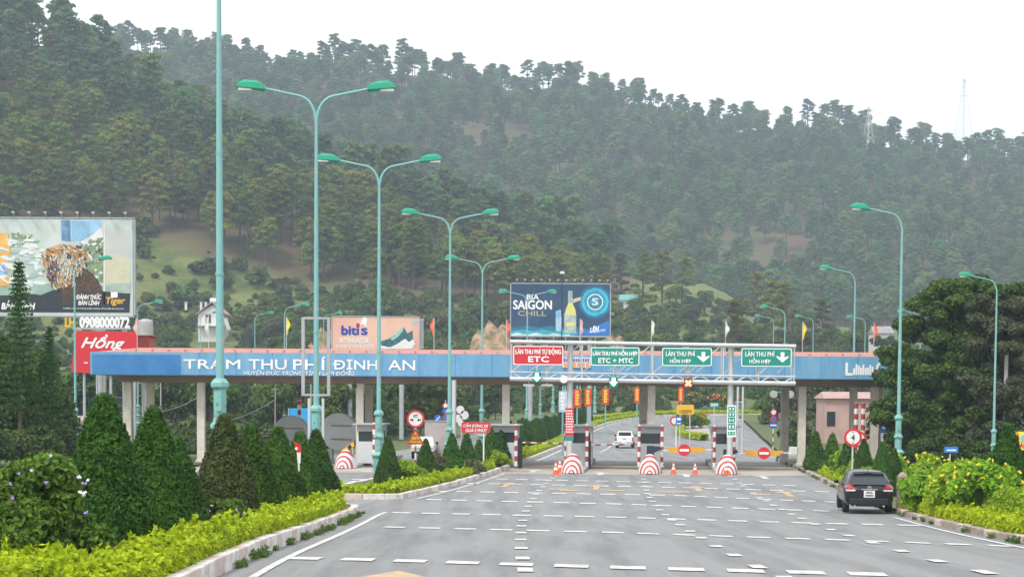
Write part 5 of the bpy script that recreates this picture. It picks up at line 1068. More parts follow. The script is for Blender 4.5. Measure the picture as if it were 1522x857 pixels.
hedge('hedge', 'inner green planting strip behind the yellow hedge', [(-9.0, 27), (-9.0, 66)], 1.3, .55, Lf_bush, 140, .09, .2, .25, 1)
h2 = np.concatenate([[(c0[0]-3.0, c0[1]+.3), (c0[0]-1.6, c0[1]-.1)], offs(M2R, -.85)[(offs(M2R, -.85)[:, 1] < 121) & (offs(M2R, -.85)[:, 1] > c0[1]+.5)]])
hedge('hedge', 'yellow green hedge along the second median up to the striped pole', h2, .95, .38, Lf_hedge, 260, .085, .2, .15, 3)
o8 = offs(M2R, -.9); hedge('hedge', 'yellow green hedge of the median curving away beyond the toll lanes', o8[(o8[:, 1] > 126)], 1.0, .42, Lf_hedge, 110, .13, .2, .12, .5)
o9 = offs(M2R, -4.4); hedge('hedge', 'far side hedge of the curving median', o9[(o9[:, 1] > 175)], .9, .42, Lf_hedge, 60, .16, .2, .12, 0)
kr = lambda d, a, b: offs(KR, d)[(KR[:, 1] > a) & (KR[:, 1] < b)]
hedge('hedge', 'low yellow green hedge along the right kerb ahead of the black car', kr(.8, 40, 76), .9, .38, Lf_hedge, 420, .062, .17, .15, 4)
hedge('hedge', 'low yellow green hedge along the right kerb behind the black car', kr(.8, 80, 118), .85, .3, Lf_hedge, 200, .09, .17, .15, 2)
hedge('hedge', 'taller light green ferny hedge right of the car', kr(2.1, 40, 75), 1.3, .95, Lf_fern, 420, .06, .17, .2, 5)
hedge('hedge', 'light green ferny hedge left of the car', kr(2.0, 80, 116), 1.3, .8, Lf_fern, 200, .09, .17, .22, 3)
bx = [G(1003, 640)[:2], G(1010, 652)[:2], G(1050, 654)[:2]]
# flower bed in the fork beyond the lanes
q0, q1, q2, q3 = G(1002, 650), G(1057, 655), G(1052, 628), G(1006, 624)
mb = MB(); mb.slab([q0[:2], q1[:2], q2[:2], q3[:2]], -.1, .22, 0, lambda x, y: float(h(y))); tag(mb.build('traffic_island', M_kerbg), 'kerbed planted traffic island in the fork of the road', None, None, 'structure')
lp = lambda a, b, t: (a+(b-a)*t)
hedge('hedge', 'yellow green hedge round the planted traffic island', [lp(q3, q0, .05)[:2]+[.6, 0], q0[:2]+[.7, 1], q1[:2]+[-.7, 1]], 1.0, .6, Lf_hedge, 90, .15, .2, .1)
def blossoms(t, pts, r, m_, nm='blossoms'):
    mb = MB(); pts = np.asarray(pts); 
    for k in range(5): mb.leaves(pts+rng.normal(size=pts.shape)*r*.35, r*.6, r*.8, np.array([0, -1.0, .5]), .8)
    o = mb.build(nm, m_, t); tag(o, None, None, None, 'stuff'); return o
M_fy = mat('yellow_petals', (.85, .7, .03), .6, var=.05); M_fw = mat('white_petals', (.8, .78, .8), .6, var=.03); M_fv = mat('violet_petals', (.35, .22, .6), .6, var=.05); M_fo = mat('orange_petals', (.8, .2, .03), .6, var=.1)
def flower_shrub(name, label, x, Y, R, H, m_leaf, fls, seed, leaf=.08, n=26, k=380, z=None, group=None):
    cb, cs = crown_mb(seed, R, H, n, k, leaf, .0, .8); z = gz(x, Y)+.18 if z is None else z; t = thing(name, label, 'shrub', (x, Y, z), 0, group)
    cb.build('foliage', m_leaf, t); tb = MB()
    for c in cs[:8]: tb.tube([(0, 0, -.1), c], [.035, .01], 5, caps=False)
    tb.build('stem', M_bark, t)
    for m_, nf, r in fls:
        u = rng.normal(size=(nf, 3)); u[:, 1] = -abs(u[:, 1])-.2; u[:, 2] = abs(u[:, 2])+.1; u /= np.linalg.norm(u, axis=1)[:, None]; blossoms(t, u*np.array([R, R, H*.5])*1.0+np.array([0, 0, H*.5]), r, m_)
    return t
flower_shrub('flowering_shrub', 'large shrub with white and violet flowers at the left edge', P(60, 700, 31.5)[0], 31.5, 1.05, 2.15, Lf_fresh, [(M_fw, 11, .04), (M_fv, 6, .035)], 401, .055, 34, 520)
flower_shrub('shrub', 'low fresh green shrub at the foot of the white and violet flowered one', P(20, 800, 31)[0], 31, .95, 1.35, Lf_fresh, [], 405, .06, 26, 420)
flower_shrub('flowering_shrub', 'pale green shrub with yellow flowers behind the left bush', P(70, 660, 44)[0], 44, 1.2, 2.0, Lf_fern, [(M_fy, 14, .045)], 402, .07, 28, 380)
flower_shrub('flowering_shrub', 'light shrub with few white flowers under the browned cone tree', P(285, 700, 44)[0]+.8, 43.5, .6, 1.05, Lf_bush, [(M_fw, 5, .03), (M_fv, 4, .03)], 403, .05, 16, 300)
for px_, Y, R, H, lb, sd_ in ((1390, 64, 1.2, 1.9, 'shrub dotted with yellow flowers just right of the concrete post', 410), (1430, 61, 1.3, 2.0, 'shrub with the densest yellow flowers below the big tree', 411), (1465, 66, 1.3, 2.0, 'yellow flowered shrub left of the large dark cone tree', 412), (1352, 80, 1.1, 2.1, 'yellow flowered shrub behind the tall dark cone tree', 413), (1236, 106, .9, 1.7, 'small yellow flowered shrub at the start of the right row', 414), (1300, 96, 1.0, 1.7, 'yellow flowered shrub between the dark cone trees', 415)):
    flower_shrub('flowering_shrub', lb, P(px_, 700, Y)[0]+.8, Y, R, H, Lf_fern, [(M_fy, 19, .055)], sd_, .08, 26, 260, None, 'yellow flowered shrubs on the right verge')
for i, (px_, Y, R, H, m_) in enumerate(((1360, 68, 1.2, 1.5, Lf_fern), (1400, 72, 1.3, 1.6, Lf_bush), (1450, 74, 1.4, 1.7, Lf_fern), (1500, 70, 1.2, 1.6, Lf_bush), (1270, 100, 1.2, 1.2, Lf_fern), (1205, 128, 1.0, 1.1, Lf_bush))):
    flower_shrub('shrub', ('light ferny shrub beside the concrete post', 'mid green shrub under the big tree', 'wide light shrub before the lamp base', 'mid green shrub by the large dark cone tree', 'light ferny shrub beside the 4 sign', 'small green shrub at the canopy right column')[i], P(px_, 700, Y)[0]+.5, Y, R, H, m_, [], 420+i, .08, 22, 260)
for i, (x_, y_) in enumerate(((q0+q1+q2+q3)[:2]/4+np.array(d) for d in ((-1.2, 0), (1.2, 1), (0, -1)))):
    flower_shrub('flowering_shrub', ('shrub', 'taller shrub', 'front shrub')[i]+' with orange tips on the planted traffic island', x_, y_, 1.5, 2.2, (Lf_bush, Lf_fern, Lf_bush)[i], [(M_fo, 8, .1)], 430+i, .15, 16, 120)
mm_ = resamp([G(1032, 606)[:2], G(1060, 608)[:2], G(1084, 606)[:2]], 4)
for i, (x_, y_) in enumerate(mm_): flower_shrub('flowering_shrub', 'orange flowered shrub in the band behind the planted island', x_, y_, 2.4, 2.6, Lf_bush, [(M_fo, 16, .16)], 440+i, .22, 14, 100, gz(x_, y_), 'orange flowered shrubs beyond the fork')
# small shrubs between cone trees on the second median
for i, (px_, Y, H) in enumerate(((600, 92, 1.3), (620, 93, 1.0), (650, 101, 1.5), (700, 106, .9), (740, 118, 1.2))):
    flower_shrub('shrub', ('bright shrub left of the yellow triangular sign', 'small bright shrub at the foot of the striped sign post', 'straw coloured shrub by the second ornate lamp base', 'low shrub at the foot of the red board', 'shrub close to the thick striped pole')[i], P(px_, 700, Y)[0], Y, .75, H, (Lf_fern, Lf_fern, Lf_treel, Lf_treel, Lf_fern)[i], [], 450+i, .08, 14, 220)
# tufts of weeds along the kerbs
mb = MB()
for _ in range(46):
    y = rng.uniform(36, 68); n = 60; s_ = rng.uniform(.08, .3); c = np.array([-5.38+rng.uniform(0, .12), y, gz(0, y)]); mb.leaves(c+rng.normal(size=(n, 3))*[s_*.3, s_*.9, 0]+np.c_[np.zeros((n, 2)), rng.random(n)*s_*.8], .012, .07, np.array([0, -.6, .1]), .6)
for _ in range(60):
    i = int(rng.integers(0, len(KR)-1)); c = KR[i]+(KR[i+1]-KR[i])*rng.random(); 
    if c[1] < 40: continue
    n = 50; s_ = rng.uniform(.08, .32); mb.leaves(np.array([c[0]-.06, c[1], gz(0, c[1])])+rng.normal(size=(n, 3))*[s_*.3, s_*1.2, 0]+np.c_[np.zeros((n, 2)), rng.random(n)*s_*.8], .014, .08, np.array([0, -.6, .1]), .6)
tag(mb.build('weeds', Lf_bush), 'weeds and grass tufts growing along the kerbs', 'weeds', None, 'stuff')
# ------------------------------------------------------------------ vehicles
M_car = mat('black_car_paint', (.006, .008, .012), .22, var=0, coat=.35, spec=.35)
M_tyre = mat('tyre_rubber', (.02, .02, .02), .85, var=.1); M_rim = mat('alloy_rim', (.5, .5, .52), .3, metal=.8, var=0)
M_tail = mat('tail_lamp_red', (.55, .01, .02), .15, var=.15, vs=20, coat=1.0); M_clear = mat('clear_lamp', (.7, .7, .7), .15, var=0); M_plate = mat('number_plate', (.75, .76, .75), .4, var=0)
M_pick = mat('white_car_paint', (.78, .78, .78), .25, var=0, coat=.8); M_chrome = mat('chrome', (.75, .76, .78), .12, metal=.9, var=0)
def loft(st, name, mats, parent, gl=None):
    """st: list of (y, [(x, z) ...] half outline from sill to roof centre)"""
    m = len(st[0][1]); V = []
    for y, o in st:
        V += [(-x, y, z) for x, z in o]+[(x, y, z) for x, z in o[::-1][1:]]
    k = 2*m-1; mb = MB(); f, mi = [], []
    for i in range(len(st)-1):
        for j in range(k-1):
            jj = j if j < m-1 else k-2-j; g = gl(i, jj) if gl else 0
            mb.add([V[i*k+j], V[(i+1)*k+j], V[(i+1)*k+j+1], V[i*k+j+1]], [(3, 2, 1, 0)], g, True)
    for i, rev in ((0, 0), (len(st)-1, 1)):
        ring = V[i*k:(i+1)*k]; mb.add(ring, [tuple(range(k)) if rev else tuple(range(k))[::-1]], 0)
    o = mb.build(name, mats, parent); import bmesh
    bm = bmesh.new(); bm.from_mesh(o.data); bmesh.ops.remove_doubles(bm, verts=bm.verts, dist=.0005); bmesh.ops.recalc_face_normals(bm, faces=bm.faces); bm.to_mesh(o.data); bm.free(); return o
def wheel(t, x, y, r=.37, w=.24):
    mb = MB(); n = 28; prof = [(r*.62, -w/2), (r*.93, -w/2), (r, -w*.35), (r, w*.35), (r*.93, w/2), (r*.62, w/2)]
    a = np.arange(n)*6.2832/n; V = [(x+px, y+rr*math.cos(q), r+rr*math.sin(q)) for rr, px in prof for q in a]
    mb.add(V, [(i*n+j, i*n+(j+1) % n, (i+1)*n+(j+1) % n, (i+1)*n+j) for i in range(5) for j in range(n)], 0, True); o = mb.build('wheel', M_tyre, t)
    mb = MB(); s = -1 if x < 0 else 1; V = [(x+s*w*.3, y+r*.63*math.cos(q), r+r*.63*math.sin(q)) for q in a]; mb.add(V, [tuple(range(n))], 0)
    for q in np.arange(5)*6.2832/5: mb.box((x+s*w*.36, y+r*.32*math.cos(q), r+r*.32*math.sin(q)), (.03, .08, .08))
    mb.build('rim', M_rim, o)
Yc = 70.3; pc = P(1292, 740, Yc); sv_t = thing('parked_car', 'black five door car stopped at the right kerb, seen from behind', 'car', (pc[0], Yc, gz(pc[0], Yc)+.01), -.10); sv_t.scale = (.97, 1, .98)
def o7(s, z0, zb_, zs, zr, wr=1.0, wb=.95, cr=.02): return [(.80*wb/.95, z0), (.93*wb/.95, z0+.16), (wb, (z0+zb_)/2), (wb*.985, zb_), (wb*.93, zs), (.72*wr, zr-.12), (.58*wr, zr-.03), (.3*wr, zr), (0, zr+cr)]
ST = [(0.0, o7(0, .42, .80, .84, .90, 1.12, .86, 0)), (.05, o7(0, .34, .88, .96, 1.02, 1.12, .9, 0)), (.22, o7(0, .3, .96, 1.04, 1.12, 1.1, .93, 0)), (.55, o7(0, .28, .98, 1.08, 1.42, 1.0, .95)), (.85, o7(0, .3, .98, 1.07, 1.575, .98, .955)), (1.6, o7(0, .3, .97, 1.05, 1.62, 1.0, .96)), (2.6, o7(0, .3, .95, 1.03, 1.615, 1.0, .96)), (3.1, o7(0, .3, .93, 1.0, 1.5, .98, .955)), (3.8, o7(0, .3, .9, .95, 1.06, 1.1, .95)), (4.5, o7(0, .32, .8, .84, .88, 1.1, .9, 0)), (4.78, o7(0, .42, .66, .7, .74, 1.0, .78, 0))]
loft(ST, 'body', [M_car, M_glass], sv_t, lambda i, j: 1 if (3 <= i <= 6 and j == 4) or (i == 7 and j in (4, 5, 6, 7)) else 0)
mb = MB(); mb.add([(-.70, .20, 1.10), (.70, .20, 1.10), (.66, .345, 1.27), (.575, .60, 1.505), (-.575, .60, 1.505), (-.66, .345, 1.27)], [(0, 1, 2, 5), (5, 2, 3, 4)]); mb.v[-1][:, 1] -= .06; mb.v[-1][:, 2] += .012; mb.build('rear_window', M_glass, sv_t)
mb = MB(); mb.box((0, .56, 1.565), (1.26, .3, .035), 0, 0, .93); mb.build('spoiler', M_car, sv_t, .012)
for s in (-1, 1):
    mb = MB(); mb.add([(s*.52, .02, .93), (s*.90, .16, .93), (s*.93, .40, 1.03), (s*.74, .17, 1.13), (s*.66, .10, 1.10)], [(0, 1, 2, 3, 4) if s > 0 else (4, 3, 2, 1, 0)]); V = mb.v[-1]; mb.add(V+np.array([0, .1, 0]), [(4, 3, 2, 1, 0) if s > 0 else (0, 1, 2, 3, 4)]); mb.v[0] = V+np.array([0, -.035, 0]); n0 = 5
    mb.add(np.concatenate([mb.v[0], V+np.array([0, .1, 0])]), [(i, (i+1) % 5, 5+(i+1) % 5, 5+i) for i in range(5)]); tl = mb.build('tail_light', M_tail, sv_t)
    mb = MB(); mb.box((s*.71, .015, .895), (.36, .08, .055), 0, s*.22); mb.build('reversing_lens', M_clear, tl)
    mb = MB(); mb.box((s*.62, -.012, .49), (.16, .02, .035)); mb.build('reflector', M_tail, sv_t)
    mb = MB(); mb.lathe([(.02, -.07), (.075, -.06), (.095, 0), (.085, .07), (.03, .09)], 10, (s*1.06, 3.02, 1.1)); mb.box((s*.98, 3.04, 1.06), (.12, .05, .04)); mb.build('door_mirror', M_car, sv_t)
    mb = MB(); mb.tube([(s*.55, -.02, .30), (s*.55, .2, .30)], .045, 10); mb.build('exhaust', M_chrome, sv_t)
mb = MB(); mb.box((0, -.012, .76), (.42, .02, .26)); pl_ = mb.build('number_plate', M_plate, sv_t)
mb = MB(); text(mb, '49A', -.13, .77, .13, .86, -.024, 0, .02); text(mb, '018.86', -.18, .66, .18, .75, -.024, 0, .02) if False else mb.box((0, -.023, .70), (.3, .003, .05)); mb.build('plate_marks', M_black, pl_)
mb = MB(); mb.box((0, -.0, .935), (.62, .05, .035)); mb.disc((0, 1.0), .075, .0, .06, rin=.055); mb.box((0, .03, 1.02), (.1, .05, .02)); mb.box((0, .03, .99), (.02, .05, .1)); mb.build('emblem', M_chrome, sv_t)
mb = MB(); mb.box((0, .0, .47), (1.5, .06, .24)); mb.box((0, .4, .33), (1.3, .8, .1)); mb.build('bumper', M_black, sv_t, .03)
mb = MB(); mb.tube([(0, 1.0, 1.6), (0, .82, 1.72)], .01); mb.build('aerial', M_black, sv_t); mb = MB(); mb.box((0, .66, 1.53), (.3, .05, .02)); mb.build('brake_light', M_tail, sv_t)
for x in (-.82, .82):
    for y in (.95, 3.75): wheel(sv_t, x, y)
# white pickup
Yp = 188.0; pc = P(928, 655, Yp); tp = thing('pickup_truck', 'white double cab pickup driving away beyond the middle lane', 'pickup', (pc[0], Yp, gz(pc[0], Yp)+.02), -.09)
mb = MB(); mb.box((0, .75, .86), (1.78, 1.5, .55)); mb.box((0, 3.3, .82), (1.8, 3.7, .5)); mb.box((0, 4.6, .95), (1.7, 1.2, .3), 0, 0, .93); mb.build('body', M_pick, tp, .05)
mb = MB(); mb.box((0, 2.45, 1.36), (1.66, 2.3, .62), 0, 0, .84); mb.build('cab', M_pick, tp, .06); mb = MB(); mb.box((0, 1.335, 1.4), (1.28, .06, .36), 0, 0, .93); mb.build('rear_window', M_glass, tp, .01)
mb = MB(); mb.box((0, -.03, .86), (1.5, .05, .46)); tg = mb.build('tailgate', M_pick, tp, .03); mb = MB(); mb.box((0, -.07, .95), (.25, .03, .06)); mb.build('handle', M_black, tg)
mb = MB(); mb.box((0, -.1, .5), (1.7, .2, .16)); mb.build('bumper', M_chrome, tp, .03); mb = MB(); mb.box((0, -.22, .56), (.46, .02, .14)); mb.build('number_plate', M_plate, tp)
for s in (-1, 1):
    mb = MB(); mb.box((s*.84, -.01, .9), (.13, .08, .4)); mb.build('tail_light', M_tail, tp, .02)
    mb = MB(); mb.box((s*1.02, 3.4, 1.2), (.2, .1, .2)); mb.build('door_mirror', M_black, tp, .03)
    for y in (.95, 4.2): wheel(tp, s*.78, y, .38, .24)
mb = MB(); mb.box((0, 2.4, .5), (1.5, 4.6, .2)); mb.build('chassis', M_black, tp)
# white car partly hidden on the far carriageway
Yq = 118; pq = P(598, 660, Yq); tq = dup(tp, (pq[0], 150, gz(0, 150)+.02), 'light coloured vehicle seen between the cone trees on the far carriageway', math.pi); tq['category'] = 'pickup'

# ------------------------------------------------------------------ cones
def cone(px, py, label, tilt=0, s=1.0, base=None):
    g_ = G(px, py, .02)
    if base is not None: r = dup(base, g_, label); r.scale = (s,)*3; r.rotation_euler = (tilt, 0, 0); return r
    t = thing('traffic_cone', label, 'traffic cone', g_, 0, 'orange traffic cones on the apron', s)
    mb = MB(); mb.box((0, 0, .02), (.4, .4, .04)); mb.lathe([(.16, .04), (.13, .2), (.115, .28)], 16); mb.lathe([(.085, .42), (.07, .5)], 16); mb.lathe([(.05, .62), (.03, .74)], 16); mb.build('cone_body', M_orange, t)
    mb = MB(); mb.lathe([(.116, .28), (.087, .42)], 16); mb.lathe([(.07, .5), (.05, .62)], 16); mb.build('white_bands', M_white, t); return t
c1 = cone(1001, 704, 'orange traffic cone on the apron, left one of the pair between the islands')
cone(1033, 704.5, 'orange traffic cone on the apron, right one of the pair between the islands', 0, 1, c1)
cone(826, 706, 'nearest cone of the cluster before the left striped nose', 0, 1.15, c1); cone(832, 702, 'middle cone of the cluster before the left striped nose', 0, 1.15, c1); cone(840, 699, 'rear cone of the cluster before the left striped nose', 0, 1.1, c1)
cone(957, 702, 'cone touching the middle striped nose', 0, .9, c1); cone(1079, 706, 'cone before the right striped nose', .0, 1.1, c1)

# ------------------------------------------------------------------ signs
def spost(t, z1, m_=None, st=.33, r=.045):
    mb = MB(); z, k = 0, 0
    while z < z1: mb.tube([(0, .06, z), (0, .06, min(z1, z+st))], r, 8, k % 2); z += st; k += 1
    mb.build('post', m_ or M_wr, t)
def at(px, Y): x = P(px, 640, Y)[0]; return (x, Y, gz(x, Y)+.1)
def lz(px, py, Y): return P(px, py, Y)[2]-gz(0, Y)-.1
Y = 93.0; t = thing('road_sign', 'round red ringed no passing sign above a yellow triangular sign on a striped post', 'road sign', at(617.5, Y)); s = F/Y; zc = lz(618, 622, Y); r = 13.2/s
spost(t, lz(618, 628, Y)); mb = MB(); mb.disc((0, zc), r, 0, .02, 36); mb.build('round_plate', M_white, t); mb = MB(); mb.disc((0, zc), r, -.012, -.002, 36, rin=r*.78); mb.build('red_ring', M_red, t)
mb = MB()
for sx in (-1, 1): mb.prism([(sx*.10, zc-.12), (sx*.28, zc-.06), (sx*.26, zc-.0), (sx*.2, zc-.03), (sx*.16, zc+.02), (sx*.1, zc-.04)][::-1 if sx > 0 else 1], -.008, -.002)
mb.tube([(-.1, -.006, zc+.12), (-.04, -.006, zc+.2), (.12, -.006, zc+.2)], .02, 6); mb.tube([(-.1, -.006, zc+.12), (.02, -.006, zc+.09), (.1, -.006, zc+.11)], .015, 6); mb.build('black_symbols', M_black, t)
zt0, zt1, hw = lz(617, 660, Y), lz(617, 636, Y), 12.8/s; mb = MB(); mb.prism([(-hw, zt0), (hw, zt0), (0, zt1)][::1], 0, .02); mb.build('triangle_plate', M_red, t); mb = MB(); mb.prism([(-hw*.74, zt0+.09), (hw*.74, zt0+.09), (0, zt1-.17)], -.012, -.002); mb.build('yellow_field', M_yellow, t)
mb = MB(); text(mb, 'ĐI', -.09, zt0+.36, .09, zt0+.48, -.016, 0, .02); text(mb, 'CHẬM', -.24, zt0+.13, .24, zt0+.3, -.016, 0, .02); mb.build('lettering', M_black, t)
Y = 112.0; t = thing('road_sign', 'red board reading CẤM DỪNG XE QUÁ 5 PHÚT on a white post', 'road sign', at(719, Y)); s = F/Y; q = lambda px, py: ((px-719)/s, lz(719, py, Y))
mb = MB(); mb.prism(rpoly(*q(686, 643), *q(728.5, 627), .08), 0, .04); mb.build('panel', M_red, t); mb = MB(); text(mb, 'CẤM DỪNG XE', *q(688.5, 634.5), *q(725.5, 628.2), -.008, 0, .03, .15); text(mb, 'QUÁ 5 PHÚT', *q(692, 642.3), *q(724, 635.6), -.008, 0, .03, .15); mb.build('lettering', M_letter, t); mb = MB(); mb.tube([(0, .08, 0), (0, .08, q(0, 630)[1])], .045); mb.build('post', M_white, t)
# oval red sign on white post among cone trees
Y = 62.5; t = thing('lane_marker', 'small curved red and white marker plate between the cone trees', 'marker', at(441, Y)); q = lambda px, py: ((px-441)/(F/Y), lz(441, py, Y)); mb = MB(); mb.prism([q(436, 656), q(438, 656), q(446, 660), q(448, 668), q(447, 672), q(441, 672), q(439, 662)][::-1], 0, .03); mb.build('red_plate', M_red, t); mb = MB(); mb.prism([q(441, 672), q(447, 672), q(446.5, 688), q(442.5, 688)][::-1], 0, .03); mb.disc(q(440.5, 666), .05, -.01, .0); mb.build('white_plate', M_white, t); mb = MB(); mb.tube([(q(444, 0)[0], .04, 0), (q(444, 0)[0], .04, q(0, 680)[1])], .03); mb.build('post', M_white, t)
# 4 sign
Y = 96.0; t = thing('road_sign', 'round white height limit sign with red ring and the number 4', 'road sign', at(1268, Y)); s = F/Y; zc = lz(1266, 649.5, Y); r = 13.4/s
def num4(t, zc, r, x=0, lett=True):
    mb = MB(); mb.disc((x, zc), r, 0, .02, 36); mb.build('round_plate', M_white, t); mb = MB(); mb.disc((x, zc), r, -.012, -.002, 36, rin=r*.74); mb.build('red_ring', M_red, t)
    if lett: mb = MB(); text(mb, '4', x-.09, zc-.15, x+.09, zc+.15, -.008, 0, .02); mb.prism([(x-.05, zc+r*.62), (x+.05, zc+r*.62), (x, zc+r*.46)][::-1], -.008, -.002); mb.prism([(x-.05, zc-r*.62), (x, zc-r*.46), (x+.05, zc-r*.62)][::-1], -.008, -.002); mb.build('number', M_black, t)
num4(t, zc, r); spost(t, zc, M_galv)
t = thing('road_sign', 'red ringed sign half hidden behind the number 4 sign', 'road sign', at(1276, 99)); num4(t, lz(1276, 652, 99), 12/(F/99), 0, False); spost(t, lz(1276, 652, 99), M_galv)
sp_ = None
for px, Y, lb in ((1272, 125, 'left of two tall red and white posts by the pink building'), (1282.5, 125, 'right of two tall red and white posts by the pink building'), (445, 140, 'red and white post behind the cone trees near the cyan sheet')):
    if sp_ is None:
        sp_ = thing('striped_post', lb, 'post', at(px, Y), 0, 'tall striped height gauge posts'); mb = MB(); spole(mb, 0, 0, 0, lz(px, 598, Y), .14, .36); mb.build('pole_shaft', M_wr, sp_); mb = MB(); mb.box((0, 0, .1), (.5, .5, .2)); mb.build('footing', M_kerbg, sp_)
    else: dup(sp_, at(px, Y), lb)
# right sign clusters
Y = 150.0; t = thing('road_sign', 'striped post with red ringed disc, no parking disc and blue plate', 'road sign', at(1149.5, Y)); s = F/Y; spost(t, lz(1149, 606, Y), M_wr)
z1 = lz(1149, 612, Y); mb = MB(); mb.disc((0, z1), 5/s, 0, .02); mb.build('white_disc', M_white, t); mb = MB(); mb.disc((0, z1), 5/s, -.012, -.002, rin=3.5/s); z2 = lz(1149, 622.5, Y); mb.disc((0, z2), 5/s, -.004, .02); mb.build('red_ring', M_red, t); mb = MB(); mb.disc((0, z2), 3.6/s, -.014, -.005); z3 = lz(1149, 631.5, Y); rect(mb, (-6/s, z3-3.6/s), (6/s, z3+3.6/s), 0, .02); mb.build('blue_plate', M_sblue, t); mb = MB(); text(mb, 'P 5P', -5/s, z3-2/s, 5/s, z3+2/s, -.006, 0, .02) if False else rect(mb, (-4.5/s, z3-1/s), (4.5/s, z3+1/s), -.006, 0); mb.build('plate_marks', M_letter, t)
Y = 140.0; t = thing('road_sign', 'teal post with two white discs on top and pale sign backs below', 'road sign', at(1162, Y)); s = F/Y; mb = MB(); mb.tube([(-.35, .1, 0), (-.1, .1, .9), (0, .1, 1.3), (0, .1, lz(0, 574, Y))], .09, 10); mb.tube([(-14/s, .1, lz(0, 575, Y)), (14/s, .1, lz(0, 575, Y))], .05); mb.build('post', M_teal, t)
for px, py, r in ((1149, 578, 5.6), (1174, 578, 5.6), (1162, 610.5, 6.2)): mb = MB(); mb.disc(((px-1162)/s, lz(0, py, Y)), r/s, -.03, 0); mb.build('disc', M_white, t)
mb = MB(); rect(mb, (-7/s, lz(0, 627, Y)), (7/s, lz(0, 617, Y)), -.05, -.02); mb.build('square_plate', M_white, t)
# H frame posts
Y = 165.0; t = thing('pylon_frame', 'tall galvanised H frame posts behind the green banner post', 'utility frame', at(1099, Y)); s = F/Y; mb = MB(); 
for px in (1096, 1103.5): mb.tube([((px-1099)/s, 0, 0), ((px-1099)/s, 0, lz(0, 540, Y))], .1, 10)
mb.build('post', M_galv, t); mb = MB()
for py in (590, 616, 566): mb.box((0, 0, lz(0, py, Y)), (14/s, .1, .1))
mb.build('crossbar', M_galv, t)
# yellow 100 m board etc
Y = 190.0; t = thing('road_sign', 'yellow board reading 100 m standing in the fork', 'road sign', at(1018, Y)); s = F/Y; q = lambda px, py: ((px-1018)/s, lz(1018, py, Y))
mb = MB(); mb.prism(rpoly(*q(1005.5, 615.5), *q(1031, 601), .1), 0, .05); mb.build('panel', M_yellow, t); mb = MB(); text(mb, '100M', *q(1010, 614), *q(1027, 608.5), -.01, 0, .02); mb.build('lettering', M_black, t); mb = MB(); mb.tube([(-.5, .1, 0), (-.5, .1, q(0, 610)[1])], .06); mb.tube([(.5, .1, 0), (.5, .1, q(0, 610)[1])], .06); mb.build('post', M_galv, t)
Y = 230.0; t = thing('road_sign', 'small green board reading 90M beyond the planted island', 'road sign', at(1061, Y)); s = F/Y; q = lambda px, py: ((px-1061)/s, lz(1061, py, Y)); mb = MB(); rect(mb, q(1054, 605), q(1068, 597.5), 0, .05); mb.build('panel', M_signg, t); mb = MB(); text(mb, '90M', *q(1056, 603.8), *q(1066, 599), -.01, 0, .03); mb.build('lettering', M_letter, t); mb = MB(); mb.tube([(0, .1, 0), (0, .1, q(0, 601)[1])], .06); mb.build('post', M_galv, t)
Y = 176.0; t = thing('road_sign', 'red ringed disc beside a blue plate at the planted island corner', 'road sign', at(1005, Y)); s = F/Y; q = lambda px, py: ((px-1005)/s, lz(1005, py, Y)); mb = MB(); mb.disc(q(1002.5, 625), 7/s, 0, .03); mb.build('white_disc', M_white, t); mb = MB(); mb.disc(q(1002.5, 625), 7/s, -.012, -.002, rin=4.8/s); mb.build('red_ring', M_red, t); mb = MB(); rect(mb, q(1004.5, 631.5), q(1013, 618.5), -.04, -.02); mb.build('blue_plate', M_sblue, t); mb = MB(); rect(mb, q(1006, 624), q(1011.5, 620.5), -.05, -.04); rect(mb, q(1006, 629.5), q(1011.5, 628), -.05, -.04); mb.build('plate_marks', M_letter, t); mb = MB(); mb.tube([(0, .08, 0), (0, .08, q(0, 620)[1])], .06); mb.build('post', M_white, t)
# left far signs: blue no stopping cluster and white sign backs
Y = 165.0; t = thing('road_sign', 'blue round sign with white diagonal seen left of the second ornate lamp', 'road sign', at(651, Y)); s = F/Y; mb = MB(); z1 = lz(0, 617, Y); mb.disc((0, z1), 5.3/s, 0, .03); mb.build('blue_disc', M_sblue, t); mb = MB(); mb.prism([(-.18, z1-.14), (-.13, z1-.19), (.18, z1+.14), (.13, z1+.19)], -.012, -.002); mb.build('white_diagonal', M_letter, t); mb = MB(); mb.tube([(0, .06, 0), (0, .06, z1)], .05); mb.build('post', M_white, t)
t = thing('road_sign', 'stack of red and blue round signs just left of the second ornate lamp', 'road sign', at(662, Y)); spost(t, lz(0, 590, Y), M_galv)
for nm, py, m_ in (('red_disc', 598, M_red), ('blue_disc', 606, M_sblue), ('red_disc', 615, M_red)): mb = MB(); z1 = lz(0, py, Y); mb.disc((0, z1), 4.6/s, 0, .03); o = mb.build(nm, m_, t); mb = MB(); mb.disc((0, z1), 3/s, -.01, -.001); mb.build('face', M_white if py == 598 else M_sblue, o)
Y = 150.0; t = thing('sign_cluster', 'bunch of pale round sign backs right of the second ornate lamp', 'road sign', at(686, Y)); s = F/Y
for px, py, r in ((684, 604, 6), (690, 612, 6.5), (681, 617, 6), (685, 624, 4.5)): mb = MB(); mb.disc(((px-686)/s, lz(0, py, Y)), r/s, -.02*(px % 3), .02); mb.build('disc', M_white, t)
mb = MB(); mb.tube([(0, .1, 0), (0, .1, lz(0, 604, Y))], .06); mb.build('post', M_galv, t)
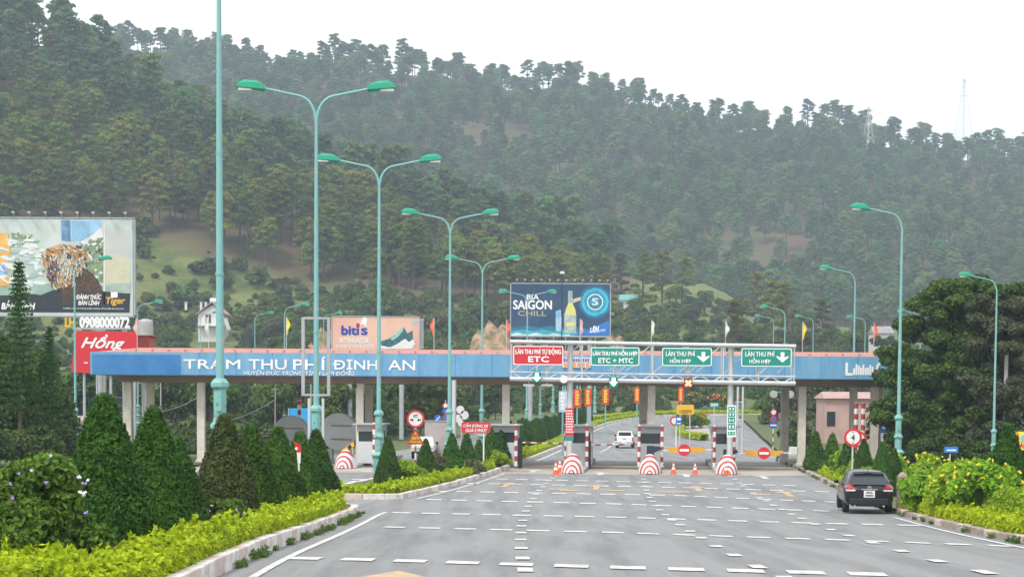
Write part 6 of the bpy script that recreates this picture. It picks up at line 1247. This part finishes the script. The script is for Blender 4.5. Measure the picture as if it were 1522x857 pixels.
Y = 122.0; t = thing('steel_post', 'plain grey steel post between the second and third ornate lamps', 'post', at(674.5, Y)); mb = MB(); mb.tube([(0, 0, 0), (0, 0, lz(0, 560, Y))], .15, 12); mb.build('pole_shaft', M_galv, t); mb = MB(); mb.box((0, 0, .03), (.5, .5, .06)); mb.build('base_plate', M_galv, t)
# lane pennant banners on small teal posts beyond the toll lanes
pb = None
for px, y0, y1, wpx, Y, lb, blue in ((836.5, 581, 612, 12, 150, 'pale blue printed banner left of the red ones', True), (858, 578, 605, 11, 170, 'red and yellow banner nearest the left gantry post', False), (874, 577, 603.5, 10, 182, 'red and yellow banner, second from the left gantry post', False), (900, 576.5, 601, 10, 200, 'red and yellow banner above the cone row left of the pickup', False), (947, 575, 598, 9, 225, 'red and yellow banner left of the middle canopy column', False), (1012, 575, 598, 8, 235, 'red and yellow banner over the yellow board', False)):
    s = F/Y; x = P(px, 600, Y)[0]; t = thing('street_banner', lb, 'banner', (x, Y, gz(x, Y)+.15), 0, 'printed banners on the median posts'); q = lambda a, b: ((a-px)/s, P(px, b, Y)[2]-gz(x, Y)-.15)
    mb = MB(); rect(mb, q(px-wpx/2, y1), q(px+wpx/2, y0), 0, .04); mb.build('cloth', mat('banner_red', (.65, .05, .03), .6, var=.05) if not blue else mat('banner_blue', (.35, .55, .75), .6, col2=(.75, .78, .7), vs=1), t)
    mb = MB(); n = 5
    for k in range(n):
        a = y0+2.5+(y1-y0-5)*k/n; rect(mb, q(px-wpx*.26, a+(y1-y0)/n*.62), q(px+wpx*.26*(.5+.5*rng.random()), a), -.01, 0)
    mb.build('lettering', mat('banner_yellow', (.85, .55, .05), .6, var=.05) if not blue else M_letter, t)
    mb = MB(); mb.tube([(0, .1, 0), (0, .1, q(0, y0-8)[1])], .07); mb.build('post', M_teal, t)

# ------------------------------------------------------------------ flags
for px, yt, yb, Yf, col, lb in ((204, 473, 512, 130, (.75, .45, .42), 'pinkish flag beside the pale tank'), (310, 471, 512, 130, (.62, .72, .62), 'pale green flag in front of the white hillside house'), (425.5, 471, 516, 130, (.85, .7, .02), 'bright yellow flag left of the empty sign frame'), (645, 472, 520, 130, (.8, .17, .07), 'orange red flag right of the salmon billboard'), (752.5, 475, 520, 130, (.8, .17, .07), 'orange red flag at the left edge of the navy billboard'), (862, 474, 512, 131, (.72, .42, .45), 'pink flag in front of the navy billboard corner'), (968, 476, 512, 131, (.65, .78, .62), 'pale green flag above the third lane sign'), (1078, 477, 513, 131, (.6, .74, .78), 'pale blue flag above the right gantry post'), (1192.5, 478, 522, 130, (.8, .62, .02), 'bright yellow flag right of the lane signs'), (1298.5, 479, 524, 130, (.8, .15, .07), 'orange red flag near the right end of the canopy')):
    p0 = P(px, yb, Yf); s = F/Yf; H_ = (yb-yt)/s; t = thing('flag', lb, 'flag', p0, 0, 'small flags along the canopy roof')
    mb = MB(); mb.tube([(0, 0, -.4), (0, 0, H_)], .022, 6); mb.build('flagpole', M_galv, t)
    mb = MB(); n = 10; V = []; L_ = min(1.25, H_*.65); sg = -1 if px < 700 and px != 425.5 else 1
    for i in range(n+1):
        f = i/n; w = .2*math.sin(math.pi*min(1, f*.9+.1))**.7*(1+.3*math.sin(f*9+px))+.02; zz_ = H_-L_*f
        V += [(0, 0, zz_), (sg*w*.5, .08*math.sin(f*7), zz_-.02), (sg*w, .05*math.cos(f*6), zz_-.05)]
    mb.add(V, [(i*3+j, i*3+j+1, (i+1)*3+j+1, (i+1)*3+j) for i in range(n) for j in range(2)], 0, True); mb.build('cloth', mat('flag_%d' % px, col, .7, var=.08), t)

# ------------------------------------------------------------------ houses and other far things
M_hw = mat('house_white', (.72, .70, .68), .7, var=.08, vs=.5); M_hr = mat('house_roof_pink', (.45, .3, .27), .7, var=.15, vs=1)
fb = Frame(315, 485.0, 0); x, Y = fb.x, 485.0; z = float(T(x, Y)); s = F/Y; zt_ = P(315, 487, Y)[2]; t = thing('house', 'white gabled hillside house with a pinkish roof and a white roof tank', 'house', (x, Y, zt_-.2)); q = lambda px, py: ((px-315)/s, P(315, py, Y)[2]-zt_+.2)
mb = MB(); mb.prism([q(295, 488), q(333, 488), q(333, 466), q(318, 452), q(295, 466)][::1], 0, 8); mb.box((q(314, 0)[0], 4, -2.5), (6.6, 8, 5)); mb.build('wall', M_hw, t)
mb = MB()
for a, b_ in (((292, 468), (316, 449.5)), ((316, 449.5), (337, 468))):
    A_, B_ = np.array(q(*a)), np.array(q(*b_)); mb.prism([tuple(A_), tuple(B_), tuple(B_+[0, .3]), tuple(A_+[0, .3])], -.8, 8.4)
rf = mb.build('roof', M_hr, t); mb = MB(); mb.tube([(q(314, 0)[0]-.8, 4, q(0, 446)[1]), (q(314, 0)[0]+.9, 4, q(0, 446)[1])], .75, 14); mb.build('water_tank', M_white, rf)
mb = MB(); rect(mb, q(306, 480), q(314, 467), -.06, .0); w_ = mb.build('window', M_glass, t); mb = MB(); rect(mb, q(309.7, 480), q(310.4, 467), -.1, -.06); rect(mb, q(305, 481.5), q(315, 480), -.12, -.0); mb.build('frame', M_hw, w_)
mb = MB(); mb.box((q(314, 0)[0], -1, q(0, 484)[1]), (6.6, 2, .2)); mb.box((q(314, 0)[0], -1.95, q(0, 481)[1]), (6.6, .08, .1)); mb.build('balcony', M_hw, t)
mb = MB(); 
for k in range(7): mb.box((q(335, 0)[0]+k*.15, .5, q(0, 474+k*2.4)[1]), (.9, .8, .35))
mb.build('outside_stair', M_hw, t)
def small_house(px0, px1, pyb, pye, pyr, Y, wall, roof, label, gable_side=True):
    c = (px0+px1)/2; p = P(c, pyb, Y); s = F/Y; t = thing('house', label, 'house', tuple(p)); w = (px1-px0)/s; he = (pyb-pye)/s; hr = (pyb-pyr)/s
    mb = MB(); mb.box((0, 3, he/2-1.5), (w*.92, 6, he+3)); mb.build('wall', wall, t); mb = MB()
    if gable_side: mb.add([(-w/2, -.5, he), (w/2, -.5, he), (w/2*.9, 3, hr), (-w/2*.9, 3, hr), (-w/2, 6.5, he), (w/2, 6.5, he)], [(0, 1, 2, 3), (3, 2, 5, 4), (0, 3, 4), (1, 5, 2), (0, 4, 5, 1)])
    else: mb.prism([(-w/2, he), (w/2, he), (0, hr)], -.3, 6.3)
    mb.build('roof', roof, t)
    mb = MB(); n = max(2, int(w/3))
    for k in range(n): mb.box((-w*.36+w*.72*k/(n-1), -.04, he*.52), (.9, .06, he*.34))
    mb.build('window', M_glass, t); return t
small_house(920, 952, 456, 446, 437, 560, M_hw, mat('roof_cyan', (.12, .42, .42), .5, var=.1), 'small white house with a cyan sheet roof among the pines')
small_house(1297, 1329, 505, 495, 484, 430, M_hw, mat('roof_grey', (.33, .31, .31), .7, var=.15, vs=1), 'white house with a grey gable roof beside the orange flag')
small_house(1222, 1312, 655, 592, 582, 205, mat('pink_wall', (.55, .36, .32), .75, col2=(.42, .28, .25), vs=.4), mat('pink_roof', (.5, .33, .29), .7, var=.15, vs=.6), 'pink plastered building behind the right canopy columns')
small_house(40, 76, 650, 638, 622, 150, mat('shop_wall', (.4, .45, .48), .7, var=.2, vs=1), mat('shop_roof', (.45, .4, .36), .7, var=.2, vs=1), 'low grey shop roof seen under the dark left trees')
small_house(84, 118, 645, 632, 618, 155, mat('shop_wall', (0, 0, 0)), mat('shop_roof', (0, 0, 0)), 'low shop half hidden by the tallest cone tree')
for i, px in enumerate((276.5, 299, 306)):
    p = P(px, 456, 500); t = thing('white_pillar', ('leftmost', 'middle', 'right')[i]+' small white pillar on the grass above the hillside house', 'pillar', p, 0, 'white pillars on the hillside'); mb = MB(); mb.box((0, 0, .2), (.6, .6, 2.0)); mb.build('shaft', M_hw, t, .05); mb = MB(); mb.box((0, 0, 1.25), (.8, .8, .12)); mb.build('cap', M_hw, t)
# red earth bank
def earth(px0, px1, pyt, pyb, Y, label):
    c = (px0+px1)/2; s = F/Y; n, m = 26, 12; V = []; p = P(c, pyb, Y); w = (px1-px0)/s; H_ = (pyb-pyt)/s
    for j in range(m+1):
        for i in range(n+1):
            u = -1+2*i/n; v = j/m; e = max(0, 1-abs(u)**2.4)**.6; zz_ = -2+(H_*e*(.85+.12*math.sin(i*.7)))*(v**.8)+v*2; V.append((p[0]+u*w/2+math.sin(j*2+i)*.3, Y+v*9+math.sin(i*.9+j)*.5, p[2]+zz_))
    mb = MB(); mb.add(V, [(j*(n+1)+i, j*(n+1)+i+1, (j+1)*(n+1)+i+1, (j+1)*(n+1)+i) for j in range(m) for i in range(n)], 0, True); return tag(mb.build('earth_bank', mat('red_earth', (.42, .25, .16), .95, col2=(.14, .15, .06), vs=.45, thr=(.42, .56), bump=.6, bs=.8)), label, None, None, 'structure')
earth(698, 764, 472, 520, 452, 'raw orange earth bank beside the navy billboard'); earth(450, 500, 481, 525, 440, 'strip of raw orange earth left of the salmon billboard'); earth(890, 935, 492, 522, 430, 'raw earth patch under the navy billboard corner')
# pink wall, dark camera box on the far carriageway
p = G(650, 684); Y = 150.0; x = P(652, 640, Y)[0]; t = thing('concrete_wall', 'pale pinkish concrete wall piece behind the median cone trees', 'wall', (x, Y, gz(x, Y))); mb = MB(); mb.box((0, 0, 1.4), (2.2, .4, 2.9)); mb.build('slab', mat('pink_concrete', (.5, .44, .42), .8, var=.08), t); mb = MB(); mb.box((0, 0, 2.88), (2.3, .5, .08)); mb.build('coping', M_kerbg, t)
# far carriageway: round grey tank like panels
for i, (px, py, r, Y, lb) in enumerate(((503, 641, 27, 131, 'large round grey panel crossed by rusty rods beside the far booth'), (432, 645, 27, 134, 'large round grey panel half hidden by the cone trees'))):
    s = F/Y; x = P(px, py, Y)[0]; z = gz(x, Y); zc = P(px, py, Y)[2]-z; t = thing('round_panel', lb, 'panel', (x, Y, z), 0, 'round grey panels left of the far booth'); mb = MB(); mb.disc((0, zc), r/s, 0, 1.6, 40); mb.disc((0, zc), r/s+.04, .3, .42, 40); mb.build('drum', mat('drum_grey', (.5, .54, .55), .6, var=.08, vs=1), t)
    mb = MB(); 
    for dz in (9, -11): mb.tube([(-r/s*.4, -.06, zc+dz/s), (r/s*.72, -.06, zc+dz/s-.03)], .045, 6)
    mb.build('rod', mat('rusty_rod', (.42, .25, .18), .8, var=.2, vs=4), t); mb = MB(); mb.box((-.6, .8, (zc-r/s)/2), (.3, 1.2, zc-r/s+.2)); mb.box((.6, .8, (zc-r/s)/2), (.3, 1.2, zc-r/s+.2)); mb.build('stand', M_grey, t)
Y = 170.0; x = P(447, 612, Y)[0]; t = thing('blue_tarpaulin', 'bright blue sheet behind the cone trees under the canopy', 'sheet', (x, Y, gz(x, Y)+.2)); mb = MB(); z1 = P(447, 606, Y)[2]-gz(x, Y)-.2; mb.prism([(-1.3, 0), (1.3, 0), (1.15, z1), (-1.0, z1-.05)], 0, 2); mb.build('sheet', M_cyan, t); mb = MB()
for xx in (-1.2, 1.2): mb.tube([(xx, -.05, -.2), (xx*.9, -.05, z1)], .04)
mb.build('pole', M_galv, t)
# orange traffic board near far island
Y = 123.0; p = P(514, 672, Y); t = thing('warning_board', 'small orange and black striped board by the far striped nose', 'board', (p[0]+.2, Y, gz(p[0], Y)+.2)); mb = MB(); mb.prism([(-.5, .9), (.3, 1.5), (.35, 1.2), (-.4, .6)][::-1], 0, .04); mb.build('board', M_yellow, t); mb = MB(); mb.prism([(-.1, 1.15), (.1, 1.32), (.2, 1.12), (.0, .92)][::-1], -.01, -.001); mb.build('black_stripe', M_black, t); mb = MB(); mb.tube([(-.3, .05, 0), (-.2, .05, 1.0)], .03); mb.tube([(.3, .05, 0), (.2, .05, 1.3)], .03); mb.build('leg', M_galv, t)
# right verge: concrete post, kerb end block, shop boards
Y = 72.0; x = P(1341, 720, Y)[0]; t = thing('concrete_post', 'weathered pinkish concrete post in the hedge beside the black car', 'post', (x, Y, gz(x, Y))); mb = MB(); mb.box((0, 0, .7), (.34, .3, 1.4), 0, .2); mb.box((0, 0, 1.47), (.34, .3, .16), 0, .2, .3); mb.build('shaft', M_kerbp, t, .02); mb = MB(); mb.box((0, 0, .06), (.5, .45, .12)); mb.build('footing', M_kerbp, t, .02)
p = G(1178, 684); t = thing('concrete_block', 'white painted concrete block at the kerb corner before the exit lane', 'block', tuple(p)); mb = MB(); mb.box((0, 0, .22), (.9, 1.2, .5), 0, .3, .8); mb.build('block', M_kerbg, t, .05); mb = MB(); mb.box((.1, .1, .75), (.8, .3, .6), 0, .3, .8); mb.build('upstand', M_white, t, .05)
Y = 128.0; fb = Frame(1322, Y); q = lambda px, py: fb(px, py); t = thing('shop_board', 'blue and white shop board beneath the big right tree', 'shop board', fb.loc); mb = MB(); rect(mb, q(1309, 643), q(1331, 622), 0, .08); mb.build('panel', M_sblue, t); mb = MB(); rect(mb, q(1309, 655), q(1333, 643.3), 0, .07); text(mb, 'NHA', *q(1312, 632), *q(1320, 626), -.01, 0, .02) if False else mb.disc(q(1314, 634), .14, -.01, 0); mb.build('white_panel', M_white, t); mb = MB()
for px in (1321, 1325, 1329): rect(mb, q(px-1.1, 641), q(px+1.1, 630), -.012, 0)
mb.build('red_bars', mat('pinkish_red', (.5, .1, .2), .5, var=0), t); mb = MB(); mb.tube([(-.3, .1, 0), (-.3, .1, q(0, 640)[1])], .05); mb.tube([(.3, .1, 0), (.3, .1, q(0, 640)[1])], .05); mb.build('post', M_galv, t)
Y = 100.0; fb = Frame(1515, Y); q = lambda px, py: fb(px, py); t = thing('shop_board', 'yellow board with red writing HỒ QU at the right edge', 'shop board', fb.loc); mb = MB(); rect(mb, q(1501, 668), q(1540, 641), 0, .06); mb.build('panel', mat('board_yellow', (.85, .72, .08), .5, var=.05), t); mb = MB(); text(mb, 'HỒ', *q(1503, 654.5), *q(1515, 642.5), -.01, 0, .03); text(mb, 'QUÁN', *q(1503, 666.5), *q(1527, 656), -.01, 0, .03); mb.build('lettering', M_red, t); mb = MB(); mb.disc(q(1522.5, 651), .2, -.012, 0); mb.build('blue_disc', mat('light_blue', (.2, .5, .7), .5, var=0), t); mb = MB(); mb.tube([(-.4, .1, 0), (-.4, .1, q(0, 650)[1])], .04); mb.tube([(.5, .1, 0), (.5, .1, q(0, 650)[1])], .04); mb.build('post', M_galv, t)
Y = 104.0; fb = Frame(1414, Y); q = lambda px, py: fb(px, py); t = thing('shop_board', 'small bright blue board behind the yellow flowered shrubs', 'shop board', fb.loc); mb = MB(); rect(mb, q(1404, 672), q(1424, 663.5), 0, .05); mb.build('panel', mat('azure', (.02, .22, .7), .5, var=0), t); mb = MB(); rect(mb, q(1407, 669.5), q(1421, 667.5), -.01, 0); mb.build('writing', M_letter, t); mb = MB(); mb.tube([(0, .08, 0), (0, .08, q(0, 665)[1])], .04); mb.build('post', M_galv, t)
Y = 118.0; x = P(1493, 660, Y)[0]; t = thing('concrete_post', 'pale round utility post beneath the grey green right tree', 'post', (x, Y, gz(x, Y))); mb = MB(); mb.tube([(0, 0, 0), (0, 0, 8)], [.17, .12], 12); mb.build('shaft', mat('pole_concrete', (.42, .4, .38), .8, var=.1), t); mb = MB(); mb.box((0, 0, .05), (.6, .6, .1)); mb.build('footing', M_kerbg, t)
# utility poles and wires on the left
up_ = None
for px, Y, top, lb in ((156, 185, 486, 'concrete utility pole in front of the red billboard'), (239, 200, 560, 'short concrete utility pole under the left of the canopy'), (409, 215, 575, 'thin utility pole behind the cone trees'), (462, 180, 560, 'utility pole behind the empty sign frame')):
    x = P(px, 600, Y)[0]; H_ = P(px, top, Y)[2]-gz(x, Y)
    if up_ is None:
        up_ = thing('utility_pole', lb, 'utility pole', (x, Y, gz(x, Y)), 0, 'utility poles beyond the canopy'); mb = MB(); mb.tube([(0, 0, 0), (0, 0, H_)], [.17, .11], 10); mb.build('pole_shaft', mat('pole_concrete', (0, 0, 0)), up_); mb = MB(); mb.box((0, 0, H_-.5), (1.8, .1, .1)); mb.build('crossarm', M_grey, up_); uH = H_
    else: dup(up_, (x, Y, gz(x, Y)), lb, 0, max(.5, H_/uH))
a = P(156, 585, 185); 
for i, (b_, sag) in enumerate(((P(239, 572, 200), .8), (P(300, 580, 200), 1.6), (P(239, 592, 200), 1.2), (P(409, 578, 215), 2.5))):
    n = 16; pts = [a+(b_-a)*k/n-np.array([0, 0, sag*4*(k/n)*(1-k/n)])-np.array([0, 0, i*.4]) for k in range(n+1)]; mb = MB(); mb.tube(pts, .03, 5); tag(mb.build('cable', mat('cable_grey', (.3, .3, .3), .6, var=0)), ('uppermost', 'long sagging', 'lower', 'longest')[i]+' grey cable strung under the left end of the canopy', 'cable', 'cables under the left end of the canopy')
# lamp mast with white ball above the navy billboard
Y = 226.0; x = P(835, 500, Y)[0]; t = thing('lamp_mast', 'dark mast with a small white lamp above the navy billboard', 'lamp mast', (x, Y, gz(x, Y))); zt_ = P(835, 406, Y)[2]-gz(x, Y); mb = MB(); mb.tube([(0, 0, 0), (0, 0, zt_)], [.1, .04], 8); mb.build('mast', M_black, t); mb = MB(); mb.lathe([(.08, zt_-.15), (.3, zt_-.05), (.32, zt_+.1), (.1, zt_+.22)], 12); mb.build('lamp', M_white, t)
# power pylons on the ridge
def pylon(px, pyt, pyb, Y, label):
    p = P(px, pyb, Y); s = F/Y; H_ = (pyb-pyt)/s; t = thing('power_pylon', label, 'pylon', tuple(p), .5, 'lattice pylons on the ridge'); mb = MB(); w0, w1 = H_*.11, H_*.015; r = .2
    def w(z): return w0+(w1-w0)*min(1, (z/H_)*1.15)
    zs = np.linspace(-6, H_, 12); c4 = ((-1, -1), (1, -1), (1, 1), (-1, 1))
    for i in range(11):
        for k in range(4):
            a, b_ = c4[k], c4[(k+1) % 4]; A_ = (a[0]*w(zs[i]), a[1]*w(zs[i]), zs[i]); B_ = (a[0]*w(zs[i+1]), a[1]*w(zs[i+1]), zs[i+1]); C_ = (b_[0]*w(zs[i+1]), b_[1]*w(zs[i+1]), zs[i+1]); mb.tube([A_, B_], r, 4); mb.tube([A_, C_], r*.6, 4)
    mb.build('tower', M_galv, t); mb = MB()
    for f in (.66, .8, .93): mb.tube([(-H_*.13, 0, H_*f), (0, 0, H_*f+.8), (H_*.13, 0, H_*f)], r, 4)
    mb.build('crossarm', M_galv, t)
pylon(1432, 118, 196, 1440, 'lattice power pylon standing against the sky on the ridge'); pylon(1290, 160, 240, 1290, 'lattice power pylon rising from the forest left of the skyline one')

# ------------------------------------------------------------------ haze
mb = MB(); mb.box((0, 1200, 180), (5600, 2900, 380)); hz = mb.build('haze', []); tag(hz, 'pale haze hanging in the valley', 'haze', None, 'stuff')
mhz = bpy.data.materials.new('haze'); mhz.use_nodes = True; t_ = mhz.node_tree; t_.nodes.clear(); pv = t_.nodes.new('ShaderNodeVolumePrincipled'); ou = t_.nodes.new('ShaderNodeOutputMaterial'); pv.inputs['Color'].default_value = (.64, .76, .92, 1); pv.inputs['Density'].default_value = .00029; pv.inputs['Anisotropy'].default_value = .1
t_.links.new(pv.outputs[0], ou.inputs['Volume']); hz.data.materials.append(mhz)
